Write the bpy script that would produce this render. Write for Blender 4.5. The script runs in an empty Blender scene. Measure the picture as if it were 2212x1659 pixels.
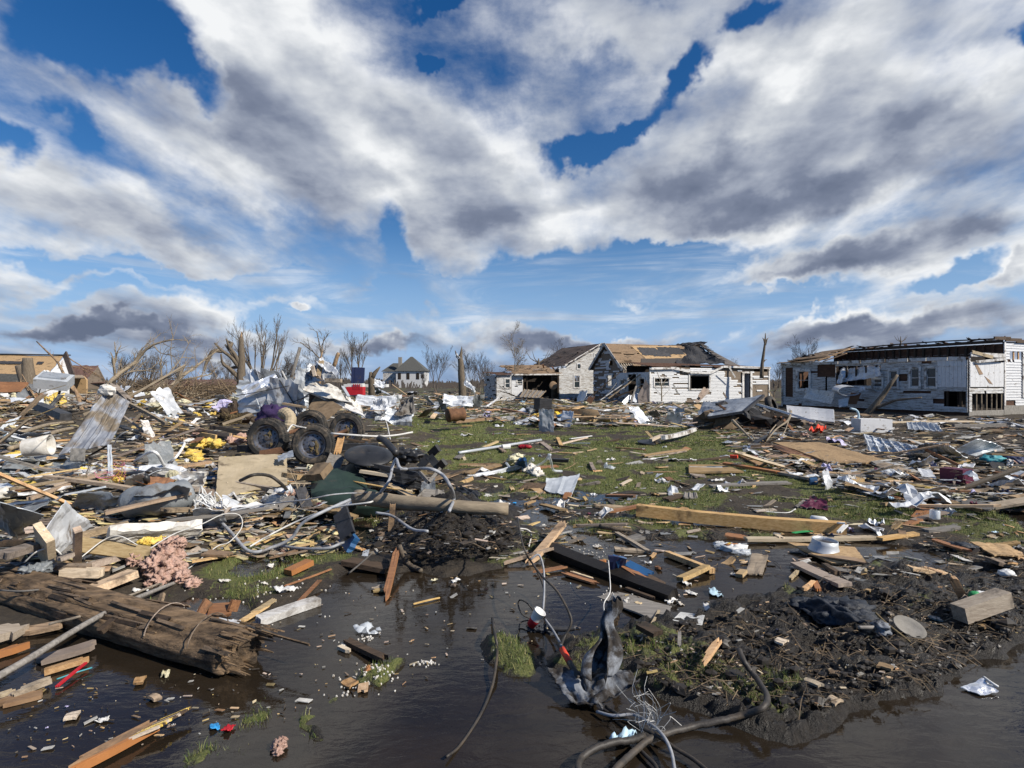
import bpy, math, random
import numpy as np
from mathutils import Vector, Matrix, Euler, noise as mnoise
R = math.radians
random.seed(7)
C = bpy.context.scene.collection
SC = bpy.context.scene

# ---------------------------------------------------------------- camera
CAMZ, FPX, CU, HV = 1.65, 1228.0, 1106.0, 826.0      # measured on a 2212 px wide view of the photograph
cd = bpy.data.cameras.new("camera"); cam = bpy.data.objects.new("camera", cd); C.objects.link(cam)
cd.sensor_width = 36.0; cd.lens = 36.0 * FPX / 2212.0
cd.shift_y = (826.0 - 829.5) / 2212.0
cd.clip_start = 0.05; cd.clip_end = 9000
cam.location = (0, 0, CAMZ); cam.rotation_euler = (R(90), 0, 0)
SC.camera = cam

# ---------------------------------------------------------------- light
SUN_EL, SUN_V = R(38), Vector((0.88, -0.47, 0)).normalized()
sd_ = bpy.data.lights.new("sun", 'SUN'); sun = bpy.data.objects.new("sun", sd_); C.objects.link(sun)
sd_.energy = 5.0; sd_.angle = R(0.5); sd_.color = (1.0, 0.93, 0.82)
sv = Vector((SUN_V.x * math.cos(SUN_EL), SUN_V.y * math.cos(SUN_EL), math.sin(SUN_EL)))
sun.rotation_euler = sv.to_track_quat('Z', 'Y').to_euler()
sun.location = (0, 0, 60)
SC.view_settings.view_transform = 'Standard'; SC.view_settings.look = 'None'
SC.view_settings.exposure = 0.25; SC.view_settings.gamma = 1.0; SC.view_settings.use_curve_mapping = False
SC.cycles.max_bounces = 6; SC.cycles.diffuse_bounces = 2; SC.cycles.glossy_bounces = 3
SC.cycles.transparent_max_bounces = 8; SC.cycles.transmission_bounces = 2
SC.cycles.caustics_reflective = False; SC.cycles.caustics_refractive = False

# ---------------------------------------------------------------- sky
w = bpy.data.worlds.new("World"); SC.world = w; w.use_nodes = True
NT = w.node_tree; NT.nodes.clear()
def wn(t, **k):
    n = NT.nodes.new(t)
    for a, b in k.items(): setattr(n, a, b)
    return n
def wl(a, b): NT.links.new(a, b)
def wmath(op, a, b=None, c=None, clamp=False):
    n = wn('ShaderNodeMath', operation=op); n.use_clamp = clamp
    for i, x in enumerate((a, b, c)):
        if x is None: continue
        if isinstance(x, (int, float)): n.inputs[i].default_value = x
        else: wl(x, n.inputs[i])
    return n.outputs[0]
def wsmooth(x, a, b, lo=0.0, hi=1.0):
    n = wn('ShaderNodeMapRange', interpolation_type='SMOOTHSTEP')
    wl(x, n.inputs[0])
    for i, q in ((1, a), (2, b), (3, lo), (4, hi)): n.inputs[i].default_value = q
    return n.outputs[0]
tc = wn('ShaderNodeTexCoord')
sep = wn('ShaderNodeSeparateXYZ'); wl(tc.outputs['Generated'], sep.inputs[0])
zc = wmath('MAXIMUM', sep.outputs[2], 0.0)
den = wmath('ADD', zc, 0.17)
px = wmath('DIVIDE', sep.outputs[0], den); py = wmath('DIVIDE', sep.outputs[1], den)
pv = wn('ShaderNodeCombineXYZ'); wl(px, pv.inputs[0]); wl(py, pv.inputs[1])
def wnoise(vec, scale, detail, rough, off=(0, 0, 0), st=(1, 1, 1), rot=0.0, dist=0.0, ntype='FBM'):
    m = wn('ShaderNodeMapping'); wl(vec, m.inputs[0])
    m.inputs[1].default_value = off; m.inputs[2].default_value = (0, 0, rot); m.inputs[3].default_value = st
    n = wn('ShaderNodeTexNoise'); n.noise_dimensions = '3D'
    wl(m.outputs[0], n.inputs['Vector']); n.inputs['Scale'].default_value = scale
    n.inputs['Detail'].default_value = detail; n.inputs['Roughness'].default_value = rough
    n.inputs['Distortion'].default_value = dist
    return n.outputs[0]
def sdir(u, v): return Vector(((u - CU) / FPX, 1, (HV - v) / FPX)).normalized()
warp = wn('ShaderNodeTexNoise'); wl(tc.outputs['Generated'], warp.inputs['Vector']); warp.inputs['Scale'].default_value = 7.0; warp.inputs['Detail'].default_value = 5; warp.inputs['Roughness'].default_value = .6
wv = wn('ShaderNodeVectorMath', operation='MULTIPLY_ADD'); wl(warp.outputs['Color'], wv.inputs[0]); wv.inputs[1].default_value = (.16, .16, .16)
wsub = wn('ShaderNodeVectorMath', operation='ADD'); wl(tc.outputs['Generated'], wsub.inputs[0]); wsub.inputs[1].default_value = (-.08, -.08, -.08)
wl(wsub.outputs[0], wv.inputs[2])
def blob(u, v, ra, rb, ang):
    """a soft patch of the sky round one direction: 1 in its middle, 0 at its rim"""
    a = R(ang); d = sdir(u, v)
    t1 = sdir(u + ra * math.cos(a), v + ra * math.sin(a)) - d
    t2 = sdir(u - rb * math.sin(a), v + rb * math.cos(a)) - d
    l1, l2 = t1.length, t2.length
    x = (t1 - d * t1.dot(d)).normalized(); y = d.cross(x)
    M = Matrix((x, y, d)).transposed()
    m = wn('ShaderNodeMapping', vector_type='TEXTURE'); wl(wv.outputs[0], m.inputs[0])
    m.inputs[1].default_value = d; m.inputs[2].default_value = M.to_euler(); m.inputs[3].default_value = (l1, l2, max(l1, l2, .3))
    g = wn('ShaderNodeTexGradient', gradient_type='SPHERICAL'); wl(m.outputs[0], g.inputs[0])
    return wsmooth(g.outputs[1], 0.0, 0.8)
def blobs(base, rows):
    for (u, v, ra, rb, ang, k) in rows:
        base = wmath('MULTIPLY_ADD', blob(u, v, ra, rb, ang), k, base)
    return base
CL_BASE = 0.13
COVER = [  # u, v, radius along, radius across, angle, amount
    (230, 60, 330, 120, 8, -.46), (420, 150, 150, 60, 35, -.28), (20, 300, 110, 60, 30, -.28), (150, 260, 90, 40, 60, -.15),
    (1490, 150, 130, 50, -50, -.38), (1300, 300, 210, 40, -28, -.42), (1610, 20, 70, 45, -20, -.30), (1330, 60, 250, 100, 0, .22), (2195, 70, 80, 60, -60, -.45),
    (950, 10, 90, 30, -10, -.24), (910, 125, 40, 22, 0, -.2), (1330, 600, 560, 75, -4, -.52), (870, 560, 130, 55, 65, -.40), (860, 640, 620, 50, 4, -.45),
    (1480, 540, 160, 40, -12, -.45), (1650, 650, 320, 40, -3, -.42), (2090, 590, 190, 32, -12, -.42), (240, 575, 380, 30, 6, -.30),
    (1300, 690, 420, 34, 0, -.42), (640, 690, 260, 40, 0, -.32), (240, 630, 260, 28, 0, -.25),
    (800, 330, 620, 230, 15, .28), (1750, 330, 760, 210, -12, .28), (220, 450, 320, 110, 18, .20), (1760, 572, 420, 55, -9, .42),
    (2170, 590, 130, 50, -10, .35), (1900, 700, 480, 48, -3, .42), (230, 705, 260, 30, 2, .42), (1250, 745, 330, 32, -3, .35), (820, 735, 150, 24, 0, .30), (640, 677, 40, 14, 0, .4),
    (560, 90, 220, 160, 30, .25), (1780, 90, 400, 120, -10, .20)]
TONE = [
    (640, 530, 300, 90, 22, -0.27), (360, 420, 230, 60, 32, -0.17), (120, 540, 260, 50, 15, -0.16), (1020, 440, 260, 70, 38, -0.23),
    (1760, 430, 560, 60, -9, -0.31), (2120, 330, 260, 90, -20, -0.23), (1500, 400, 300, 60, -25, -0.20), (300, 300, 200, 40, 35, -0.12),
    (1150, 560, 130, 50, 10, -0.12), (1250, 250, 200, 60, 50, -0.16), (1980, 250, 220, 50, -25, -0.12), (100, 200, 150, 60, 40, -0.12), (700, 120, 160, 60, 60, -0.09),
    (1050, 200, 200, 80, 30, -0.09), (230, 712, 260, 26, 2, -0.17), (1700, 600, 300, 18, -10, -0.12), (2140, 500, 130, 40, -10, -0.23), (900, 745, 200, 24, 0, -0.17), (1300, 750, 400, 26, 0, -0.08), (1950, 735, 400, 18, -3, -0.16),
    (560, 60, 260, 110, 20, .20), (850, 330, 280, 80, 35, .22), (480, 330, 220, 60, 40, .18), (1700, 110, 360, 90, -15, .28), (1110, 330, 200, 60, 45, .2),
    (1500, 560, 200, 30, -10, .22), (1800, 670, 300, 20, -4, .25), (850, 60, 150, 60, 0, .12), (1260, 480, 260, 50, -10, .18), (2100, 150, 160, 60, -30, .15)]

FILL_CUT = [((.1, -.42, 1), .95), ((-.15, -1, .35), 1.35), ((-1, -.45, .25), .9)]
big = wnoise(pv.outputs[0], 0.85, 6, 0.52, (3.1, 1.7, 0), (1.0, .42, 1), R(-20), .25)
big2 = wnoise(pv.outputs[0], 0.85, 6, 0.52, (3.1 + .11, 1.7 - .03, .0), (1.0, .42, 1), R(-20), .25)
fine = wnoise(pv.outputs[0], 2.6, 9, 0.62, (0, 0, 4), (1.0, .5, 1), R(-20), .3)
dens = wmath('ADD', big, wmath('MULTIPLY', wmath('SUBTRACT', fine, .5), .42))
pf = wnoise(tc.outputs['Generated'], 9.0, 8, .6, (0, 0, 7), (1.0, 1.0, 2.0), 0, .1)
dens = wmath('ADD', dens, wmath('MULTIPLY', wmath('SUBTRACT', pf, .5), .38))
dens = blobs(wmath('ADD', dens, CL_BASE), COVER)
for dv, rr in FILL_CUT:   # unseen sky overhead, behind and left kept clear to cut the fill light
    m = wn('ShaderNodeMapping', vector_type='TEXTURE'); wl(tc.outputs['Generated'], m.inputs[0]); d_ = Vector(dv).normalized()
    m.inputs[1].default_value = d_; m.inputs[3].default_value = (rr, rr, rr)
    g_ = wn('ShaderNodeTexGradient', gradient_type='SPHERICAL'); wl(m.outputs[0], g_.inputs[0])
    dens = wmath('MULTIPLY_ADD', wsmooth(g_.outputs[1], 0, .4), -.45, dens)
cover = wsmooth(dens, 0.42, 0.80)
thick = wsmooth(dens, 0.60, 1.10)
puff = wnoise(tc.outputs['Generated'], 5.5, 6, .55, (0, 0, 2), (1.0, 1.0, 2.1), 0, .1)
puff2 = wnoise(tc.outputs['Generated'], 5.5, 4, .5, (0.035, 0, 2 + .05), (1.0, 1.0, 2.1), 0, .1)
relief = wmath('ADD', wmath('MULTIPLY', wmath('SUBTRACT', big, big2), 3.0), wmath('MULTIPLY', wmath('SUBTRACT', puff, puff2), 1.0))
tone = wmath('SUBTRACT', 0.78, wmath('MULTIPLY', thick, 0.36))
tone = wmath('ADD', tone, relief)
tone = wmath('ADD', tone, wmath('MULTIPLY', wmath('SUBTRACT', fine, .5), .26))
tone = blobs(tone, TONE)
tone = wmath('ADD', tone, wsmooth(zc, .02, .13, -.26, 0.0))
tone = wmath('MULTIPLY_ADD', tone, 1.14, -.09)
# low haze: far cloud bases turn bluish and even
tone = wmath('MINIMUM', wmath('MAXIMUM', tone, 0.0), 1.0)
cr = wn('ShaderNodeValToRGB'); wl(tone, cr.inputs[0])
e = cr.color_ramp.elements; e[0].position = 0.0; e[0].color = (.17, .21, .31, 1); e[1].position = .98; e[1].color = (1.12, 1.14, 1.16, 1)
q = e.new(.28); q.color = (.26, .305, .42, 1)
q = e.new(.5); q.color = (.46, .51, .62, 1)
q = e.new(.74); q.color = (.76, .80, .86, 1)
sky = wn('ShaderNodeTexSky', sky_type='NISHITA'); sky.sun_disc = False
sky.sun_elevation = SUN_EL; sky.sun_rotation = math.atan2(SUN_V.x, SUN_V.y)
sky.air_density = 1.0; sky.dust_density = 0.25; sky.ozone_density = 2.6
bg1 = wn('ShaderNodeBackground'); hs = wn('ShaderNodeHueSaturation'); hs.inputs['Saturation'].default_value = 1.38; hs.inputs['Hue'].default_value = .508
wl(sky.outputs[0], hs.inputs['Color']); hz = wn('ShaderNodeMix', data_type='RGBA'); wl(wsmooth(zc, 0.0, .30, .95, 0.0), hz.inputs[0]); wl(hs.outputs[0], hz.inputs[6]); hz.inputs[7].default_value = (3.3, 5.2, 8.4, 1)
wl(hz.outputs[2], bg1.inputs[0]); bg1.inputs[1].default_value = 0.08
bg2 = wn('ShaderNodeBackground'); wl(cr.outputs[0], bg2.inputs[0]); bg2.inputs[1].default_value = 0.68
# thin cirrus streaks low in the sky
cir = wnoise(tc.outputs['Generated'], 2.2, 7, .62, (0, 0, 0), (1.0, 1.0, 7.0), 0, .9)
him = wsmooth(zc, .16, .30, 1.0, 0.0)
cirm = wmath('MULTIPLY', wmath('MULTIPLY', wsmooth(cir, .46, .70), him), .6)
low = wsmooth(zc, 0.0, .06, .5, 0.0)
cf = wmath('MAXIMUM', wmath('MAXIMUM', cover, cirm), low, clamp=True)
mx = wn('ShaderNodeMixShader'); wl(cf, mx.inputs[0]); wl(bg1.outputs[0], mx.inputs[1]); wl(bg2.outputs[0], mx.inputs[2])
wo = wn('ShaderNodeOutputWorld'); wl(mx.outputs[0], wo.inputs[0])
w.cycles.sampling_method = 'MANUAL'; w.cycles.sample_map_resolution = 512

# ---------------------------------------------------------------- from a point of the photograph to a point of the place
CROPS = {'D': (0, 0, 1), 'A': (0, 680.9, .2553), 'B': (498.2, 680.9, .2553), 'C': (996.4, 680.9, .2553), 'E': (1494.6, 680.9, .3243),
         'F': (0, 1079.5, .3493), 'G': (539.7, 1079.5, .3493), 'H': (1079.5, 1079.5, .3493), 'I': (1630.8, 1079.5, .3493),
         'K': (1029.6, 714.1, .15016), 'L': (1328.6, 714.1, .16893), 'M': (1660.7, 714.1, .15016), 'N': (1909.8, 714.1, .13665),
         'O': (0, 747.3, .11262), 'Q': (531.4, 747.3, .2002)}
def px_(c, x, y):
    a, b, s = CROPS[c]; return a + s * x, b + s * y
def P(u, v, z=0.0):
    Y = (CAMZ - z) * FPX / max(v - HV, .5); return Vector(((u - CU) / FPX * Y, Y, z))
def Q(u, v, Y): return Vector(((u - CU) / FPX * Y, Y, CAMZ - (v - HV) / FPX * Y))
def W(c, x, y, d):
    u, v = px_(c, x, y); return Q(u, v, d)

# ---------------------------------------------------------------- value noise, on arrays
_rng = np.random.RandomState(11); _TAB = _rng.rand(256, 256)
def vnoise(x, y, s=0):
    x = np.asarray(x, float) + s * 17.31; y = np.asarray(y, float) + s * 9.77
    xi = np.floor(x).astype(int); yi = np.floor(y).astype(int); fx = x - xi; fy = y - yi
    fx = fx * fx * (3 - 2 * fx); fy = fy * fy * (3 - 2 * fy)
    a = _TAB[xi & 255, yi & 255]; b = _TAB[(xi + 1) & 255, yi & 255]; c = _TAB[xi & 255, (yi + 1) & 255]; d = _TAB[(xi + 1) & 255, (yi + 1) & 255]
    return (a * (1 - fx) + b * fx) * (1 - fy) + (c * (1 - fx) + d * fx) * fy - .5
def fbm(x, y, f, o=3, s=0):
    t = 0; a = 1.0; n = 0
    for k in range(o):
        t = t + a * vnoise(np.asarray(x) * f, np.asarray(y) * f, s + k); n += a; a *= .5; f *= 2.03
    return t / n * 2
def gpoly(pts, z=0.0): return [(p.x, p.y) for p in (P(u, v, z) for u, v in pts)]
def gp_(c, pts): return [px_(c, x, y) for x, y in pts]
def sdist(x, y, poly):
    x = np.asarray(x, float); y = np.asarray(y, float); best = np.full(x.shape, 1e9); ins = np.zeros(x.shape, bool)
    n = len(poly)
    for i in range(n):
        x0, y0 = poly[i]; x1, y1 = poly[(i + 1) % n]; dx, dy = x1 - x0, y1 - y0
        t = np.clip(((x - x0) * dx + (y - y0) * dy) / (dx * dx + dy * dy + 1e-12), 0, 1)
        best = np.minimum(best, np.hypot(x - x0 - t * dx, y - y0 - t * dy))
        ins ^= ((y0 > y) != (y1 > y)) & (x < (x1 - x0) * (y - y0) / ((y1 - y0) if y1 != y0 else 1e-12) + x0)
    return np.where(ins, best, -best)
def soft(x, y, poly, wd):
    t = np.clip(.5 + sdist(x, y, poly) / wd, 0, 1); return t * t * (3 - 2 * t)

PUD = [gpoly([(-500, 1380), (0, 1380), (300, 1330), (430, 1290), (520, 1330), (600, 1310), (700, 1262), (780, 1240), (830, 1235), (1020, 1240), (1150, 1215), (1300, 1225), (1400, 1260), (1420, 1330), (1330, 1345), (1300, 1380), (1220, 1400), (1210, 1430), (1160, 1440), (1190, 1450), (1290, 1475), (1390, 1505), (1500, 1540), (1620, 1565), (1735, 1575), (1770, 1560), (1815, 1528), (1930, 1500), (2030, 1470), (2090, 1430), (2170, 1395), (2260, 1370), (2800, 1300), (3600, 2500), (-1500, 2500)]),
       gpoly([(1270, 1190), (1400, 1160), (1530, 1165), (1640, 1165), (1830, 1160), (1950, 1185), (2060, 1215), (2040, 1235), (1930, 1240), (1800, 1250), (1720, 1270), (1650, 1290), (1500, 1330), (1420, 1340), (1330, 1330), (1250, 1250), (1200, 1215)]),
       gpoly([(2150, 1105), (2260, 1100), (2400, 1130), (2300, 1165), (2180, 1150)])]
MUD = gpoly([(1270, 1400), (1340, 1360), (1480, 1335), (1640, 1295), (1800, 1255), (1900, 1225), (2050, 1250), (2212, 1245), (2700, 1230), (2700, 1290), (2212, 1375), (2150, 1400), (2080, 1440), (2000, 1490), (1900, 1505), (1810, 1530), (1740, 1570), (1620, 1560), (1500, 1530), (1400, 1490), (1320, 1460), (1220, 1440)])
STREAK = gpoly([(560, 1470), (640, 1530), (700, 1500), (770, 1455), (850, 1430), (870, 1445), (840, 1480), (740, 1535), (700, 1600), (600, 1630), (520, 1680), (380, 1720), (340, 1620), (480, 1560), (520, 1500)])
TUFT = [gpoly([(1030, 1405), (1090, 1400), (1150, 1420), (1150, 1465), (1090, 1460), (1030, 1430)]), gpoly([(690, 1545), (720, 1560), (715, 1610), (680, 1620), (660, 1590)]), gpoly([(800, 1440), (870, 1435), (860, 1490), (790, 1480)])]
HEAP = gpoly([(-900, 860), (250, 858), (560, 868), (800, 880), (900, 940), (960, 1010), (900, 1060), (640, 1130), (430, 1190), (200, 1260), (0, 1290), (-900, 1330)])
ROOT = gpoly([(840, 1125), (900, 1105), (1010, 1095), (1090, 1105), (1120, 1150), (1100, 1185), (1020, 1205), (930, 1205), (860, 1190), (790, 1170)])
MIDMUD = gpoly([(850, 1090), (1000, 1055), (1250, 1050), (1380, 1085), (1650, 1110), (1850, 1150), (2212, 1190), (2600, 1220), (2300, 1260), (1500, 1200), (1200, 1215), (900, 1230), (500, 1230)])
GRIM = gpoly([(430, 1215), (560, 1200), (660, 1180), (740, 1190), (760, 1215), (700, 1240), (560, 1290), (470, 1300), (380, 1300), (390, 1250)])
LAWN = gpoly([(700, 878), (900, 872), (1400, 872), (1560, 880), (1600, 950), (1640, 1000), (1900, 1060), (2400, 1075), (2700, 1230), (2212, 1170), (1800, 1150), (1500, 1120), (1200, 1090), (930, 1040), (880, 990), (800, 930)])
def masks(x, y):
    d = np.maximum(np.asarray(y, float), 1.5)
    jx = x + .34 * fbm(x, y, 2.0, 5, 5) * np.clip(d / 5, .5, 2); jy = y + .34 * fbm(x, y, 1.8, 5, 9) * np.clip(d / 5, .5, 2)
    pud = np.maximum.reduce([soft(jx, jy, p, .22) for p in PUD])
    mud = soft(jx, jy, MUD, .22); strk = soft(jx, jy, STREAK, .25)
    tuf = np.maximum.reduce([soft(jx, jy, p, .12) for p in TUFT])
    heap = soft(jx, jy, HEAP, .9); root = soft(jx, jy, ROOT, .7); mid = soft(jx, jy, MIDMUD, .8); lawn = soft(jx, jy, LAWN, 1.2); grim = soft(jx, jy, GRIM, .3)
    return pud, mud, strk, tuf, heap, root, mid, lawn, grim
def terrain(x, y, m=None):
    x = np.asarray(x, float); y = np.asarray(y, float)
    pud, mud, strk, tuf, heap, root, mid, lawn, grim = m or masks(x, y)
    h = .05 + .045 * fbm(x, y, .5, 2, 1) + .04 * fbm(x, y, 3.1, 4, 2)
    h = h + mid * (-.03 + .12 * fbm(x, y, 1.3, 5, 3))
    h = h * (1 - pud) + pud * (-.055 + .07 * fbm(x, y, 1.7, 4, 4))
    h = h + strk * (.038 + .09 * fbm(x, y, 4.0, 4, 6)) + tuf * .09
    mud = np.clip(mud * 2.2, 0, 1); h = h * (1 - mud) + mud * (.045 + .06 * fbm(x, y, 1.6, 3, 7) + .075 * fbm(x, y, 5, 4, 8) + .05 * np.abs(fbm(x, y, 12, 3, 12)) + .035 * fbm(x, y, 30, 3, 15))
    h = h + heap * (.10 + .10 * fbm(x, y, .7, 3, 10))
    h = h + root * (.15 + .22 * fbm(x, y, 1.6, 4, 13) + .10 * np.abs(fbm(x, y, 7, 3, 14)) + .05 * fbm(x, y, 22, 3, 16))
    return h
def tz(x, y): return float(terrain(np.array([x]), np.array([y]))[0])
def G(c, x, y, dz=0.0):
    """the point of the ground seen at a point of the photograph, dz above it"""
    u, v = px_(c, x, y); z = 0.05
    for _ in range(7):
        p = P(u, v, z + dz); z = max(tz(p.x, p.y), 0.0)
    p = P(u, v, z + dz); return p

# ---------------------------------------------------------------- materials
MATS = {}
def nmat(name):
    m = bpy.data.materials.new(name); m.use_nodes = True; nt = m.node_tree
    b = nt.nodes['Principled BSDF']; MATS[name] = m; return m, nt, b
class N:
    def __init__(s, nt): s.nt = nt
    def n(s, t, **k):
        q = s.nt.nodes.new(t)
        for a, b in k.items(): setattr(q, a, b)
        return q
    def l(s, a, b): s.nt.links.new(a, b)
    def noise(s, vec, sc, det=5, ro=.6, st=(1, 1, 1), dist=0):
        m = s.n('ShaderNodeMapping'); s.l(vec, m.inputs[0]); m.inputs[3].default_value = st
        q = s.n('ShaderNodeTexNoise'); s.l(m.outputs[0], q.inputs['Vector']); q.inputs['Scale'].default_value = sc; q.inputs['Detail'].default_value = det; q.inputs['Roughness'].default_value = ro; q.inputs['Distortion'].default_value = dist
        return q.outputs[0]
    def ramp(s, f, stops):
        r = s.n('ShaderNodeValToRGB'); s.l(f, r.inputs[0]); e = r.color_ramp.elements
        e[0].position, e[0].color = stops[0][0], (*stops[0][1], 1); e[1].position, e[1].color = stops[-1][0], (*stops[-1][1], 1)
        for p, c in stops[1:-1]: q = e.new(p); q.color = (*c, 1)
        return r.outputs[0]
    def mix(s, f, a, b):
        m = s.n('ShaderNodeMix', data_type='RGBA')
        for i, x in ((0, f), (6, a), (7, b)):
            if isinstance(x, (int, float)): m.inputs[i].default_value = x
            elif isinstance(x, tuple): m.inputs[i].default_value = (*x, 1)
            else: s.l(x, m.inputs[i])
        return m.outputs[2]
    def smooth(s, f, a, b, lo=0., hi=1.):
        n = s.n('ShaderNodeMapRange', interpolation_type='SMOOTHSTEP'); s.l(f, n.inputs[0])
        for i, q in ((1, a), (2, b), (3, lo), (4, hi)): n.inputs[i].default_value = q
        return n.outputs[0]
    def math(s, op, a, b=0.):
        n = s.n('ShaderNodeMath', operation=op)
        for i, x in ((0, a), (1, b)):
            if isinstance(x, (int, float)): n.inputs[i].default_value = x
            else: s.l(x, n.inputs[i])
        return n.outputs[0]
    def bump(s, h, b, st=.4, dist=.01):
        n = s.n('ShaderNodeBump'); s.l(h, n.inputs['Height']); n.inputs['Strength'].default_value = st; n.inputs['Distance'].default_value = dist; s.l(n.outputs[0], b.inputs['Normal'])
def mat(name, c1, c2, sc=6, st=(1, 1, 1), rough=.8, metal=0., bump=.4, bsc=None, var=.18, dirt=0., dirtc=(.06, .045, .03), dsc=3., spec=.4, island=False, bdist=.008, hue=0.):
    if name in MATS: return MATS[name]
    m, nt, b = nmat(name); k = N(nt); tc = k.n('ShaderNodeTexCoord').outputs['Object']
    info = k.n('ShaderNodeNewGeometry').outputs['Random Per Island'] if island else k.n('ShaderNodeObjectInfo').outputs['Random']
    sh = k.n('ShaderNodeVectorMath', operation='ADD'); k.l(tc, sh.inputs[0])
    cx = k.n('ShaderNodeCombineXYZ'); k.l(k.math('MULTIPLY', info, 37.), cx.inputs[0]); k.l(k.math('MULTIPLY', info, 53.), cx.inputs[1]); k.l(cx.outputs[0], sh.inputs[1])
    v = sh.outputs[0]
    n1 = k.noise(v, sc, 6, .62, st, .2)
    col = k.ramp(n1, [(.30, c1), (.70, c2)])
    if dirt > 0:
        n2 = k.noise(v, dsc, 7, .68, (1, 1, 1), .3)
        col = k.mix(k.smooth(n2, .62 - .35 * dirt, .78 - .3 * dirt), col, dirtc)
    if var:
        h = k.n('ShaderNodeHueSaturation'); k.l(col, h.inputs['Color'])
        k.l(k.smooth(info, 0, 1, 1 - var, 1 + var), h.inputs['Value'])
        if hue:
            f = k.math('FRACT', k.math('MULTIPLY', info, 7.3)); k.l(k.smooth(f, 0, 1, .5 - hue, .5 + hue), h.inputs['Hue'])
            f2 = k.math('FRACT', k.math('MULTIPLY', info, 13.1)); k.l(k.smooth(f2, 0, 1, .55, 1.15), h.inputs['Saturation'])
        col = h.outputs[0]
    k.l(col, b.inputs['Base Color']); b.inputs['Roughness'].default_value = rough; b.inputs['Metallic'].default_value = metal; b.inputs['Specular IOR Level'].default_value = spec
    if bump: k.bump(k.noise(v, bsc or sc * 3, 6, .65, st), b, bump, bdist)
    return m
GR = (.35, 7, 7)
mat('pine_wood', (.36, .225, .10), (.60, .43, .235), 9, GR, .75, bump=.5, dirt=.28, dirtc=(.12, .08, .045), var=.3, hue=.012)
mat('old_wood', (.17, .115, .068), (.37, .265, .165), 9, GR, .85, bump=.6, dirt=.4, dirtc=(.05, .038, .028), var=.3, hue=.01)
mat('dark_wood', (.03, .02, .013), (.10, .065, .04), 9, GR, .8, bump=.6, dirt=.3, dirtc=(.02, .016, .012), var=.3)
mat('black_wood', (.008, .007, .007), (.03, .025, .02), 8, GR, .55, bump=.5, var=.1)
mat('red_wood', (.17, .075, .035), (.34, .165, .075), 9, GR, .6, bump=.5, dirt=.2, var=.25)
mat('osb_board', (.27, .165, .08), (.52, .36, .19), 28, (1, 1, 1), .8, bump=.4, dirt=.25, dirtc=(.10, .07, .04), var=.15, dsc=2)
mat('ply_brown', (.20, .13, .075), (.33, .23, .14), 6, (1, 3, 3), .85, bump=.25, dirt=.3, dirtc=(.09, .07, .05), var=.2, hue=.01)
mat('hard_board', (.13, .088, .05), (.20, .145, .09), 10, (1, 1, 1), .85, bump=.3, dirt=.3, dirtc=(.06, .045, .03))
mat('white_paint', (.54, .54, .54), (.72, .72, .72), 5, (1, 1, 1), .6, bump=.2, dirt=.22, dirtc=(.20, .17, .13), var=.12, dsc=5)
mat('white_wood', (.48, .46, .43), (.76, .75, .73), 8, GR, .7, bump=.5, dirt=.42, dirtc=(.14, .11, .08), var=.15)
mat('grey_wood', (.11, .10, .09), (.27, .25, .225), 8, GR, .8, bump=.5, dirt=.25, var=.2)
mat('galv_metal', (.44, .47, .50), (.62, .65, .68), 3, (1, 1, 1), .42, .25, .12, var=.15, dirt=.18, dirtc=(.12, .10, .08))
mat('sheet_white', (.44, .46, .49), (.68, .70, .72), 3, (1, 1, 1), .42, .15, .15, var=.12, dirt=.22, dirtc=(.17, .14, .11), dsc=4)
mat('sheet_grey', (.27, .30, .34), (.44, .47, .50), 4, (1, 1, 1), .45, .35, .2, var=.18, dirt=.28, dirtc=(.13, .10, .075))
mat('dirty_metal', (.15, .165, .20), (.29, .31, .35), 3, (1, 1, 1), .6, .15, .3, var=0, dirt=.55, dirtc=(.15, .12, .085), dsc=2.5)
mat('black_plastic', (.012, .013, .015), (.035, .036, .04), 6, rough=.45, bump=.3, var=.2, dirt=.15, dirtc=(.08, .065, .05))
mat('tar_paper', (.018, .018, .020), (.055, .055, .06), 8, rough=.8, bump=.5, var=.2, dirt=.12, dirtc=(.12, .09, .06))
mat('shingle', (.045, .04, .037), (.115, .10, .09), 30, rough=.95, bump=.6, var=.25)
mat('rubber', (.014, .014, .014), (.04, .038, .035), 14, rough=.8, bump=.5, var=0, dirt=.42, dirtc=(.12, .095, .07), dsc=6)
mat('steel_rim', (.10, .105, .12), (.20, .21, .25), 8, rough=.45, metal=.6, bump=.2, var=0, dirt=.38, dirtc=(.12, .09, .06), dsc=9)
mat('rust', (.08, .04, .022), (.20, .10, .05), 8, rough=.8, metal=.2, bump=.5, dirt=.2)
mat('dark_steel', (.03, .03, .032), (.08, .08, .085), 8, rough=.55, metal=.5, bump=.3, dirt=.25)
mat('pink_wool', (.42, .26, .20), (.68, .47, .39), 22, rough=1, bump=1., bsc=60, var=.1, dirt=.22, dirtc=(.22, .13, .09), spec=.1, bdist=.02)
mat('yellow_wool', (.62, .42, .07), (.88, .66, .20), 12, rough=1, bump=1., bsc=40, var=.15, dirt=.25, dirtc=(.22, .16, .06), spec=.1, bdist=.02)
mat('pale_wool', (.50, .46, .30), (.72, .68, .50), 12, rough=1, bump=1., bsc=40, var=.15, dirt=.25, dirtc=(.25, .2, .12), spec=.1, bdist=.02)
mat('grey_tarp', (.13, .145, .155), (.25, .265, .275), 3, rough=.38, bump=.5, bsc=9, var=.1, dirt=.25, dirtc=(.10, .085, .065), bdist=.03)
mat('green_case', (.008, .022, .018), (.02, .04, .032), 5, rough=.65, bump=.3, var=0, dirt=.12, dirtc=(.06, .05, .04))
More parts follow.
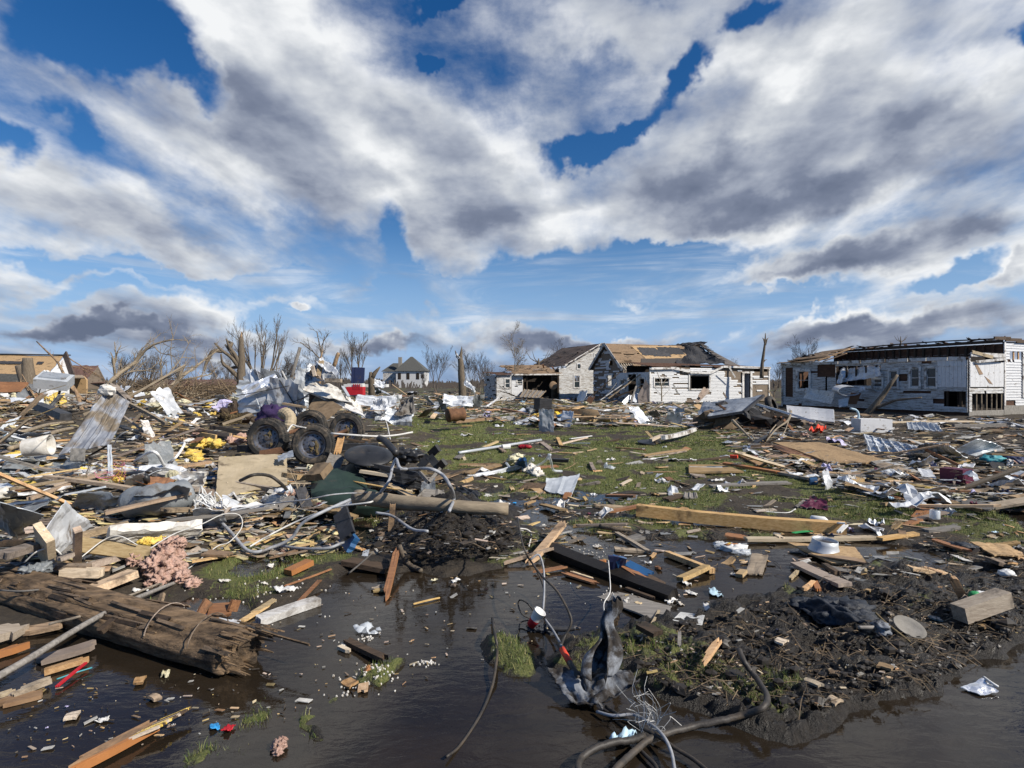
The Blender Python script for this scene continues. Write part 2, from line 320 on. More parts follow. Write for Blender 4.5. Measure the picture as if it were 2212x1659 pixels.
mat('roof_board', (.11, .072, .045), (.27, .185, .11), 9, GR, .85, bump=.5, dirt=.3, var=.25)
mat('purple_cloth', (.02, .012, .05), (.055, .03, .10), 8, rough=.9, bump=.4, var=0)
mat('dark_cloth', (.008, .011, .018), (.035, .042, .055), 6, rough=.6, bump=.6, bsc=14, var=0, dirt=.2, bdist=.03)
mat('mud_fabric', (.09, .10, .12), (.27, .29, .32), 5, rough=.8, bump=.5, bsc=10, var=0, dirt=.72, dirtc=(.022, .017, .013), dsc=7, bdist=.02)
mat('tan_sheet', (.30, .24, .15), (.46, .38, .26), 2.5, rough=.8, bump=.4, bsc=50, var=0, dirt=.25, dirtc=(.12, .09, .055))
mat('foam_white', (.46, .43, .38), (.72, .70, .65), 10, rough=.9, bump=.6, bsc=40, var=.08, dirt=.25, dirtc=(.28, .22, .15))
mat('concrete', (.16, .15, .13), (.30, .28, .25), 10, rough=.95, bump=.6, bsc=40, var=.1)
mat('cable_grey', (.22, .23, .25), (.36, .37, .39), 10, rough=.5, bump=.2, var=.1, dirt=.3, dirtc=(.08, .06, .045))
mat('cable_black', (.02, .018, .016), (.06, .052, .045), 14, rough=.55, bump=.4, var=.2, dirt=.4, dirtc=(.10, .075, .05))
mat('cable_white', (.5, .49, .46), (.68, .67, .64), 10, rough=.5, bump=.2, var=.1, dirt=.2)
mat('bark', (.085, .065, .045), (.19, .155, .115), 16, (1, 1, .25), .95, bump=.9, var=.15, bdist=.02)
mat('bark_far', (.075, .062, .052), (.13, .11, .095), 8, rough=1, bump=0, var=.15)
mat('bark_pale', (.17, .135, .095), (.33, .27, .19), 16, (.3, 1, 1), .9, bump=.7, var=.1, bdist=.01)
mat('bare_limb', (.22, .13, .07), (.42, .29, .17), 10, rough=.85, bump=.4, var=.15, dirt=.42, dirtc=(.10, .075, .05))
mat('log_old', (.020, .013, .008), (.30, .20, .115), 11, (.22, 1.6, 1.6), .85, bump=1., bsc=11, var=0, dirt=.3, dirtc=(.012, .009, .007), dsc=2.5, bdist=.035)
mat('roof_brown', (.05, .036, .03), (.12, .085, .068), 3, (3, 3, 3), .95, bump=.4, var=.08, dirt=.35, dirtc=(.03, .024, .02), dsc=1.2)
mat('roof_grey', (.055, .056, .052), (.10, .10, .092), 6, rough=.95, bump=.3, var=.05)
mat('roof_red', (.10, .055, .042), (.15, .085, .068), 3, rough=.95, bump=.2, var=0)
mat('sheathing', (.16, .125, .09), (.24, .19, .145), 3, (1, 1, 5), .9, bump=.3, var=0, dirt=.3, dirtc=(.08, .06, .045))
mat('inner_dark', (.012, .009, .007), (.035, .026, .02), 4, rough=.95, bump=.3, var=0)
mat('rust_board', (.05, .024, .014), (.12, .06, .034), 3, (1, 1, 4), .9, bump=.4, var=.1)
mat('leaf_dry', (.08, .06, .03), (.16, .12, .06), 20, rough=.9, bump=0, island=True, var=.4)
for nm, c in (('red_plastic', (.45, .015, .025)), ('blue_paint', (.02, .09, .22)), ('bright_blue', (.03, .28, .62)), ('pale_blue', (.42, .58, .68)), ('turquoise', (.05, .28, .33)), ('maroon', (.10, .012, .04)),
              ('white_plastic', (.72, .72, .70)), ('yellow_plastic', (.62, .45, .04)), ('orange_wood', (.36, .15, .05)), ('lilac', (.45, .42, .62)), ('green_plastic', (.03, .30, .10)), ('lime', (.45, .62, .06)), ('navy', (.02, .03, .09)), ('red_label', (.75, .07, .03)), ('pink', (.6, .2, .3)), ('paper', (.66, .65, .62))):
    mat(nm, tuple(a * .8 for a in c), tuple(min(a * 1.1, .9) for a in c), 9, rough=.55, bump=.2, var=.1, dirt=.16, dirtc=(.10, .08, .06))
mat('litter_wood', (.24, .16, .085), (.50, .36, .20), 9, rough=.85, bump=.3, var=.5, island=True, hue=.02, dirt=.25)
mat('litter_pale', (.20, .19, .17), (.50, .49, .46), 9, rough=.75, bump=.3, var=.3, island=True, dirt=.3)
mat('litter_grey', (.10, .105, .11), (.22, .225, .23), 9, rough=.7, bump=.3, var=.45, island=True, dirt=.3)
mat('litter_dark', (.025, .02, .016), (.07, .055, .042), 9, rough=.85, bump=.3, var=.4, island=True)
mat('litter_twig', (.09, .065, .04), (.22, .16, .10), 9, rough=.9, bump=0, var=.4, island=True)
mat('litter_bright', (.40, .12, .12), (.6, .3, .2), 2, rough=.6, bump=0, var=.4, island=True, hue=.5)
mat('litter_yellow', (.45, .36, .14), (.7, .6, .34), 9, rough=.95, bump=.4, var=.3, island=True)
# peeled clapboard paint
m, nt, b = nmat('clapboard'); k = N(nt); tc = k.n('ShaderNodeTexCoord').outputs['Object']
n1 = k.noise(tc, 4.0, 8, .72, (.8, .8, 4.5), .4); n2 = k.noise(tc, 14, 5, .6)
col = k.ramp(n2, [(.3, (.50, .505, .51)), (.7, (.68, .685, .69))])
col = k.mix(k.smooth(n1, .58, .64), col, (.16, .13, .10)); k.l(col, b.inputs['Base Color']); b.inputs['Roughness'].default_value = .7; k.bump(n1, b, .3, .01)
m, nt, b = nmat('clapboard_worn'); k = N(nt); tc = k.n('ShaderNodeTexCoord').outputs['Object']
n1 = k.noise(tc, 3.5, 9, .75, (.6, .6, 5.5), .5); n2 = k.noise(tc, 14, 5, .6)
col = k.ramp(n2, [(.3, (.44, .44, .43)), (.7, (.62, .62, .61))])
col = k.mix(k.smooth(n1, .47, .60), col, (.20, .165, .125)); k.l(col, b.inputs['Base Color']); b.inputs['Roughness'].default_value = .75; k.bump(n1, b, .3, .01)
# window glass, dark and dusty
m, nt, b = nmat('window_glass'); b.inputs['Base Color'].default_value = (.03, .04, .045, 1); b.inputs['Roughness'].default_value = .12
m, nt, b = nmat('clear_plastic'); b.inputs['Base Color'].default_value = (.75, .80, .85, 1); b.inputs['Roughness'].default_value = .25; b.inputs['Alpha'].default_value = .45
m, nt, b = nmat('mirror_sheet'); b.inputs['Base Color'].default_value = (.9, .92, .95, 1); b.inputs['Roughness'].default_value = .32; b.inputs['Metallic'].default_value = .7
k = N(nt); tc = k.n('ShaderNodeTexCoord').outputs['Object']; k.bump(k.noise(tc, 14, 6, .65), b, .5, .02)

# ---------------------------------------------------------------- meshes
class MB:
    def __init__(s): s.v = []; s.f = []; s.m = []; s.mats = []
    def mi(s, name):
        if name not in s.mats: s.mats.append(name)
        return s.mats.index(name)
    def add(s, vs, fs, mt):
        o = len(s.v); s.v += [tuple(p) for p in vs]; i = s.mi(mt)
        for f in fs: s.f.append(tuple(a + o for a in f)); s.m.append(i)
    def box(s, c, sz, mt, M=None):
        hx, hy, hz = sz[0] / 2, sz[1] / 2, sz[2] / 2; c = Vector(c)
        vs = [Vector((x, y, z)) for x in (-hx, hx) for y in (-hy, hy) for z in (-hz, hz)]
        if M is not None: vs = [M @ p for p in vs]
        s.add([p + c for p in vs], [(0, 1, 3, 2), (4, 6, 7, 5), (0, 4, 5, 1), (2, 3, 7, 6), (0, 2, 6, 4), (1, 5, 7, 3)], mt)
    def beam(s, a, b, wd, th, mt, up=Vector((0, 0, 1)), jag=0.0, n=1):
        """a board from a to b; wd across, th thick; jag = torn ends"""
        a, b = Vector(a), Vector(b); x = (b - a); L = x.length; x.normalize()
        up = Vector(up); y = up.cross(x)
        if y.length < 1e-4: y = Vector((1, 0, 0)).cross(x)
        y.normalize(); z = x.cross(y)
        if jag <= 0:
            s.box((a + b) / 2, (L, wd, th), mt, Matrix((x, y, z)).transposed()); return
        vs, fs = plank_geo(L, wd, th, jag, random)
        M = Matrix((x, y, z)).transposed(); c = (a + b) / 2
        s.add([M @ Vector(p) + c for p in vs], fs, mt)
    def tube(s, pts, rad, mt, n=6, cap=True):
        pts = [Vector(p) for p in pts]; L = len(pts); rad = rad if isinstance(rad, (list, tuple)) else [rad] * L
        vs = []; ref = None
        for i, p in enumerate(pts):
            t = (pts[min(i + 1, L - 1)] - pts[max(i - 1, 0)])
            t = t.normalized() if t.length > 1e-9 else Vector((0, 0, 1))
            if ref is None: ref = t.orthogonal().normalized()
            ref = (ref - t * ref.dot(t)); ref = ref.normalized() if ref.length > 1e-6 else t.orthogonal().normalized()
            bb = t.cross(ref)
            for j in range(n):
                a = 2 * math.pi * j / n; vs.append(p + (ref * math.cos(a) + bb * math.sin(a)) * rad[i])
        fs = [(i * n + j, i * n + (j + 1) % n, (i + 1) * n + (j + 1) % n, (i + 1) * n + j) for i in range(L - 1) for j in range(n)]
        if cap: fs += [tuple(range(n))[::-1], tuple((L - 1) * n + j for j in range(n))]
        s.add(vs, fs, mt)
    def sheet(s, nx, ny, fn, th, mt):
        """a bent sheet: fn(a, b) -> point for a, b in 0..1, th thick"""
        g = [[Vector(fn(i / nx, j / ny)) for j in range(ny + 1)] for i in range(nx + 1)]
        top = []; bot = []
        for i in range(nx + 1):
            for j in range(ny + 1):
                du = g[min(i + 1, nx)][j] - g[max(i - 1, 0)][j]; dv = g[i][min(j + 1, ny)] - g[i][max(j - 1, 0)]
                n = du.cross(dv); n = n.normalized() if n.length > 1e-9 else Vector((0, 0, 1))
                top.append(g[i][j] + n * th / 2); bot.append(g[i][j] - n * th / 2)
        k = ny + 1; o = len(top); fs = []
        for i in range(nx):
            for j in range(ny):
                a, b, c, d = i * k + j, (i + 1) * k + j, (i + 1) * k + j + 1, i * k + j + 1
                fs.append((a, b, c, d)); fs.append((o + d, o + c, o + b, o + a))
        rim = [i * k for i in range(nx + 1)] + [nx * k + j for j in range(1, ny + 1)] + [i * k + ny for i in range(nx - 1, -1, -1)] + [j for j in range(ny - 1, 0, -1)]
        for q in range(len(rim)):
            a, b = rim[q], rim[(q + 1) % len(rim)]; fs.append((b, a, o + a, o + b))
        s.add(top + bot, fs, mt)
    def quad(s, p, th, mt, nx=8, ny=8, amp=0.0, fr=2.0, ridge=0.0, nr=6, seed=0, jag=0.0):
        """a sheet with the four corners p, crumpled by amp, ribbed by ridge"""
        p = [Vector(q) for q in p]; nrm = (p[1] - p[0]).cross(p[3] - p[0]).normalized()
        def fn(a, b):
            if jag:
                a = a + jag * (mnoise.noise(Vector((b * 9, seed, 3))) * (1 if a > .5 else -1)) * abs(2 * a - 1) ** 6
                b = b + jag * (mnoise.noise(Vector((a * 9, seed, 7))) * (1 if b > .5 else -1)) * abs(2 * b - 1) ** 6
            q = p[0] * (1 - a) * (1 - b) + p[1] * a * (1 - b) + p[2] * a * b + p[3] * (1 - a) * b
            h = amp * mnoise.fractal(Vector((a * fr + seed * 3.1, b * fr, seed)), 1, 2, 4) if amp else 0
            if ridge:
                f = (a * nr) % 1; h += ridge * (1 if f < .18 else 0)
            return q + nrm * h
        s.sheet(nx, ny, fn, th, mt)
    def lathe(s, prof, mt, n=24, M=Matrix.Identity(4)):
        vs = [M @ Vector((r * math.cos(2 * math.pi * j / n), r * math.sin(2 * math.pi * j / n), z)) for r, z in prof for j in range(n)]
        fs = [(i * n + j, i * n + (j + 1) % n, (i + 1) * n + (j + 1) % n, (i + 1) * n + j) for i in range(len(prof) - 1) for j in range(n)]
        s.add(vs, fs, mt)
    def lump(s, c, r, mt, amp=.35, fr=2., seed=0, n=12, flat=1.0, sq=(1, 1, 1), M=None):
        c = Vector(c); vs = []; fs = []
        for i in range(n + 1):
            th = math.pi * i / n
            for j in range(2 * n):
                ph = math.pi * j / n; d = Vector((math.sin(th) * math.cos(ph), math.sin(th) * math.sin(ph), math.cos(th)))
                k = 1 + amp * mnoise.fractal(d * fr + Vector((seed * 5.3, seed, 0)), .8, 2, 4)
                q = Vector((d.x * sq[0], d.y * sq[1], d.z * sq[2])) * r * k
                if M is not None: q = M @ q
                vs.append(c + q)
        for i in range(n):
            for j in range(2 * n): fs.append((i * 2 * n + j, (i + 1) * 2 * n + j, (i + 1) * 2 * n + (j + 1) % (2 * n), i * 2 * n + (j + 1) % (2 * n)))
        s.add(vs, fs, mt)
    def prism(s, pts, th, mt):
        """a flat outline of its own thickness (pts counter-clockwise, in one plane)"""
        pts = [Vector(p) for p in pts]; n = Vector((0, 0, 0))
        for i in range(len(pts)): n += pts[i].cross(pts[(i + 1) % len(pts)])
        n.normalize(); k = len(pts)
        vs = [p + n * th / 2 for p in pts] + [p - n * th / 2 for p in pts]
        s.add(vs, [tuple(range(k)), tuple(range(2 * k - 1, k - 1, -1))] + [(i, k + i, k + (i + 1) % k, (i + 1) % k) for i in range(k)], mt)
    def build(s, name, parent=None, origin=None, smooth=False, base=None):
        me = bpy.data.meshes.new(name)
        vs = np.array(s.v, float).reshape(-1, 3)
        if parent is not None and origin is None: origin = parent['_o'] if '_o' in parent else (0, 0, 0)
        if parent is None and origin is None:
            lo, hi = vs.min(0), vs.max(0); origin = ((lo[0] + hi[0]) / 2, (lo[1] + hi[1]) / 2, lo[2])
        o = np.array([origin[0], origin[1], origin[2]], float); vs = vs - o
        me.from_pydata([tuple(p) for p in vs], [], s.f)
        for q in s.mats: me.materials.append(MATS[q])
        me.polygons.foreach_set('material_index', s.m)
        if smooth: me.polygons.foreach_set('use_smooth', [True] * len(s.f))
        me.update(); ob = bpy.data.objects.new(name, me); C.objects.link(ob)
        if parent is None: ob.location = tuple(o)
        else: ob.parent = parent
        return ob
def plank_geo(L, wd, th, jag, rnd, n=5):
    """a board along x with splintered ends"""
    vs = []; fs = []; e0 = [rnd.random() * jag for _ in range(n + 1)]; e1 = [rnd.random() * jag for _ in range(n + 1)]
    bow = rnd.uniform(-.01, .01) * L; tw = rnd.uniform(-.04, .04)
    xs = [0, .33, .66, 1]
    for z in (th / 2, -th / 2):
        for i in range(n + 1):
            y = wd * (i / n - .5)
            for t in xs:
                x = -L / 2 + e0[i] * (1 - t) + t * (L - e1[i]) + (0 if 0 < t < 1 else 0)
                vs.append((x, y, z + bow * math.sin(math.pi * t) + tw * y * (t - .5)))
    k = 4; o = (n + 1) * k
    for i in range(n):
        for j in range(3):
            a, b, c, d = i * k + j, i * k + j + 1, (i + 1) * k + j + 1, (i + 1) * k + j
            fs.append((a, b, c, d)); fs.append((o + d, o + c, o + b, o + a))
    rim = [j for j in range(k)] + [i * k + 3 for i in range(1, n + 1)] + [n * k + j for j in (2, 1, 0)] + [i * k for i in range(n - 1, 0, -1)]
    for q in range(len(rim)):
        a, b = rim[q], rim[(q + 1) % len(rim)]; fs.append((b, a, o + a, o + b))
    return vs, fs
def tag(o, label=None, cat=None, group=None, kind=None):
    if label: o['label'] = label
    if cat: o['category'] = cat
    if group: o['group'] = group
    if kind: o['kind'] = kind
    return o
def thing(name, label, cat, loc, group=None):
    o = bpy.data.objects.new(name, None); C.objects.link(o); o.location = loc; o.empty_display_size = .1
    o['_o'] = tuple(loc); return tag(o, label, cat, group)
def one(mb, name, label, cat, group=None, smooth=False, origin=None):
    return tag(mb.build(name, smooth=smooth, origin=origin), label, cat, group, 'thing')
def fin(mb, name, parent, smooth=False, label=None):
    o = mb.build(name, parent, smooth=smooth)
    if label: o['label'] = label
    return o
def spline(pts, k=6):
    pts = [Vector(p) for p in pts]; out = []
    q = [pts[0] * 2 - pts[1]] + pts + [pts[-1] * 2 - pts[-2]]
    for i in range(1, len(q) - 2):
        for j in range(k):
            t = j / k; a, b, c, d = q[i - 1], q[i], q[i + 1], q[i + 2]
            out.append(.5 * ((2 * b) + (c - a) * t + (2 * a - 5 * b + 4 * c - d) * t * t + (3 * b - a - 3 * c + d) * t ** 3))
    out.append(pts[-1]); return out

# ---------------------------------------------------------------- the ground
def rows():
    y = [-60, -30, -15, -8, -4, -2, -1, 0, .6, 1.1, 1.5]; q = 1.75
    while q < 40: y.append(q); q *= 1.0052
    while q < 400: y.append(q); q *= 1.03
    while q < 8000: y.append(q); q *= 1.25
    return np.array(y)
YS = rows(); NX = 620
tt = np.linspace(-1, 1, NX)
HWD = np.where(YS < 3, 1.25 * 3, 1.25 * np.abs(YS)) + 2.0
GX = tt[None, :] * HWD[:, None]; GY = np.repeat(YS[:, None], NX, 1)
gx, gy = GX.ravel(), GY.ravel()
MK = masks(gx, gy); gz = terrain(gx, gy, MK)
me = bpy.data.meshes.new('ground'); nv = gx.size; me.vertices.add(nv)
me.vertices.foreach_set('co', np.stack([gx, gy, gz], 1).ravel())
nr = len(YS); ii, jj = np.meshgrid(np.arange(nr - 1), np.arange(NX - 1), indexing='ij')
a = (ii * NX + jj).ravel(); quads = np.stack([a, a + 1, a + NX + 1, a + NX], 1)
me.loops.add(quads.size); me.loops.foreach_set('vertex_index', quads.ravel())
me.polygons.add(len(quads)); me.polygons.foreach_set('loop_start', np.arange(0, quads.size, 4)); me.polygons.foreach_set('use_smooth', np.ones(len(quads), bool))
me.update(calc_edges=True)
pud, mud, strk, tuf, heap, root, mid, lawn, grim = MK
def grass_amount(x, y, m):
    pud, mud, strk, tuf, heap, root, mid, lawn, grim = m
    n = fbm(x, y, .55, 4, 21); n2 = fbm(x, y, 2.3, 4, 22)
    g = np.clip(.66 + .8 * n + 1.3 * n2, 0, 1) * lawn
    far = np.clip((y - 20) / 20, 0, 1) * .6 * (1 - lawn)
    g = np.maximum(g, far * np.clip(.5 + n + n2, 0, 1))
    g = np.maximum(g, mid * np.clip(.28 + 1.4 * n2 + .6 * n, 0, .9))
    g = np.maximum(g, mud * np.clip(-.12 + 1.4 * n2 + .6 * n, 0, .55))
    rim = np.clip(.35 + n2 * 1.4, 0, 1) * (1 - heap) * (1 - mud) * (1 - root) * np.clip((1 - pud) * 1.3, 0, 1) * (y < 12)
    g = np.maximum(g, rim * .6)
    g = np.maximum(g, heap * .25 * np.clip(.3 + n2 * 2, 0, 1))
    g = np.maximum(g, np.maximum(strk, tuf) * np.clip(.7 + n2, 0, 1)); g = np.maximum(g, grim * np.clip(.25 + 1.5 * n2, 0, .8))
    return np.clip(g * (1 - root) * np.where(heap > .5, .6, 1), 0, 1)
GA = grass_amount(gx, gy, MK)
WET = np.clip(np.maximum(np.maximum(pud, np.clip(mud * 4, 0, 1)), np.maximum(mid * .8, np.clip(root * 3, 0, 1))) + .25 * (gz < .03), 0, 1)
col = np.stack([GA, WET, np.clip(heap, 0, 1), np.ones(nv)], 1).astype(np.float32)
at = me.color_attributes.new('zones', 'FLOAT_COLOR', 'POINT'); at.data.foreach_set('color', col.ravel())
m, nt, b = nmat('soil'); k = N(nt); tc = k.n('ShaderNodeTexCoord').outputs['Object']
at = k.n('ShaderNodeAttribute'); at.attribute_name = 'zones'; sp = k.n('ShaderNodeSeparateColor'); k.l(at.outputs['Color'], sp.inputs[0])
n1 = k.noise(tc, 2.4, 8, .66); n2 = k.noise(tc, 19, 8, .7); n3 = k.noise(tc, 90, 4, .6)
mudc = k.ramp(n2, [(.28, (.007, .0055, .004)), (.62, (.022, .017, .012)), (.8, (.055, .042, .028))])
dryc = k.ramp(n2, [(.28, (.020, .015, .010)), (.60, (.055, .042, .028)), (.78, (.15, .12, .075))])
earth = k.mix(sp.outputs[1], dryc, mudc)
heapc = k.ramp(n2, [(.3, (.03, .025, .018)), (.55, (.09, .072, .05)), (.75, (.24, .20, .145))])
earth = k.mix(k.math('MULTIPLY', sp.outputs[2], .5), earth, heapc)
grc = k.ramp(n3, [(.25, (.035, .046, .012)), (.5, (.095, .11, .026)), (.75, (.20, .18, .07))])
gf = k.math('ADD', sp.outputs[0], k.math('MULTIPLY', k.math('SUBTRACT', n2, .5), 1.3))
k.l(k.mix(k.smooth(gf, .34, .62), earth, grc), b.inputs['Base Color'])
rg = k.smooth(sp.outputs[1], 0, 1, .95, .42); k.l(k.math('ADD', rg, k.math('MULTIPLY', k.math('SUBTRACT', n1, .5), .3)), b.inputs['Roughness'])
b.inputs['Specular IOR Level'].default_value = .45
k.bump(k.math('ADD', n2, k.math('MULTIPLY', n3, .35)), b, .9, .035)
me.materials.append(m); go = bpy.data.objects.new('ground', me); C.objects.link(go); tag(go, kind='structure')

# ---------------------------------------------------------------- standing water
m, nt, b = nmat('flood_water'); k = N(nt); tc = k.n('ShaderNodeTexCoord').outputs['Object']
nt.nodes.remove(b)
d = k.n('ShaderNodeBsdfDiffuse'); n1 = k.noise(tc, .9, 5, .6, (1, 1, 1), 1.2); k.l(k.ramp(n1, [(.3, (.022, .017, .012)), (.7, (.052, .038, .025))]), d.inputs[0])
t = k.n('ShaderNodeBsdfTransparent'); t.inputs[0].default_value = (.62, .50, .36, 1)
g = k.n('ShaderNodeBsdfGlossy'); g.inputs['Roughness'].default_value = .035
bp = k.n('ShaderNodeBump'); k.l(k.noise(tc, 7, 4, .55, (1, 2.2, 1), .6), bp.inputs['Height']); bp.inputs['Strength'].default_value = .10; bp.inputs['Distance'].default_value = .02
k.l(bp.outputs[0], g.inputs['Normal']); fr = k.n('ShaderNodeFresnel'); fr.inputs[0].default_value = 1.5; k.l(bp.outputs[0], fr.inputs[1])
m1 = k.n('ShaderNodeMixShader'); m1.inputs[0].default_value = .45; k.l(d.outputs[0], m1.inputs[1]); k.l(t.outputs[0], m1.inputs[2])
m2 = k.n('ShaderNodeMixShader'); k.l(fr.outputs[0], m2.inputs[0]); k.l(m1.outputs[0], m2.inputs[1]); k.l(g.outputs[0], m2.inputs[2])
k.l(m2.outputs[0], nt.nodes['Material Output'].inputs[0])
mb = MB(); mb.add([(-14, -30, 0), (14, -30, 0), (16, 9, 0), (-14, 9, 0)], [(0, 1, 2, 3)], 'flood_water')
tag(mb.build('water', origin=(0, 0, 0)), kind='structure')

# ---------------------------------------------------------------- grass blades
def blades(n, ymin, ymax, hmin, hmax, thr, seed, wd):
    rs = np.random.RandomState(seed)
    y = np.exp(rs.uniform(math.log(ymin), math.log(ymax), n * 6)); x = rs.uniform(-1.0, 1.0, n * 6) * (1.0 * y + .4)
    mk = masks(x, y); g = grass_amount(x, y, mk); z = terrain(x, y, mk)
    g = g + .5 * fbm(x, y, 5, 3, 31)
    ok = (g > thr + rs.rand(x.size) * .45) & (z > -.05); x, y, z = x[ok][:n], y[ok][:n], z[ok][:n]; n = len(x)
    h = rs.uniform(hmin, hmax, n) * (.6 + .8 * rs.rand(n)); a = rs.uniform(0, 6.28, n); ln = rs.uniform(.1, .9, n) * h
    b = rs.uniform(0, 6.28, n); cx, cy = np.cos(a) * wd * (1 + y * .12), np.sin(a) * wd * (1 + y * .12)
    tx, ty = np.cos(b) * ln, np.sin(b) * ln
    V = np.stack([np.stack([x - cx, y - cy, z - .005], 1), np.stack([x + cx, y + cy, z - .005], 1),
                  np.stack([x + tx * .45 + cx * .6, y + ty * .45 + cy * .6, z + h * .65], 1), np.stack([x + tx * .45 - cx * .6, y + ty * .45 - cy * .6, z + h * .65], 1),
                  np.stack([x + tx, y + ty, z + h], 1)], 1)
    i = np.arange(n)[:, None] * 5
    return V.reshape(-1, 3), np.concatenate([i + np.array([0, 1, 2, 3])]), np.concatenate([i + np.array([3, 2, 4])])
m, nt, b = nmat('grass_blade'); k = N(nt); rd = k.n('ShaderNodeNewGeometry').outputs['Random Per Island']
k.l(k.ramp(rd, [(0, (.035, .058, .010)), (.4, (.085, .13, .02)), (.65, (.15, .18, .04)), (1, (.30, .25, .11))]), b.inputs['Base Color']); b.inputs['Roughness'].default_value = .6
def grass_object(name, sets, label):
    vs = []; q4 = []; q3 = []; o = 0
    for V, a, c in sets: vs.append(V); q4.append(a + o); q3.append(c + o); o += len(V)
    V = np.concatenate(vs); a = np.concatenate(q4); c = np.concatenate(q3)
    me = bpy.data.meshes.new(name); me.vertices.add(len(V)); me.vertices.foreach_set('co', V.ravel())
    idx = np.concatenate([a.ravel(), c.ravel()]); me.loops.add(len(idx)); me.loops.foreach_set('vertex_index', idx)
    st = np.concatenate([np.arange(len(a)) * 4, len(a) * 4 + np.arange(len(c)) * 3]); me.polygons.add(len(st)); me.polygons.foreach_set('loop_start', st)
    me.update(calc_edges=True); me.materials.append(MATS['grass_blade']); ob = bpy.data.objects.new(name, me); C.objects.link(ob)
    return tag(ob, label, 'grass', kind='stuff')
grass_object('grass', [blades(40000, 2.2, 7.5, .012, .042, .42, 1, .0012), blades(56000, 6.5, 16, .012, .03, .40, 2, .0018), blades(40000, 14, 45, .02, .04, .40, 3, .003)],
             'short muddy winter grass growing across the yard and along the flooded edge')
GZ = gz.reshape(GX.shape)
def tz(x, y):
    """height of the built ground (bilinear)"""
    i = int(np.clip(np.searchsorted(YS, y) - 1, 0, len(YS) - 2)); f = (y - YS[i]) / (YS[i + 1] - YS[i]); o = 0
    for r, wt in ((i, 1 - f), (i + 1, f)):
        q = (x / HWD[r] + 1) / 2 * (NX - 1); j = int(min(max(q, 0), NX - 2)); g = min(max(q - j, 0), 1); o += wt * (GZ[r, j] * (1 - g) + GZ[r, j + 1] * g)
    return float(o)

# ---------------------------------------------------------------- buildings
def loc_on(O, a, u, v):
    """wall-local (s, z) of a point of the photograph, on the upright plane through O along a"""
    k = (u - CU) / FPX; s = (k * O[1] - O[0]) / (a[0] - k * a[1]); y = O[1] + s * a[1]
    return s, CAMZ - (v - HV) * y / FPX
def to_px(p): return CU + FPX * p[0] / p[1], HV - FPX * (p[2] - CAMZ) / p[1]
def inv(c, p):
    u, v = to_px(p); a, b, s = CROPS[c]; return (u - a) / s, (v - b) / s
def cut(iv, a, b):
    out = []
    for x0, x1 in iv:
        if b <= x0 or a >= x1: out.append((x0, x1)); continue
        if a > x0: out.append((x0, a))
        if b < x1: out.append((b, x1))
    return out
def rect(O, a, c, x0, y0, x1, y1):
    s0, z1 = loc_on(O, a, *px_(c, x0, y0)); s1, z0 = loc_on(O, a, *px_(c, x1, y1))
    z0b = loc_on(O, a, *px_(c, x0, y1))[1]; z1b = loc_on(O, a, *px_(c, x1, y0))[1]
    return [min(s0, s1), max(s0, s1), (z0 + z0b) / 2, (z1 + z1b) / 2]
class Wall:
    def __init__(s, O, a, n): s.O = Vector((O[0], O[1], 0)); s.a = Vector((a[0], a[1], 0)); s.n = Vector((n[0], n[1], 0))
    def p(s, t, z, o=0.0): return s.O + s.a * t + s.n * o + Vector((0, 0, z))
    def boards(s, mb, z0, z1, rng, ops, mt, e=.115, gone=None, th=.022, off=.03, tilt=.028, seg=.22, rnd=None):
        """rows of boards between z0 and z1; rng(z) -> (s0, s1); gone(point) -> chance that a piece is missing"""
        rnd = rnd or random.Random(5); z = z0
        while z < z1 - .01:
            zt = min(z + e, z1); r = rng((z + zt) / 2)
            if r and r[1] > r[0]:
                iv = [tuple(r)]
                for q in ops:
                    if q[2] < (z + zt) / 2 < q[3]: iv = cut(iv, q[0], q[1])
                for x0, x1 in iv:
                    runs = [(x0, x1)]
                    if gone:
                        runs = []; t = x0; st = None
                        while t < x1 - .001:
                            t2 = min(t + seg * rnd.uniform(.5, 1.5), x1)
                            gg = gone(s.p((t + t2) / 2, (z + zt) / 2, off)); nn = mnoise.noise(Vector(((t + t2) * .45 + s.O.x, z * 8.5, s.a.y * 9))) * .5 + .5
                            if rnd.random() < gg * .07 or nn + rnd.uniform(-.06, .06) > .92 - gg * .70:
                                if st is not None: runs.append((st, t)); st = None
                            elif st is None: st = t
                            t = t2
                        if st is not None: runs.append((st, x1))
                    for q0, q1 in runs:
                        if q1 - q0 < .03: continue
                        o0 = off + tilt; o1 = off; j = rnd.uniform(-.003, .003)
                        v = [s.p(q0, z + j, o0), s.p(q1, z + j, o0), s.p(q1, zt, o1), s.p(q0, zt, o1), s.p(q0, z + j, o0 - th), s.p(q1, z + j, o0 - th), s.p(q1, zt, o1 - th), s.p(q0, zt, o1 - th)]
                        mb.add(v, [(0, 1, 2, 3), (7, 6, 5, 4), (0, 4, 5, 1), (3, 2, 6, 7), (0, 3, 7, 4), (1, 5, 6, 2)], mt)
            z += e
    def bar(s, mb, t0, z0, t1, z1, wd, mt, o=.06, dp=.04):
        """a trim board lying on the wall from (t0, z0) to (t1, z1)"""
        mb.beam(s.p(t0, z0, o), s.p(t1, z1, o), wd, dp, mt, up=s.n)
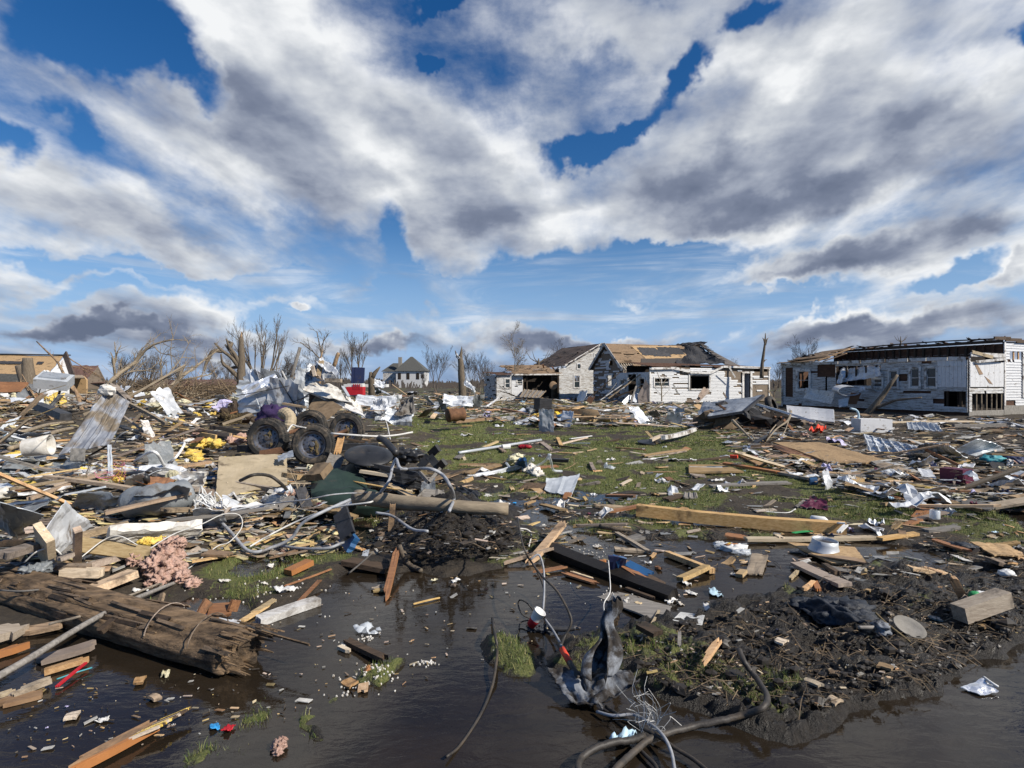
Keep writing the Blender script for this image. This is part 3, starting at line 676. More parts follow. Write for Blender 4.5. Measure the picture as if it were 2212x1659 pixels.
def window(wl_, r, parent, glass=True, sash=True, mt='white_wood', label=None, cw=.10, mull=False, broken=False):
    s0, s1, z0, z1 = r; mb = MB()
    for a, b, c, d in ((s0 - cw / 2, z0 - cw, s0 - cw / 2, z1 + cw), (s1 + cw / 2, z0 - cw, s1 + cw / 2, z1 + cw)): wl_.bar(mb, a, b, c, d, cw, mt, .075, .035)
    wl_.bar(mb, s0, z1 + cw / 2, s1, z1 + cw / 2, cw, mt, .077, .035); wl_.bar(mb, s0, z0 - cw / 2, s1, z0 - cw / 2, cw * .9, mt, .082, .05)
    f = fin(mb, 'window', parent, label=label)
    if sash:
        m2 = MB(); zm = (z0 + z1) / 2
        for a, b, c, d in ((s0 + .02, z0, s0 + .02, z1), (s1 - .02, z0, s1 - .02, z1), (s0 + .04, zm, s1 - .04, zm), (s0 + .04, z0 + .02, s1 - .04, z0 + .02), (s0 + .04, z1 - .02, s1 - .04, z1 - .02)): wl_.bar(m2, a, b, c, d, .04, mt, .03, .03)
        if mull: wl_.bar(m2, (s0 + s1) / 2, z0 + .04, (s0 + s1) / 2, z1 - .04, .05, mt, .032, .03)
        q = m2.build('sash', None, origin=parent['_o']); q.location = (0, 0, 0); q.parent = f
    if glass:
        m3 = MB(); zt = z1 - .04 if not broken else (z0 + z1) / 2 - .02
        m3.prism([wl_.p(s0 + .04, z0 + .04, .02), wl_.p(s1 - .04, z0 + .04, .02), wl_.p(s1 - .04, zt, .02), wl_.p(s0 + .04, zt, .02)], .006, 'window_glass')
        q = m3.build('pane', None, origin=parent['_o']); q.location = (0, 0, 0); q.parent = f
    return f
def slab(mb, p, th, mt): mb.prism(p, th, mt)
def board_roof(mb, r0, r1, e1, e0, n, mt, miss=0.1, jag=.3, th=.03, seed=0, seg=10, hole=None):
    """a roof plane of boards running along the ridge r0-r1 down to the eave e0-e1, some torn off"""
    rnd = random.Random(seed); r0, r1, e0, e1 = map(Vector, (r0, r1, e0, e1)); nrm = (r1 - r0).cross(e0 - r0).normalized()
    if nrm.z < 0: nrm = -nrm
    for i in range(n):
        f0, f1 = i / n, (i + .96) / n
        a0, a1 = r0.lerp(e0, f0), r1.lerp(e1, f0); b0, b1 = r0.lerp(e0, f1), r1.lerp(e1, f1); k = 0
        j0 = rnd.random() * jag / max((r1 - r0).length, 1); j1 = rnd.random() * jag / max((r1 - r0).length, 1); t = j0
        while t < 1 - j1 - .01:
            t2 = min(t + rnd.uniform(.6, 1.6) / seg, 1 - j1)
            if rnd.random() > miss and not (hole and hole((t + t2) / 2, (f0 + f1) / 2)):
                l = nrm * rnd.uniform(0, .02)
                v = [a0.lerp(a1, t) + l, a0.lerp(a1, t2) + l, b0.lerp(b1, t2) + l, b0.lerp(b1, t) + l]
                mb.add([q + nrm * th for q in v] + v, [(0, 1, 2, 3), (7, 6, 5, 4), (0, 4, 5, 1), (1, 5, 6, 2), (2, 6, 7, 3), (3, 7, 4, 0)], mt)
            t = t2
ax = Vector((.9285, .3713)); bx = Vector((-.3713, .9285))        # the street's two directions
FN = (.3713, -.9285); LN = (-.9285, -.3713)                      # a front faces FN, a left side faces LN
def pt(O, a, s, b=None, t=0.0, z=0.0):
    q = Vector((O[0] + a[0] * s, O[1] + a[1] * s, z))
    if b is not None: q += Vector((b[0] * t, b[1] * t, 0))
    return q

# === the middle house =====================================================
O2 = (10.27, 42.5)
h2 = thing('wrecked_house', 'white clapboard house with a torn gable roof, patched in yellow board and black tar paper', 'house', (15, 46, 0))
W2 = Wall(O2, ax, FN)
Z2 = 2.78
winA = rect(O2, ax, 'L', 500, 610, 682, 712); winB = rect(O2, ax, 'L', 950, 570, 1195, 742); dr = rect(O2, ax, 'L', 1640, 545, 1722, 880); dr[2] = .35
hl = rect(O2, ax, 'L', 1775, 492, 1948, 535)
def gone2(p):
    x, y = inv('L', p); n = mnoise.noise(Vector((x * .012, y * .03, 0))) ; n2 = mnoise.noise(Vector((x * .03, y * .06, 4)))
    g = .10 + max(0, n2) * .5
    if 755 < x < 950 and 480 < y < 745: g = .45 + .55 * math.sin(y * .095)
    if 755 < x < 860 and 745 < y < 850: g = .6
    if x > 1320 and y < 685 and (y - 480) < (x - 1300) * .68 + 40 * n: g = .97
    if 1540 < x < 1620 and 690 < y < 850: g = .5 + n2
    if x > 1740: g = .93 if not (580 < y < 605 or 640 < y < 680) else .25
    if 900 < x < 1060 and y > 860: g = .7
    return g
ops = [winA, winB, dr, hl]; L2 = loc_on(O2, ax, *px_('L', 1965, 700))[0]
mb = MB(); W2.boards(mb, .12, Z2, lambda z: (0, L2), ops, 'sheathing', e=.2, off=.0, th=.03, tilt=0)
fin(mb, 'sheathing', h2, label='bare brown sheathing board')
mb = MB(); W2.boards(mb, .12, Z2 - .02, lambda z: (.08, L2 - .05), [winA, winB, dr, hl], 'clapboard', gone=gone2, seg=.45)
for s0 in (.04, L2): W2.bar(mb, s0, .1, s0, Z2, .12, 'white_wood', .05)
fin(mb, 'siding', h2)
window(W2, winA, h2, mull=True, broken=True, label='low wide window with a snapped sash'); window(W2, winB, h2, sash=False, glass=False, cw=.13, label='big black window opening without glass')
mb = MB(); W2.bar(mb, dr[0] - .09, dr[2], dr[0] - .09, dr[3] + .1, .2, 'white_wood', .08); W2.bar(mb, dr[1] + .09, dr[2], dr[1] + .09, dr[3] + .1, .2, 'white_wood', .08); W2.bar(mb, dr[0], dr[3] + .06, dr[1], dr[3] + .06, .14, 'white_wood', .085)
fin(mb, 'door_frame', h2)
mb = MB(); q0 = W2.p(dr[1], dr[2], -.05); mb.prism([q0, q0 - W2.n * .75 - W2.a * .25, q0 - W2.n * .75 - W2.a * .25 + Vector((0, 0, 2)), q0 + Vector((0, 0, 2))], .04, 'sheet_white'); fin(mb, 'door', h2)
# fascia, broken in a shallow V
fa = [('L', 440, 486), ('L', 752, 478), ('L', 985, 535), ('L', 1200, 545), ('L', 1355, 462), ('L', 1968, 478)]
pp = [loc_on(O2, ax, *px_(*q)) for q in fa]; mb = MB()
for (s0, z0), (s1, z1) in zip(pp, pp[1:]): mb.beam(W2.p(s0, z0, .22), W2.p(s1, z1, .22), .16, .04, 'white_wood', up=W2.n, jag=.05)
fin(mb, 'fascia', h2)
# inner rooms: back wall, floor, flat ceiling, so the openings look into dark rooms
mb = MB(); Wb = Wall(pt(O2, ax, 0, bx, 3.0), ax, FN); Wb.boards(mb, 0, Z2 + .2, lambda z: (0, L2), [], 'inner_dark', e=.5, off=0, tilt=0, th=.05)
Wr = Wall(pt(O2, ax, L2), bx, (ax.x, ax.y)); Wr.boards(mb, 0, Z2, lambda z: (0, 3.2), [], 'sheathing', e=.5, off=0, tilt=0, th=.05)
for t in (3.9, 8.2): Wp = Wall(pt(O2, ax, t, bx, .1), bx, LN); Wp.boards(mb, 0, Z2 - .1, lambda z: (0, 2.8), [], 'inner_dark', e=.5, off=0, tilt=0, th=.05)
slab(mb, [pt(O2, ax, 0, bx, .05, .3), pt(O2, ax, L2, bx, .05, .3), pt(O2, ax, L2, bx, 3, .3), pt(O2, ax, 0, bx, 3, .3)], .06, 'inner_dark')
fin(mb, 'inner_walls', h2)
mb = MB(); zc_ = Z2 + .02
board_roof(mb, pt(O2, ax, -.1, bx, 3.2, zc_ + .45), pt(O2, ax, L2, bx, 3.2, zc_ + .3), pt(O2, ax, L2 + .2, bx, -.25, zc_ + .02), pt(O2, ax, -.1, bx, -.22, zc_ + .02), 16, 'rust_board', miss=.06, jag=.4, seed=3,
           hole=lambda t, f: .2 < t < .55 and f > .9 - .5 * math.sin((t - .2) / .35 * 3.14))
fin(mb, 'porch_roof', h2, label='thin brown boards of the low front roof')
# left side of the front wing, in its own shade: window, doorway, window
S2 = Wall(O2, bx, LN); LS = 4.5; ZS = 2.42
w1 = rect(O2, bx, 'L', 78, 632, 133, 742); d1 = rect(O2, bx, 'L', 175, 560, 282, 900); d1[2] = .25; w2_ = rect(O2, bx, 'L', 322, 612, 385, 760)
mb = MB(); S2.boards(mb, .1, ZS, lambda z: (0, LS), [w1, d1, w2_], 'sheathing', e=.2, off=0, th=.03, tilt=0); fin(mb, 'side_sheathing', h2)
mb = MB(); S2.boards(mb, .1, ZS, lambda z: (0, LS), [w1, d1, w2_], 'clapboard', gone=lambda p: .13)
for s0 in (0.06, LS - .06): S2.bar(mb, s0, .1, s0, ZS, .12, 'white_wood', .05)
fin(mb, 'side_siding', h2)
window(S2, w1, h2, cw=.12); window(S2, w2_, h2, glass=False, cw=.12); mb = MB()
for q in (d1[0] - .06, d1[1] + .06): S2.bar(mb, q, d1[2], q, d1[3] + .1, .12, 'white_wood', .08)
fin(mb, 'doorway', h2)
# gable wing
G2 = (9.17, 47.0); GW = 4.84; ZE, ZR = 2.91, 4.88
GWl = Wall(G2, bx, LN)
gr = lambda z: (0, GW) if z < ZE else ((z - ZE) / (ZR - ZE) * GW / 2, GW - (z - ZE) / (ZR - ZE) * GW / 2)
wg = rect(G2, bx, 'K', 1885, 640, 1952, 800); vg = rect(G2, bx, 'K', 1912, 440, 1955, 500)
mb = MB(); GWl.boards(mb, .1, ZR, gr, [wg, vg], 'sheathing', e=.2, off=0, th=.03, tilt=0); fin(mb, 'gable_sheathing', h2)
mb = MB(); GWl.boards(mb, .1, ZR, gr, [wg, vg], 'clapboard', gone=lambda p: .66 + .5 * mnoise.noise(Vector((p.y * .8, p.z * 6, 1)))); fin(mb, 'gable_siding', h2)
window(GWl, wg, h2, glass=False, cw=.13)
mb = MB()
for t0, t1 in ((-.25, GW / 2), (GW + .25, GW / 2)):
    z0 = ZE - .25 * (ZR - ZE) / (GW / 2)
    mb.beam(GWl.p(t0, z0 + .10, .35), GWl.p(t1, ZR + .12, .35), .24, .04, 'white_wood', up=GWl.n)
fin(mb, 'bargeboard', h2)
ap = GWl.p(GW / 2, ZR + .1); ef = GWl.p(-.3, ZE - .16); eb = GWl.p(GW + .3, ZE - .16); AX = Vector((ax.x, ax.y, 0)); RL = 8.0
mb = MB()
def hole_front(t, f): return (.04 < t < .22 and f > .76) or (t > .93 and f > .3 and (t - .93) * 9 > 1.1 - f)
board_roof(mb, ap - AX * .4, ap + AX * RL, ef + AX * RL, ef - AX * .4, 22, 'roof_board', .03, .2, seed=2, hole=lambda t, f: hole_front(t, f) or t > .36 and f > .12)
fin(mb, 'roof_boards', h2, label='bare weathered roof boards near the gable')
def on_roof(t, f, up=.05):
    a_ = (ap - AX * .4).lerp(ap + AX * RL, t); e_ = (ef - AX * .4).lerp(ef + AX * RL, t); n_ = AX.cross(e_ - a_).normalized(); n_ = n_ if n_.z > 0 else -n_
    return a_.lerp(e_, f) + n_ * up
mb = MB(); mb.quad([on_roof(.31, .08), on_roof(.90, .02), on_roof(.95, .56), on_roof(.38, .60)], .02, 'osb_board', 20, 8, 0, jag=.02); fin(mb, 'roof_patch', h2, label='yellow board patch on the roof')
for i, (t0, f0, t1, f1, sd) in enumerate(((.37, .14, .60, .47, 1), (.62, .10, .92, .40, 5), (.50, .22, .72, .50, 8))):
    mb = MB(); mb.quad([on_roof(t0, f0, .075), on_roof(t1, f0, .075), on_roof(t1, f1, .075), on_roof(t0, f1, .075)], .012, 'tar_paper', 24, 12, .006, 4, seed=sd, jag=.10); fin(mb, 'tar_paper', h2)
mb = MB(); mb.quad([on_roof(.32, .60, .06), on_roof(.97, .55, .06), on_roof(1.0, 1.0, .06), on_roof(.24, 1.0, .06)], .03, 'shingle', 24, 8, .03, 2, jag=.03); fin(mb, 'roof_shingles', h2)
mb = MB(); board_roof(mb, ap - AX * .4, ap + AX * RL, eb + AX * RL, eb - AX * .4, 18, 'shingle', .02, .2, seed=9); fin(mb, 'roof_back', h2)
mb = MB(); Wf = Wall(G2, ax, FN); Wf.boards(mb, .1, ZE + .1, lambda z: (0, 7.6), [], 'grey_wood', e=.16, off=0, th=.03, tilt=0, gone=lambda p: .06); fin(mb, 'front_wall', h2)
mb = MB()
for i in range(7):
    t = .05 + i * .028; mb.beam(on_roof(t, .7, -.1), on_roof(t + .01, 1.02, -.1), .05, .12, 'pine_wood')
fin(mb, 'rafters', h2)
# rear hip roof, sagging and black
c0, c1, c2, c3 = Q(1440, 747, 55), Q(1506, 741, 54.5), Q(1566, 787, 48), Q(1464, 790, 48.6)
mb = MB(); mb.quad([c0, c1, c2, c3], .06, 'tar_paper', 22, 12, .35, 2.2, seed=4, jag=.05); fin(mb, 'hip_roof', h2, label='sagging hip roof under black tar paper')
mb = MB()
for i in range(9):
    mb.beam(c1.lerp(c2, .05 + i * .1) + Vector((random.uniform(-.2, .2), 0, random.uniform(-.1, .15))), c1.lerp(c2, .2 + i * .09) + Vector((.3, 0, .12)), .3, .05, 'shingle')
fin(mb, 'hip_edge', h2)
mb = MB(); c4 = Q(1600, 792, 53); mb.prism([c2, c1, c4], .06, 'shingle'); fin(mb, 'hip_side', h2)
mb = MB(); q0, q1 = Q(1421, 752, 54), Q(1503, 740, 53.5)
for i in range(6): mb.quad([q0 + Vector((i * .5, 0, .1 * i)), q0 + Vector((i * .5 + 1.4, 0, .12 * i)), q1 - Vector(((5 - i) * .45 - 1.1, 0, .0)), q1 - Vector(((5 - i) * .45, 0, .5))], .03, 'tar_paper', 6, 5, .15, 3, seed=20 + i, jag=.08)
for i in range(8):
    a_ = Q(1484 + i * 3, 750 + i * 2, 53.4); mb.beam(a_, a_ + Vector((random.uniform(.6, 1.2), 0, random.uniform(-.6, .5))), .14, .05, 'dark_wood')
fin(mb, 'torn_ridge', h2, label='torn black ridge with snapped rafters')
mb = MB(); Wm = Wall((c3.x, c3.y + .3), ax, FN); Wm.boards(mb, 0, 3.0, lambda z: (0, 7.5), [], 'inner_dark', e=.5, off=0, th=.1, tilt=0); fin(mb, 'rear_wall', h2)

# === the gabled house behind on the left ==================================
O1 = (4.38, 53.0); h1 = thing('gabled_house', 'worn white clapboard house with brown gable roof and a collapsed side porch', 'house', (8, 56, 0))
W1 = Wall(O1, ax, FN); s_t, z_t = loc_on(O1, ax, *px_('K', 1290, 495)); s_a, z_a = loc_on(O1, ax, 1297.6, 744.9); half = s_a - s_t
def g1(z):
    if z < 2.95: return (0, s_a + half)
    if z < z_t: return (s_t, s_a + half)
    f = (z - z_t) / (z_a - z_t) * half; return (s_t + f, s_a + half - f)
q1 = rect(O1, ax, 'K', 1400, 648, 1474, 820); q2 = rect(O1, ax, 'K', 1447, 478, 1488, 552); q3 = rect(O1, ax, 'K', 1698, 340, 1790, 475)
mb = MB(); W1.boards(mb, .1, z_a, g1, [q1, q2, q3], 'sheathing', e=.2, off=0, th=.03, tilt=0); fin(mb, 'sheathing', h1)
mb = MB(); W1.boards(mb, .1, z_a, g1, [q1, q2, q3], 'clapboard_worn', gone=lambda p: .03 + .35 * max(0, mnoise.noise(Vector((p.x * .9, p.z * 5, 2))) - .15)); fin(mb, 'siding', h1)
window(W1, q1, h1, broken=True); window(W1, q2, h1, sash=False, cw=.07, label='small square window without glass'); window(W1, q3, h1)
mb = MB(); W1.bar(mb, s_t - .25, z_t - .05, s_a, z_a + .1, .16, 'white_wood', .25); W1.bar(mb, s_a + half + .25, z_t - .05, s_a, z_a + .1, .16, 'white_wood', .25); fin(mb, 'bargeboard', h1)
mb = MB(); a0 = W1.p(s_a, z_a + .1, .35); BX = Vector((bx.x, bx.y, 0)); e0 = W1.p(s_t - .35, z_t - .12, .35); e2 = W1.p(s_a + half + .35, z_t - .12, .35)
mb.quad([a0, a0 + BX * 8.5, e0 + BX * 8.5, e0], .05, 'roof_brown', 20, 14, .10, 3, seed=3, jag=.03)
mb.quad([e2, e2 + BX * 8.5, a0 + BX * 8.5, a0], .05, 'roof_brown', 6, 6, .05, 3, seed=3); fin(mb, 'roof', h1)
mb = MB(); rnd = random.Random(8)
for i in range(40):
    t = rnd.random(); f = rnd.uniform(.2, 1.25); p0 = a0.lerp(e0, f) + BX * 8.3 * t + Vector((0, 0, .06)); mb.beam(p0, p0 + Vector((rnd.uniform(-1.2, 1.2), rnd.uniform(-.8, .8), rnd.uniform(-.1, .12) - .3 * (f > 1))), .16, .03, rnd.choice(['shingle', 'old_wood', 'dark_wood', 'tar_paper']), jag=.1)
fin(mb, 'loose_roof_boards', h1)
mb = MB(); Wall(pt(O1, ax, .2), bx, LN).boards(mb, .1, 2.9, lambda z: (0, 8.5), [], 'dark_wood', e=.25, off=0, th=.04, tilt=0); fin(mb, 'side_wall', h1)
# side porch
k0 = loc_on(O1, ax, *px_('K', 500, 700))[0]; k1 = loc_on(O1, ax, *px_('K', 660, 700))[0]
mb = MB(); wq = rect(O1, ax, 'K', 578, 705, 648, 765); Wl = Wall(O1, ax, FN)
Wl.boards(mb, .1, 2.35, lambda z: (k0, k1), [wq], 'clapboard', gone=lambda p: .08); fin(mb, 'porch_siding', h1); window(Wl, wq, h1, cw=.08)
mb = MB(); Wall(pt(O1, ax, k1, bx, 1.7), ax, FN).boards(mb, .1, 2.5, lambda z: (0, -k1), [], 'inner_dark', e=.22, off=0, th=.03, tilt=0); fin(mb, 'porch_wall', h1)
mb = MB()
for s0 in (k1 + .08, k1 + .45, -.06): Wl.bar(mb, s0, .1, s0, 2.4, .11, 'dark_wood', -.05, .11)
fin(mb, 'porch_posts', h1)
mb = MB(); board_roof(mb, pt(O1, ax, k0 - .2, bx, 3.4, 3.25), pt(O1, ax, .1, bx, 3.4, 3.35), pt(O1, ax, .25, bx, -.5, 2.42), pt(O1, ax, k0 - .2, bx, -.5, 2.36), 16, 'roof_board', .12, .5, seed=6, seg=5)
for i in range(26):
    p0 = pt(O1, ax, rnd.uniform(k0, 0), bx, rnd.uniform(-.5, 2.8), rnd.uniform(2.5, 3.0)); d = Vector((rnd.uniform(-1, 1), rnd.uniform(-.6, .6), rnd.uniform(-.15, .35))); mb.beam(p0, p0 + d, .14, .03, rnd.choice(['red_wood', 'old_wood', 'dark_wood', 'rust_board']), jag=.1)
fin(mb, 'porch_roof', h1); mb = MB(); Wl.bar(mb, k0 - .2, 2.34, .2, 2.40, .12, 'white_wood', .48); fin(mb, 'porch_fascia', h1)
mb = MB()   # fallen slatted ramp under the porch
qa, qb, qc, qd = W('K', 620, 960, 50), W('K', 900, 975, 49.5), W('K', 995, 875, 51), W('K', 690, 850, 51.5); mb.quad([qa, qb, qc, qd], .05, 'grey_wood', 4, 4)
for i in range(6):
    f = i / 5; mb.beam(qa.lerp(qb, f) + Vector((0, -.1, .05)), qd.lerp(qc, f) + Vector((0, -.1, .05)), .06, .06, 'old_wood')
one(mb, 'fallen_porch_deck', 'fallen brown porch deck with raised battens leaning under the porch', 'decking')
mb = MB(); mb.lump(W('K', 1100, 790, 51.5), .38, 'ply_brown', .1, 1, 1, 8, sq=(1, .2, 1), M=Euler((0, .5, 0)).to_matrix())
one(mb, 'broken_board', 'tan broken panel standing inside the dark porch', 'panel')

# === the flattened cottage further left ===================================
h0 = thing('flattened_cottage', 'low roofless white cottage leaning beside the leafless tree', 'house', (-1, 51, 0))
O0 = (W('K', 285, 900, 50).x, 50.0); W0 = Wall(O0, ax, FN); wc = rect(O0, ax, 'K', 408, 698, 470, 822); LC = loc_on(O0, ax, *px_('K', 497, 700))[0]
mb = MB(); W0.boards(mb, .05, 2.3, lambda z: (0, LC), [wc], 'clapboard_worn', gone=lambda p: .06); fin(mb, 'siding', h0); window(W0, wc, h0)
mb = MB(); Wk = Wall(O0, bx, LN); Wk.boards(mb, .05, 2.25, lambda z: (0, 3.2), [], 'clapboard_worn', gone=lambda p: .35); fin(mb, 'side_siding', h0)
mb = MB(); Wall(pt(O0, ax, .05), bx, LN).boards(mb, 0, 2.2, lambda z: (0, 3), [], 'dark_wood', e=.5, off=-.05, tilt=0); Wall(pt(O0, ax, 0, bx, 1.5), ax, FN).boards(mb, 0, 2.3, lambda z: (0, LC + 1), [], 'inner_dark', e=.5, off=0, tilt=0); fin(mb, 'inner_walls', h0)
mb = MB(); board_roof(mb, pt(O0, ax, -.5, bx, 3, 2.55), pt(O0, ax, LC + .6, bx, 3, 2.6), pt(O0, ax, LC + .5, bx, -.3, 2.32), pt(O0, ax, -.4, bx, -.3, 2.28), 12, 'rust_board', .25, .6, seed=16, seg=5); fin(mb, 'roof', h0)

# === the right-hand house ==================================================
FA = Vector((.3713, -.9285)); A1 = Vector((21.66, 27.0)); A0 = A1 - FA * 10.85
h3 = thing('roofless_house', 'long white clapboard house at the right, its roof torn away over bare brown studs', 'house', (21, 31, 0))
W3 = Wall((A0.x, A0.y), FA, LN); L3 = 10.85; Z3 = 2.83
R3 = lambda c, *q: rect((A0.x, A0.y), FA, c, *q)
w31 = R3('M', 430, 585, 585, 842); pn = R3('M', 248, 545, 355, 965); hb = R3('M', 705, 492, 965, 662); sl = R3('M', 820, 662, 848, 865); bh = R3('M', 972, 492, 1620, 800)
w32 = R3('M', 1515, 692, 1640, 815); w33 = R3('M', 1748, 578, 1858, 818); w34 = R3('N', 432, 602, 566, 892); w35 = R3('N', 684, 590, 832, 892); vb = R3('N', 855, 470, 1310, 893); lh = R3('N', 952, 965, 1305, 1215); sh_ = R3('N', 780, 1060, 950, 1170)
gp3 = R3('M', 1880, 610, 2005, 715)
opsS = [w31, bh, sl, w32, w33, w34, w35, lh]; opsC = opsS + [pn, hb, vb, sh_, gp3]
for q in opsS + opsC: q[0] = max(q[0], .02); q[1] = min(q[1], L3 - .02)
def gone3(p):
    x, y = inv('N', p); g = .05 + .55 * max(0, mnoise.noise(Vector((x * .004, y * .03, 5))) - .05)
    if y > 1230: g += .12
    if 300 < x < 850 and 900 < y < 990: g = .55
    return g
mb = MB(); W3.boards(mb, .0, Z3, lambda z: (0, L3), opsS, 'rust_board', e=.2, off=0, th=.03, tilt=0); fin(mb, 'sheathing', h3, label='dark red-brown boards showing through the siding')
mb = MB(); W3.boards(mb, .22, Z3 - .1, lambda z: (0, L3), opsC, 'clapboard_worn', gone=gone3, e=.125, seg=.5)
W3.bar(mb, .04, .1, .04, Z3, .10, 'white_wood', .06); fin(mb, 'siding', h3)
for q, kw in ((w31, dict(glass=False, cw=.16, label='tall open window with a wide white casing')), (w32, dict(cw=.09)), (w33, dict(cw=.09)), (w34, dict(cw=.09)), (w35, dict(cw=.09))): window(W3, q, h3, **kw)
mb = MB(); n = 7; vw = (vb[1] - vb[0]) / n
for i in range(n): mb.box(W3.p(vb[0] + vw * (i + .5), (vb[2] + vb[3]) / 2, .06), (vw - .008, .03, vb[3] - vb[2]), 'white_paint', Matrix(((FA.x, LN[0], 0), (FA.y, LN[1], 0), (0, 0, 1))))
W3.bar(mb, vb[0], vb[3] - .28, vb[1], vb[3] - .28, .03, 'white_wood', .09); fin(mb, 'board_panel', h3, label='smooth white vertical boards beside the corner')
mb = MB()   # eave band: broken white frieze boards above the windows
zt = Z3 - .02; s_ = 0
while s_ < L3:
    l = random.uniform(.7, 1.5); e_ = min(s_ + l, L3); W3.bar(mb, s_, zt + random.uniform(-.02, .02), e_ - .05, zt + random.uniform(-.03, .02), .17, 'white_wood', .10); s_ += l
fin(mb, 'frieze_boards', h3)
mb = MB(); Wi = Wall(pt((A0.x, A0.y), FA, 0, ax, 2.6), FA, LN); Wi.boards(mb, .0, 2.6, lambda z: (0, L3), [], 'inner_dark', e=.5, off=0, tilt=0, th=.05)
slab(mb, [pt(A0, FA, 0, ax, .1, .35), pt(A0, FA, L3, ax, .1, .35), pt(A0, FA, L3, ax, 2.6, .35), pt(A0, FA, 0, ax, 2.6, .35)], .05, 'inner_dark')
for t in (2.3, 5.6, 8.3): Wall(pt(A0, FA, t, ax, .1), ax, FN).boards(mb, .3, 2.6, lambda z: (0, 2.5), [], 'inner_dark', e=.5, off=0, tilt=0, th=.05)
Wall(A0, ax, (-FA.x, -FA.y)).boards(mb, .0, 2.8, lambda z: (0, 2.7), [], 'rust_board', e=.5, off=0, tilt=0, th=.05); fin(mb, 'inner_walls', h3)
mb = MB()
for t in np.arange(.3, L3, .6): W3.bar(mb, t, .3, t, 2.7, .09, 'dark_wood', -.08, .06)
fin(mb, 'studs', h3)
# main block rising behind the lean-to, siding gone
MC = pt(A1, ax, 2.74); Lm = 12.5; M0 = MC - Vector((FA.x, FA.y, 0)) * Lm; WM = Wall((M0.x, M0.y), FA, LN); ZM = 3.66
mb = MB(); WM.boards(mb, 2.3, ZM - .1, lambda z: (3.2, Lm), [], 'rust_board', e=.16, off=0, tilt=0, th=.03); fin(mb, 'upper_wall', h3, label='exposed dark brown upper wall')
mb = MB(); t = 3.3
while t < Lm: WM.bar(mb, t, 2.4, t + random.uniform(-.04, .04), ZM - .1, .10, random.choice(['dark_wood', 'dark_wood', 'rust_board']), .05, .09); t += .42
mb.beam(WM.p(3.2, ZM - .02, .08), WM.p(Lm, ZM + .02, .08), .22, .14, 'dark_wood'); mb.beam(WM.p(4.6, ZM + .12, .0), WM.p(Lm - .05, ZM + .16, .0), .26, .05, 'dark_wood', jag=.2); 
for i in range(26): q_ = WM.p(3.6 + i * .34, ZM + .1, random.uniform(-.6, .2)); mb.beam(q_, q_ + Vector((random.uniform(-.7, .7), random.uniform(-.5, .5), random.uniform(-.12, .22))), .16, .04, random.choice(['dark_wood', 'rust_board', 'old_wood', 'tar_paper']), jag=.12)
fin(mb, 'upper_studs', h3)
mb = MB(); WE = Wall((MC.x, MC.y), ax, FN)
we = rect((MC.x, MC.y), ax, 'N', 2185, 460, 2330, 1015); ee = rect((MC.x, MC.y), ax, 'N', 1905, 1100, 2060, 1215); tt_ = rect((MC.x, MC.y), ax, 'N', 1970, 315, 2180, 460)
WE.boards(mb, .5, ZM - .05, lambda z: (0, 6), [we, ee, tt_], 'clapboard', e=.135, gone=lambda p: .04); WE.bar(mb, .03, .5, .03, ZM, .12, 'white_wood', .06); fin(mb, 'end_siding', h3)
mb = MB(); WE.boards(mb, 0, ZM, lambda z: (0, 6), [we, tt_], 'rust_board', e=.2, off=0, tilt=0, th=.03); fin(mb, 'end_sheathing', h3); window(WE, we, h3, cw=.14)
mb = MB()
for t in np.arange(.1, 1.6, .4): WE.bar(mb, t, 2.2, t, 3.3, .07, 'pine_wood', -.03, .05)
for i in range(4): mb.beam(WE.p(-.9 + .9 * i, ZM + .14 - .05 * i, .1), WE.p(.4 + .9 * i, ZM + .16 - .06 * i, .1), .16, .06, 'dark_wood', up=WE.n); 
fin(mb, 'end_studs', h3)
# the lean-to's lit end wall
W4 = Wall((A1.x, A1.y), ax, FN); L4 = 2.70
vq = rect((A1.x, A1.y), ax, 'N', 1330, 500, 1870, 890); st = rect((A1.x, A1.y), ax, 'N', 1372, 990, 1868, 1280); tp = rect((A1.x, A1.y), ax, 'N', 1350, 420, 1870, 495)
for q in (vq, st, tp): q[0] = max(q[0], .05); q[1] = min(q[1], L4 - .03)
mb = MB(); W4.boards(mb, .25, 3.02, lambda z: (0.02, L4), [vq, st, tp], 'clapboard_worn', e=.125, gone=lambda p: .10); fin(mb, 'corner_siding', h3)
mb = MB(); n = 7; vw = (vq[1] - vq[0]) / n
for i in range(n):
    z1_ = vq[3]; mb.box(W4.p(vq[0] + vw * (i + .5), (vq[2] + z1_) / 2, .05), (vw - .012, .03, z1_ - vq[2]), 'white_paint', Matrix(((ax.x, FN[0], 0), (ax.y, FN[1], 0), (0, 0, 1))))
fin(mb, 'corner_panel', h3, label='white vertical boards with a jagged crack')
mb = MB()
for pts in ([(1400, 520), (1450, 540), (1540, 690), (1480, 700)], [(1560, 720), (1640, 780), (1690, 850), (1630, 830)]):
    mb.prism([W4.p(*loc_on(A1, ax, *px_('N', *q)), .073) for q in pts][::-1], .01, 'ply_brown')
fin(mb, 'bare_patch', h3)
mb = MB()
for i in range(7): W4.bar(mb, st[0] + .05 + i * (st[1] - st[0] - .1) / 6, st[2], st[0] + .05 + i * (st[1] - st[0] - .1) / 6, st[3], .06, 'old_wood', -.02, .05)
W4.bar(mb, .0, 2.98, L4, 2.95, .2, 'white_wood', .12); mb.beam(W4.p(0, 3.1, .15), W4.p(1.6, 2.85, .2), .15, .04, 'pine_wood', up=W4.n, jag=.1)
mb.beam(W4.p(.3, 2.62, .15), W4.p(2.6, 2.8, .2), .12, .04, 'white_wood', up=W4.n, jag=.1); fin(mb, 'corner_studs', h3)
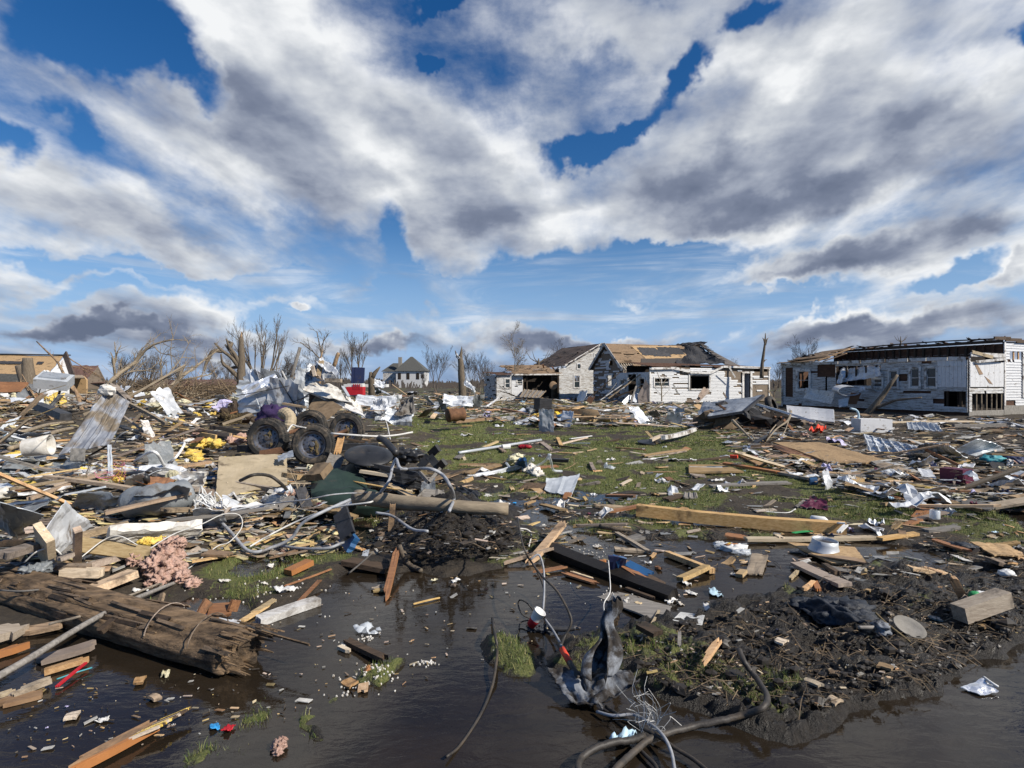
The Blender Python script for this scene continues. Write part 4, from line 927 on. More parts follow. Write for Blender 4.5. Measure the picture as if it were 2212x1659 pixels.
mb = MB(); W4.boards(mb, 0, .3, lambda z: (0, 2.7), [], 'concrete', e=.15, off=.05, th=.2, tilt=0); WE.boards(mb, 0, .52, lambda z: (0, 6), [], 'concrete', e=.17, off=.05, th=.2, tilt=0); fin(mb, 'foundation', h3)
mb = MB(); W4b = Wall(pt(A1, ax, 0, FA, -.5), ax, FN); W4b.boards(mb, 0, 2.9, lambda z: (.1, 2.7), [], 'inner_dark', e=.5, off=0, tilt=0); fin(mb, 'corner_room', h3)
# remnant of the lean-to roof at its far end
e0_, e1_ = W3.p(-.3, Z3 + .02, .35), W3.p(5.2, Z3 + .0, .25); r0_, r1_ = WM.p(2.0, ZM - .05, .1), WM.p(5.0, ZM + .15, .1)
mb = MB(); board_roof(mb, r0_, r1_, W3.p(3.6, Z3 + .1, .3), e0_, 14, 'roof_board', .05, .9, seed=11, seg=4, th=.04); fin(mb, 'lean_to_roof', h3, label='strip of bare boards left from the lean-to roof')
mb = MB(); mb.beam(W('M', 700, 440, 34), W('M', 1188, 255, 33.5), .42, .05, 'pine_wood', jag=.25); mb.beam(W('M', 780, 445, 33.4), W('M', 1140, 318, 33), .3, .05, 'old_wood', jag=.2); mb.beam(W('M', 260, 440, 36.4), W('M', 900, 372, 34.6), .4, .05, 'pine_wood', jag=.2); fin(mb, 'loose_roof_boards', h3)
mb = MB(); mb.quad([W('M', 420, 405, 37.5), W('M', 720, 345, 37), W('M', 900, 320, 37), W('M', 640, 375, 36)], .05, 'tar_paper', 10, 6, .3, 3, seed=6, jag=.1); fin(mb, 'roofing_felt', h3)
# debris hanging from the big opening
mb = MB(); mb.quad([W('M', 975, 760, 33.5), W('M', 1640, 650, 30.6), W('M', 1580, 480, 31.2), W('M', 1120, 560, 33.2)], .02, 'sheet_white', 24, 18, .15, 1.5, seed=3, ridge=.04, nr=7, jag=.06)
one(mb, 'crumpled_siding_sheet', 'large crumpled pale ribbed sheet hanging out of the opening in the shaded wall', 'metal sheet')
mb = MB(); mb.quad([W('M', 975, 770, 33.2), W('M', 1060, 745, 32.8), W('M', 1125, 530, 33), W('M', 1000, 560, 33.6)], .02, 'sheet_white', 8, 12, .2, 1.5, seed=5, jag=.05); one(mb, 'bent_siding_strip', 'narrow crumpled pale strip hanging left of the large ribbed sheet', 'metal sheet')
mb = MB(); mb.quad([W('M', 500, 975, 33.4), W('M', 900, 1060, 31.6), W('M', 970, 890, 31.8), W('M', 545, 832, 33.6)], .02, 'foam_white', 12, 10, .08, 1.5, seed=7, ridge=.03, nr=1, jag=.03); one(mb, 'cream_siding', 'cream panel with thin seams leaning under the tall window', 'panel')
pts = []
for i in range(15):
    a_ = 2 * math.pi * i / 17 + .5; pts.append(W('M', 1145 + 165 * math.cos(a_), 865 + 68 * math.sin(a_), 31.3 - .3 * math.sin(a_ * .5)))
mb = MB(); sp_ = spline(pts, 2)
mb.sheet(len(sp_) - 1, 1, lambda a_, b_: sp_[int(round(a_ * (len(sp_) - 1)))] + Vector((.1, .8, .08)) * (b_ - .2), .015, 'sheet_white'); one(mb, 'curled_metal_strip', 'white metal strip curled into a loop against the shaded wall', 'metal strip')
mb = MB(); mb.quad([W('M', 1290, 880, 31), W('M', 1590, 880, 30.5), W('M', 1480, 840, 30.4), W('M', 1330, 800, 31)], .01, 'sheet_white', 12, 8, .12, 3, seed=9, jag=.1); one(mb, 'torn_plastic_sheet', 'white torn sheet flapping right of the metal loop', 'plastic sheet')
mb = MB(); mb.quad([W('M', 1140, 1060, 31.4), W('M', 1260, 1060, 31), W('M', 1330, 900, 31.2), W('M', 1180, 890, 31.4)], .03, 'red_wood', 4, 4, .02); one(mb, 'brown_board', 'brown board propped under the metal loop', 'panel')
mb = MB(); mb.quad([W('M', 1010, 1110, 31), W('M', 1140, 1090, 30.8), W('M', 1140, 970, 31), W('M', 1000, 1000, 31.2)], .1, 'paper', 4, 4, .02); one(mb, 'pale_carton', 'pale carton lying below the metal loop', 'box')

# === the distant white house ==============================================
hf = thing('distant_white_house', 'far white two-storey house with a steep grey hip roof and brick chimney', 'house', (-26, 170, 0))
y0 = 168.0; xL, xR = Q(855.5, 820, y0).x, Q(917, 820, y0).x; ze = Q(0, 801.5, y0).z; zr = Q(0, 770.5, y0 + 4.5).z; dp = 9.0
mb = MB(); mb.box(((xL + xR) / 2, y0 + dp / 2, ze / 2), (xR - xL, dp, ze), 'white_paint'); fin(mb, 'wall', hf)
mb = MB(); o = .5; apx = (xL + xR) / 2 - .4; mb.add([(xL - o, y0 - o, ze), (xR + o, y0 - o, ze), (xR + o, y0 + dp + o, ze), (xL - o, y0 + dp + o, ze), (apx - .3, y0 + dp / 2, zr), (apx + .3, y0 + dp / 2, zr)], [(0, 1, 5, 4), (1, 2, 5), (2, 3, 4, 5), (3, 0, 4), (3, 2, 1, 0)], 'roof_grey'); fin(mb, 'roof', hf)
for x_, wd, ht in ((.12, .9, 1.9), (.42, .9, 1.9), (.76, .9, 1.9), (.93, .8, 1.2)):
    mb = MB(); mb.box((xL + (xR - xL) * x_, y0 - .03, ze - 1.5), (wd, .06, ht), 'inner_dark'); fin(mb, 'window', hf)
mb = MB(); wx0, wx1 = Q(828, 820, y0 + 3).x, Q(856, 820, y0 + 3).x; mb.box(((wx0 + wx1) / 2, y0 + 6, ze / 2 - .1), (wx1 - wx0, 7, ze - .4), 'white_wood')
zz = Q(0, 784.5, y0 + 6).z; mb.add([(wx0 - .5, y0 + 2.2, ze - .1), (wx1 + 1.5, y0 + 2.2, ze - .1), (wx1 + 1.5, y0 + 9.6, ze - .1), (wx0 - .5, y0 + 9.6, ze - .1), (wx0 + 2.3, y0 + 6, zz), (wx1 + 3, y0 + 6, zz)], [(0, 1, 5, 4), (2, 3, 4, 5), (3, 0, 4), (3, 2, 1, 0)], 'roof_grey'); fin(mb, 'side_wing', hf)
mb = MB(); cp = Q(864, 783, y0 + 2); mb.box((cp.x, y0 + 2.4, cp.z - 1), (1.0, 1.0, 5.2), 'concrete'); fin(mb, 'chimney', hf)

# === buildings at the far left ============================================
hb_ = thing('stripped_roof_house', 'house at the far left with a long roof stripped to tan boards', 'house', (-40, 48, 0))
Yl = 46.0
rl, rr = Q(-120, 766, Yl + 4), Q(137, 769, Yl + 4); el_, er = Q(-120, 806, Yl), Q(100, 811, Yl)
mb = MB(); mb.quad([rl, rr, er, el_], .08, 'osb_board', 24, 10, .05, 3, seed=1, jag=.01); fin(mb, 'roof', hb_)
for i, (x0, x1, yy) in enumerate(((12, 60, 341), (0, 48, 420), (94, 108, 341))):
    mb = MB(); n_ = (rr - rl).cross(er - rl).normalized(); n_ = n_ if n_.z > 0 else -n_
    f0 = (770 + (yy - 340) * .17 - 768) / 40; f = min(max(f0, .45), .85); q = [rl.lerp(el_, f - .07).lerp(rr.lerp(er, f - .07), (x0 + 120) / 257), rl.lerp(el_, f - .07).lerp(rr.lerp(er, f - .07), (x1 + 120) / 257), rl.lerp(el_, f + .07).lerp(rr.lerp(er, f + .07), (x1 + 120) / 257), rl.lerp(el_, f + .07).lerp(rr.lerp(er, f + .07), (x0 + 120) / 257)]
    mb.quad([a_ + n_ * .1 for a_ in q], .02, 'tar_paper', 12, 6, .02, 3, seed=i + 4, jag=.15); fin(mb, 'tar_paper', hb_)
mb = MB(); mb.quad([el_ + Vector((0, 0, .08)), er + Vector((-1.2, 0, .05)), er + Vector((-1.6, -.9, -1.3)), el_ + Vector((0, -.9, -1.3))], .06, 'roof_grey', 8, 4, .04, 2, seed=2); mb.beam(rl + Vector((0, 0, .1)), rr + Vector((.5, 0, .08)), .4, .1, 'tar_paper'); fin(mb, 'eave', hb_)
mb = MB(); mb.prism([er + Vector((0, 0, -.1)), Q(150, 812, Yl + 1.5), rr + Vector((.1, .1, 0))], .1, 'clapboard'); z0 = er.z; mb.add([(er.x, er.y, 0), (Q(150, 812, Yl + 1.5).x, Yl + 1.5, 0), (Q(150, 812, Yl + 1.5).x, Yl + 1.5, z0 - .1), (er.x, er.y, z0 - .1), (el_.x, Yl, 0), (el_.x, Yl, z0)], [(0, 1, 2, 3), (4, 0, 3, 5)], 'clapboard'); fin(mb, 'gable_wall', hb_)
mb = MB(); mb.beam(rr + Vector((.2, -.1, .2)), Q(157, 812, Yl + 1.2), .5, .12, 'roof_brown', up=Vector((0, -1, 0))); fin(mb, 'bargeboard', hb_)
hc_ = thing('brown_roof_house', 'tan house with a dark red roof behind the fallen branch at the left', 'house', (-42, 62, 0))
Yc = 60.0; a_, b_, c_, d_ = Q(148, 790, Yc + 3), Q(213, 790, Yc + 3), Q(185, 822, Yc), Q(160, 822, Yc)
mb = MB(); mb.quad([a_, b_, c_, d_], .08, 'roof_red', 10, 8, .08, 3, seed=1, jag=.04); mb.quad([Q(196, 828, Yc), Q(228, 827, Yc), Q(222, 818, Yc + 2), Q(204, 819, Yc + 2)], .06, 'roof_red'); fin(mb, 'roof', hc_)
mb = MB(); mb.prism([Q(186, 840, Yc), Q(227, 840, Yc + .5), Q(226, 819, Yc + .5), Q(212, 792, Yc + .5), Q(187, 822, Yc)], .2, 'sheathing'); fin(mb, 'gable_wall', hc_)
mb = MB(); mb.prism([Q(152, 850, 54), Q(188, 850, 54), Q(188, 820, 54), Q(180, 812, 54), Q(152, 815, 54)], .2, 'osb_board'); mb.prism([Q(130, 811, 53.8), Q(178, 811, 53.8), Q(184, 817, 53), Q(150, 817, 53)], .1, 'ply_brown'); one(mb, 'torn_open_shed', 'small tan shed torn open in front of the dark red roof', 'shed')
hr = thing('low_brown_building', 'long low building with a wide red-brown roof beyond the fallen limbs', 'building', (-46, 92, 0)); Yr = 90.0
mb = MB(); mb.quad([Q(330, 822, Yr + 5), Q(505, 820, Yr + 5), Q(518, 833, Yr), Q(318, 834, Yr)], .15, 'roof_red', 6, 4); fin(mb, 'roof', hr)
mb = MB(); z_ = Q(0, 834, Yr).z; x0, x1 = Q(325, 0, Yr + 1).x, Q(512, 0, Yr + 1).x; mb.box(((x0 + x1) / 2, Yr + 4, z_ / 2), (x1 - x0, 6, z_), 'inner_dark')
for i in range(9): mb.box((x0 + (x1 - x0) * (i + .3) / 9, Yr + .9, z_ / 2), (.9, .1, z_ - .2), 'sheathing')
fin(mb, 'wall', hr)

# ---------------------------------------------------------------- leafless and broken trees
def grow(mb, p, d, L, r, lev, rnd, mt, spread=.55, kink=.18, up=.12, n=5, kids=(3, 5), taper=.55, seg=5, first=.25, broken=0.):
    pts = [Vector(p)]; rad = [r]; d = Vector(d).normalized()
    for i in range(seg):
        d = (d + Vector((rnd.uniform(-kink, kink), rnd.uniform(-kink, kink), rnd.uniform(-kink, kink) + up * .3))).normalized()
        pts.append(pts[-1] + d * L / seg); rad.append(r * (1 - (1 - taper) * (i + 1) / seg))
    if lev == 0: rad[-1] = r * .25
    mb.tube(pts, rad, mt, max(3, n), cap=True)
    if lev > 0:
        k = rnd.randint(*kids)
        for i in range(k):
            t = first + (1 - first) * (i + rnd.random() * .8) / k; q = min(t * seg, seg - .001); j = int(q); b = pts[j].lerp(pts[j + 1], q - j)
            base = (pts[j + 1] - pts[j]).normalized(); s = base.orthogonal().normalized(); s.rotate(Matrix.Rotation(rnd.uniform(0, 6.28), 3, base))
            nd = (base + s * rnd.uniform(.6, 1.3) * spread * 1.5 + Vector((0, 0, up))).normalized()
            if rnd.random() < broken: continue
            grow(mb, b, nd, L * rnd.uniform(.42, .72) * (1.1 - .4 * t), max(rad[j] * .52, .006), lev - 1, rnd, mt, spread, kink, up, n - 1, kids, .5, seg, .15, broken)
def bare_tree(name, label, cat, base, h, r, seed, lev=4, mt='bark', lean=(0, 0), group=None, spread=.5, first=.3, up=.15, kids=(4, 5), trunk=.45, multi=1, twist=.1):
    rnd = random.Random(seed); r *= .5; t = thing(name, label, cat, base, group); tb = MB(); cb = MB(); b = Vector(base)
    for q in range(multi):
        d = Vector((lean[0] + (q - (multi - 1) / 2) * .22, lean[1], 1)).normalized(); pts = [b + Vector((q * r * 1.2, 0, -.1))]; rad = [r * 1.25]
        for i in range(5):
            d = (d + Vector((rnd.uniform(-twist, twist), rnd.uniform(-twist, twist), .05))).normalized(); pts.append(pts[-1] + d * h * trunk / 5); rad.append(r * (1 - .07 * i))
        tb.tube(pts, rad, mt, 7)
        for i in range(rnd.randint(3, 4)):
            a = rnd.uniform(0, 6.28); nd = (d + Vector((math.cos(a), math.sin(a), .1)) * spread * rnd.uniform(.4, 1.1)).normalized()
            grow(cb, pts[-1] - d * rnd.uniform(0, h * trunk * .3), nd, h * (1 - trunk) * rnd.uniform(.55, .8), r * .45, lev, rnd, mt, spread, .16, up, 4, kids, .45, 4, first)
        grow(cb, pts[-1], d, h * (1 - trunk) * .85, r * .6, lev, rnd, mt, spread, .13, up, 4, kids, .35, 5, first)
    fin(tb, 'trunk', t, smooth=True); fin(cb, 'crown', t)
    return t
def copy_thing(t, loc, rz, sc, label=None, group=None):
    r = t.copy(); C.objects.link(r); r.location = loc; r.rotation_euler = (0, 0, rz); r.scale = (sc, sc, sc)
    if label: r['label'] = label
    if group: r['group'] = group
    for ch in [o for o in t.children]:
        c = ch.copy(); C.objects.link(c); c.parent = r
        for g in ch.children: d = g.copy(); C.objects.link(d); d.parent = c
    return r
def at(u, d, z=0.): p = Q(u, 826, d); return Vector((p.x, d, z))
def hgt(v, d): return Q(0, v, d).z
bare_tree('bare_tree', 'tallest leafless tree, with several upright stems, beside the splintered snapped trunk', 'tree', at(566, 46), hgt(697, 46), .26, 3, 4, multi=3, spread=.36, up=.26, trunk=.45, first=.45, kids=(3, 4))
bare_tree('bare_tree', 'tall leafless tree with fine fan crown between the leaning pole and the far white house', 'tree', at(768, 60), hgt(727, 60), .28, 12, 4, multi=2, spread=.42, up=.24, trunk=.42, first=.4, kids=(3, 5))
bare_tree('bare_tree', 'pale-trunked leafless tree rising behind the flattened cottage', 'tree', at(1116, 52), hgt(702, 52), .17, 21, 4, 'bark_pale', spread=.55, up=.1, trunk=.5, first=.1)
bare_tree('bare_tree', 'round leafless crown above the brown gable roof', 'tree', at(1224, 78), hgt(733, 78), .26, 31, 4, 'bark_far', spread=.6, up=.1)
bare_tree('bare_tree', 'leafless tree right of the far white house, thin and fan-shaped', 'tree', at(940, 95), hgt(757, 95), .2, 41, 4, 'bark_far', multi=2, spread=.4, up=.25, trunk=.3)
bare_tree('bare_tree', 'leafless tree just right of the snapped trunk with the white scrap', 'tree', at(1014, 95), hgt(766, 95), .2, 43, 4, 'bark_far', multi=2, spread=.4, up=.25, trunk=.3)
bare_tree('bare_tree', 'small leafless tree halfway between the scrap-hung trunk and the pale tree', 'tree', at(1046, 80), hgt(768, 80), .18, 47, 4, 'bark_far', spread=.5, up=.2, trunk=.35)
bare_tree('bare_tree', 'leafless tree behind the left end of the shaded house', 'tree', at(1735, 62), hgt(738, 62), .2, 51, 4, 'bark_far', multi=2, spread=.5, up=.15, trunk=.35)
bare_tree('bare_tree', 'low leafless tree in the gap left of the shaded house', 'tree', at(1672, 48), hgt(788, 48), .11, 53, 3, 'bark', spread=.7, up=.05, trunk=.3)
bare_tree('bare_tree', 'leafless crown showing low behind the black hip roof', 'tree', at(1578, 100), hgt(775, 100), .2, 57, 3, 'bark_far', spread=.7, up=.05)
bare_tree('bare_tree', 'wide leafless tree beyond the fallen limbs, left of the low brown roof', 'tree', at(262, 66), hgt(756, 66), .24, 59, 4, 'bark_far', spread=.6, up=.1, trunk=.3)
bare_tree('bare_tree', 'dense leafless tree right behind the arched fallen limb', 'tree', at(318, 74), hgt(762, 74), .26, 61, 4, 'bark_far', multi=2, spread=.5, up=.15, trunk=.3)
bare_tree('bare_tree', 'bushy leafless tree above the low brown roof', 'tree', at(390, 85), hgt(768, 85), .26, 63, 4, 'bark_far', spread=.6, up=.15, trunk=.3)
bare_tree('bare_tree', 'small leafless tree left of the snapped trunk with many broken limbs', 'tree', at(458, 70), hgt(775, 70), .16, 65, 4, 'bark_far', spread=.55, up=.1, trunk=.35)
bare_tree('bare_tree', 'leafless tree under the raised end of the leaning pole', 'tree', at(612, 84), hgt(770, 84), .24, 67, 4, 'bark_far', multi=2, spread=.5, up=.15, trunk=.3)
bare_tree('bare_tree', 'leafless tree just right of the leaning pole', 'tree', at(645, 80), hgt(765, 80), .2, 69, 4, 'bark_far', spread=.5, up=.1, trunk=.35)
bare_tree('bare_tree', 'thin leafless tree standing behind the crumpled metal on the wreck', 'tree', at(695, 70), hgt(745, 70), .15, 71, 4, 'bark_far', spread=.45, up=.15, trunk=.35)
protos = [bare_tree('bare_tree', 'leafless tree in the distant row along the horizon', 'tree', at(490, 120), 7.0, .22, 80, 3, 'bark_far', group='distant leafless trees', multi=2, spread=.5, up=.15, trunk=.3, kids=(4, 5)),
          bare_tree('bare_tree', 'leafless tree in the distant row along the horizon', 'tree', at(735, 125), 7.5, .22, 82, 3, 'bark_far', group='distant leafless trees', multi=3, spread=.45, up=.2, trunk=.25, kids=(4, 5))]
rnd = random.Random(4)
for i in range(24):
    u = rnd.choice([rnd.uniform(230, 860), rnd.uniform(900, 1100), rnd.uniform(1020, 1110), rnd.uniform(1560, 1760), rnd.uniform(230, 700)]); d = rnd.uniform(110, 170)
    copy_thing(protos[i % 2], at(u, d), rnd.uniform(0, 6), rnd.uniform(.55, .95) * d / 140, group='distant leafless trees')
mb = MB()      # far scrub that reads as one mass
for i in range(5200):
    d = rnd.uniform(150, 260); x = rnd.uniform(-1.0, .75) * d; h = rnd.uniform(1.0, 3.2) * (1 + .5 * mnoise.noise(Vector((x * .02, 0, 0)))); p = Vector((x, d, 0)); a = rnd.uniform(-.5, .5)
    mb.add([p + Vector((-.25, 0, 0)), p + Vector((.25, 0, 0)), p + Vector((a + .12, .1, h)), p + Vector((a - .12, .1, h))], [(0, 1, 2, 3)], 'bark_far')
tag(mb.build('far_woodland'), 'brown leafless scrub along the horizon', 'woodland', kind='stuff')
# snapped trunk with stubs, left
d = 42; t = thing('broken_tree', 'thick snapped trunk with splintered limbs reaching left', 'tree', at(524, d)); mb = MB()
tp = [W('A', *q, d) for q in ((2055, 680), (2045, 600), (2040, 480), (2045, 380), (2040, 280), (2040, 190))]; tp[0].z = 0
mb.tube(spline(tp, 3), [.37 - .013 * i for i in range(16)], 'bark', 10); mb.tube([tp[-1] - Vector((0, 0, .1)), tp[-1] + Vector((.03, 0, .45))], [.12, .02], 'bare_limb', 5); fin(mb, 'trunk', t, True)
mb = MB()
for L_ in ([(2030, 420), (1985, 330), (1940, 270), (1915, 200)], [(2030, 450), (1960, 360), (1880, 300), (1815, 235)], [(2030, 540), (1940, 450), (1885, 410), (1870, 330)], [(2025, 400), (1960, 320), (1905, 250)], [(2030, 530), (1960, 480), (1880, 390)], [(1880, 300), (1800, 310), (1740, 420), (1725, 470)], [(1940, 270), (1960, 240), (1920, 215)], [(2040, 430), (1990, 440), (1940, 450)]):
    p_ = spline([W('A', *q, d - .3 * i * ((-1) ** len(L_))) for i, q in enumerate(L_)], 4); mb.tube(p_, [max(.18 - .13 * i / len(p_), .03) for i in range(len(p_))], 'bark', 6)
fin(mb, 'limbs', t, True)
# snapped trunk with a white scrap
d = 42; t = thing('broken_tree', 'lone snapped trunk with a white scrap caught in its fork', 'tree', at(991, d)); mb = MB()
tp = [W('B', *q, d) for q in ((1962, 670), (1958, 590), (1950, 500), (1948, 420), (1942, 370), (1950, 320), (1955, 262))]; tp[0].z = 0; tp = spline(tp, 3)
mb.tube(tp, [.31 - .010 * i if i < 14 else max(.16 - .03 * (i - 13), .01) for i in range(len(tp))], 'bark', 9)
mb.tube([W('B', *q, d) for q in ((1940, 370), (1915, 350), (1900, 300))], [.13, .1, .03], 'bark', 6); fin(mb, 'trunk', t, True)
mb = MB(); mb.quad([W('B', 1900, 335, d - .2), W('B', 1925, 370, d - .2), W('B', 1945, 365, d - .2), W('B', 1915, 325, d - .2)], .02, 'sheet_white', 5, 5, .1); one(mb, 'caught_scrap', 'white scrap caught in the fork of the lone snapped trunk', 'scrap')
# charred snag at the right
d = 44; t = thing('dead_tree', 'thin dark snag with a forked top behind the middle house', 'tree', at(1648, d)); mb = MB()
tp = spline([W('E', *q, d) for q in ((465, 420), (468, 330), (480, 240), (488, 170), (490, 120))], 3); mb.tube(tp, [.16 - .011 * i for i in range(len(tp))], 'bark', 7); fin(mb, 'trunk', t, True); mb = MB()
for L_ in ([(488, 200), (500, 160), (510, 150)], [(487, 190), (478, 160), (470, 150)], [(470, 320), (485, 300), (500, 295)]): mb.tube([W('E', *q, d) for q in L_], [.07, .05, .015], 'bark', 5)
fin(mb, 'limbs', t, True)
for (c, pts, d, r, lab) in (('E', [(1385, 210), (1392, 180), (1390, 140)], 33, .05, 'dead twig standing above the shaded roofless wall'), ('K', [(893, 545), (890, 470), (893, 400)], 56, .16, 'short snapped trunk with green sprigs left of the brown gable roof')):
    t = thing('tree_stump', lab, 'tree', W(c, *pts[0], d)); mb = MB(); p_ = [W(c, *q, d) for q in pts]
    if c == 'K': p_[0].z = 0
    mb.tube(p_, [r, r * .8, r * .3], 'bark', 6); fin(mb, 'trunk', t, True); mb = MB(); q = p_[1]
    for s in (-1, 1, -.5, .8):
        mb.tube([q, q + Vector((s * r * 5, 0, r * 3)), q + Vector((s * r * 8, 0, r * 8))], [r * .4, r * .3, r * .08], 'bark', 4)
    fin(mb, 'limbs', t)
# sawn trunks at the far left
d = 42; t = thing('sawn_tree', 'short forked trunk cut off square in front of the tan stripped roof', 'tree', at(64, d)); mb = MB()
for L_, r in (([(245, 600), (240, 500), (235, 430), (234, 362)], .25), ([(235, 600), (200, 510), (172, 425)], .23)):
    tp = spline([W('A', *q, d) for q in L_], 3); tp[0].z = 0; mb.tube(tp, [r * 1.35 * (1.35 - .05 * i) for i in range(len(tp))], 'bark', 12); fin(mb, 'trunk', t, True); mb = MB()
# leaning pole
d = 38; mb = MB(); a_ = W('B', 455, 552, d); a_.z = .4; mb.tube([a_, W('B', 588, 272, d)], [.14, .11], 'grey_wood', 10); one(mb, 'leaning_pole', 'utility pole leaning right above the piled white metal', 'pole', smooth=True)
mb = MB(); mb.tube([W('B', 860, 470, 30), W('B', 885, 400, 30), W('B', 908, 330, 30), W('B', 915, 318, 30)], [.12, .11, .10, .08], 'bare_limb', 8); mb.tube([W('B', 905, 330, 30), W('B', 922, 340, 30)], [.1, .06], 'bark', 6); one(mb, 'snapped_stem', 'barkless snapped stem standing up behind the crumpled white metal', 'tree trunk', smooth=True)
t = thing('splintered_tree', 'splintered trunk with dangling twigs behind the crumpled metal peak', 'tree', at(690, 32)); mb = MB(); d = 32
tp = [W('B', *q, d) for q in ((745, 500), (755, 420), (765, 350), (785, 285))]; tp[0].z = 0; mb.tube(tp, [.09, .07, .05, .01], 'bare_limb', 7); fin(mb, 'trunk', t, True); mb = MB(); rnd = random.Random(9)
for q in ((770, 330), (760, 370), (750, 400)): grow(mb, W('B', *q, d), (rnd.uniform(-1, 1), 0, rnd.uniform(.2, 1.4)), 1.5, .04, 3, rnd, 'bark', .6)
fin(mb, 'twigs', t)
t = thing('charred_stub', 'dark twisted stub with one raised arm left of the far white house', 'tree', at(804, 40)); mb = MB(); d = 40
tp = [W('B', *q, d) for q in ((1195, 590), (1192, 540), (1185, 480))]; tp[0].z = 0; mb.tube(tp, [.26, .22, .1], 'bark', 7); mb.tube([W('B', *q, d) for q in ((1192, 540), (1220, 490), (1245, 460), (1265, 437))], [.2, .15, .1, .04], 'bark', 7); fin(mb, 'trunk', t, True)

# fallen trees, crowns toward the middle of the picture
def limb(c, pts, r0, r1, mt='bark_pale', n=8, k=4, F=1.0):
    """pts: (x, y, depth)"""
    pts = [(q[0], q[1], q[2] * F) for q in pts]; r0 *= F; r1 *= F; p = spline([W(c, *q) for q in pts], k); return p, [r0 + (r1 - r0) * (i / (len(p) - 1)) for i in range(len(p))]
def fallen(label, c, main, r0, r1, side, seed, mt='bark_pale', twl=2, base=None, tw=.6, ntw=10, F=2.35):
    p, rad = limb(c, main, r0 * .55, r1 * .6, F=F); tw *= F * .8; t = thing('fallen_tree', label, 'fallen tree', p[0]); mb = MB(); mb.tube(p, rad, mt, 9); fin(mb, 'trunk', t, True); mb = MB(); rnd = random.Random(seed)
    for s in side: q, r = limb(c, s[0], s[1] * .6, s[2] * .7, F=F); mb.tube(q, r, mt, 6)
    for i in range(ntw):
        j = rnd.randint(len(p) // 3, len(p) - 2); d = (p[j + 1] - p[j]).normalized(); grow(mb, p[j], d + Vector((rnd.uniform(-.8, .8), rnd.uniform(-.6, .6), rnd.uniform(-.2, 1.0))), tw * rnd.uniform(.5, 1.4), rad[j] * .35, twl, rnd, mt, .6, .25, .1, 4)
    for s in side:
        q, r = limb(c, s[0], s[1], s[2], F=F)
        for i in range(4):
            j = rnd.randint(len(q) // 3, len(q) - 2); d = (q[j + 1] - q[j]).normalized(); grow(mb, q[j], d + Vector((rnd.uniform(-.8, .8), rnd.uniform(-.6, .6), rnd.uniform(-.3, .9))), tw * rnd.uniform(.5, 1.2), max(r[j] * .4, .008), twl - 1, rnd, mt, .6, .25, .1, 4)
    fin(mb, 'limbs', t); return t
fallen('fallen limb arching high over the other branches to a twisted tip', 'A', [(800, 800, 13.6), (860, 680, 14), (930, 570, 14), (1020, 485, 14.2), (1140, 400, 14.5), (1240, 285, 14.5), (1340, 235, 14.5), (1470, 205, 14.5)], .13, .03,
       [([(1470, 208, 14.5), (1510, 207, 14.5), (1540, 218, 14.5)], .02, .006), ([(1450, 205, 14.5), (1465, 185, 14.5), (1450, 155, 14.5)], .02, .006), ([(1300, 255, 14.5), (1360, 320, 14.4), (1470, 350, 14.3), (1540, 450, 14)], .025, .008), ([(975, 520, 14.1), (965, 440, 14), (960, 365, 14)], .05, .04), ([(1380, 240, 14.5), (1440, 270, 14.6), (1520, 312, 14.6)], .018, .005)], 3)
fallen('long pale fallen trunk forking up to the right toward the snapped tree', 'A', [(1130, 780, 13), (1250, 735, 13.4), (1370, 680, 14), (1500, 550, 15), (1620, 460, 16), (1700, 400, 16.5), (1850, 290, 17)], .13, .03,
       [([(1400, 640, 14), (1370, 540, 14), (1360, 400, 14), (1370, 355, 14)], .05, .015), ([(1500, 560, 15), (1640, 530, 15), (1780, 500, 15.5), (1800, 470, 15.5)], .045, .012), ([(1330, 700, 13.6), (1420, 720, 14), (1600, 670, 15), (1780, 655, 16)], .05, .02), ([(1250, 740, 13.4), (1320, 600, 13.6), (1350, 630, 13.8)], .04, .02), ([(960, 560, 14), (1100, 480, 14), (1250, 470, 14.5), (1350, 490, 15)], .035, .015), ([(1500, 560, 15), (1530, 480, 15), (1600, 360, 15.2)], .03, .01)], 6, ntw=16)
fallen('bare reddish limb slanting up left of the ribbed metal panel', 'A', [(700, 830, 11.5), (640, 640, 12), (560, 540, 12.2), (490, 400, 12.5), (400, 310, 12.8), (310, 222, 13)], .075, .02,
       [([(595, 600, 12), (680, 700, 12), (770, 740, 12)], .06, .05), ([(580, 360, 12), (640, 400, 12), (780, 480, 12.5), (870, 530, 13)], .022, .008), ([(610, 430, 12.2), (700, 460, 12.4), (860, 530, 13)], .02, .006)], 8, 'bare_limb', ntw=3, tw=.3)
fallen('thick pale fallen log running right to the crumpled white metal', 'A', [(1640, 810, 16), (1800, 770, 16.5), (1980, 715, 17), (2150, 670, 17.5), (2400, 560, 18)], .22, .18, [([(1250, 850, 15), (1400, 820, 15.5), (1650, 800, 16)], .1, .12)], 12, ntw=0, F=2.0)
mb = MB(); rnd = random.Random(14)
for i in range(420):
    c_ = W('A', 1985 + rnd.gauss(0, 45), 905 + rnd.gauss(0, 30), 20.5 + rnd.gauss(0, .4)); mb.tube([c_, c_ + Vector((rnd.uniform(-.45, .45), rnd.uniform(-.45, .45), rnd.uniform(-.35, .5)))], [.011, .004], 'leaf_dry', 3)
mb.lump(W('A', 1990, 895, 20.8), .62, 'dark_wood', .6, 2.5, 3, 10); one(mb, 'root_ball', 'shaggy torn root ball left of the trailer wheels', 'roots')
mb = MB(); rnd = random.Random(15)     # loose brush among the fallen limbs
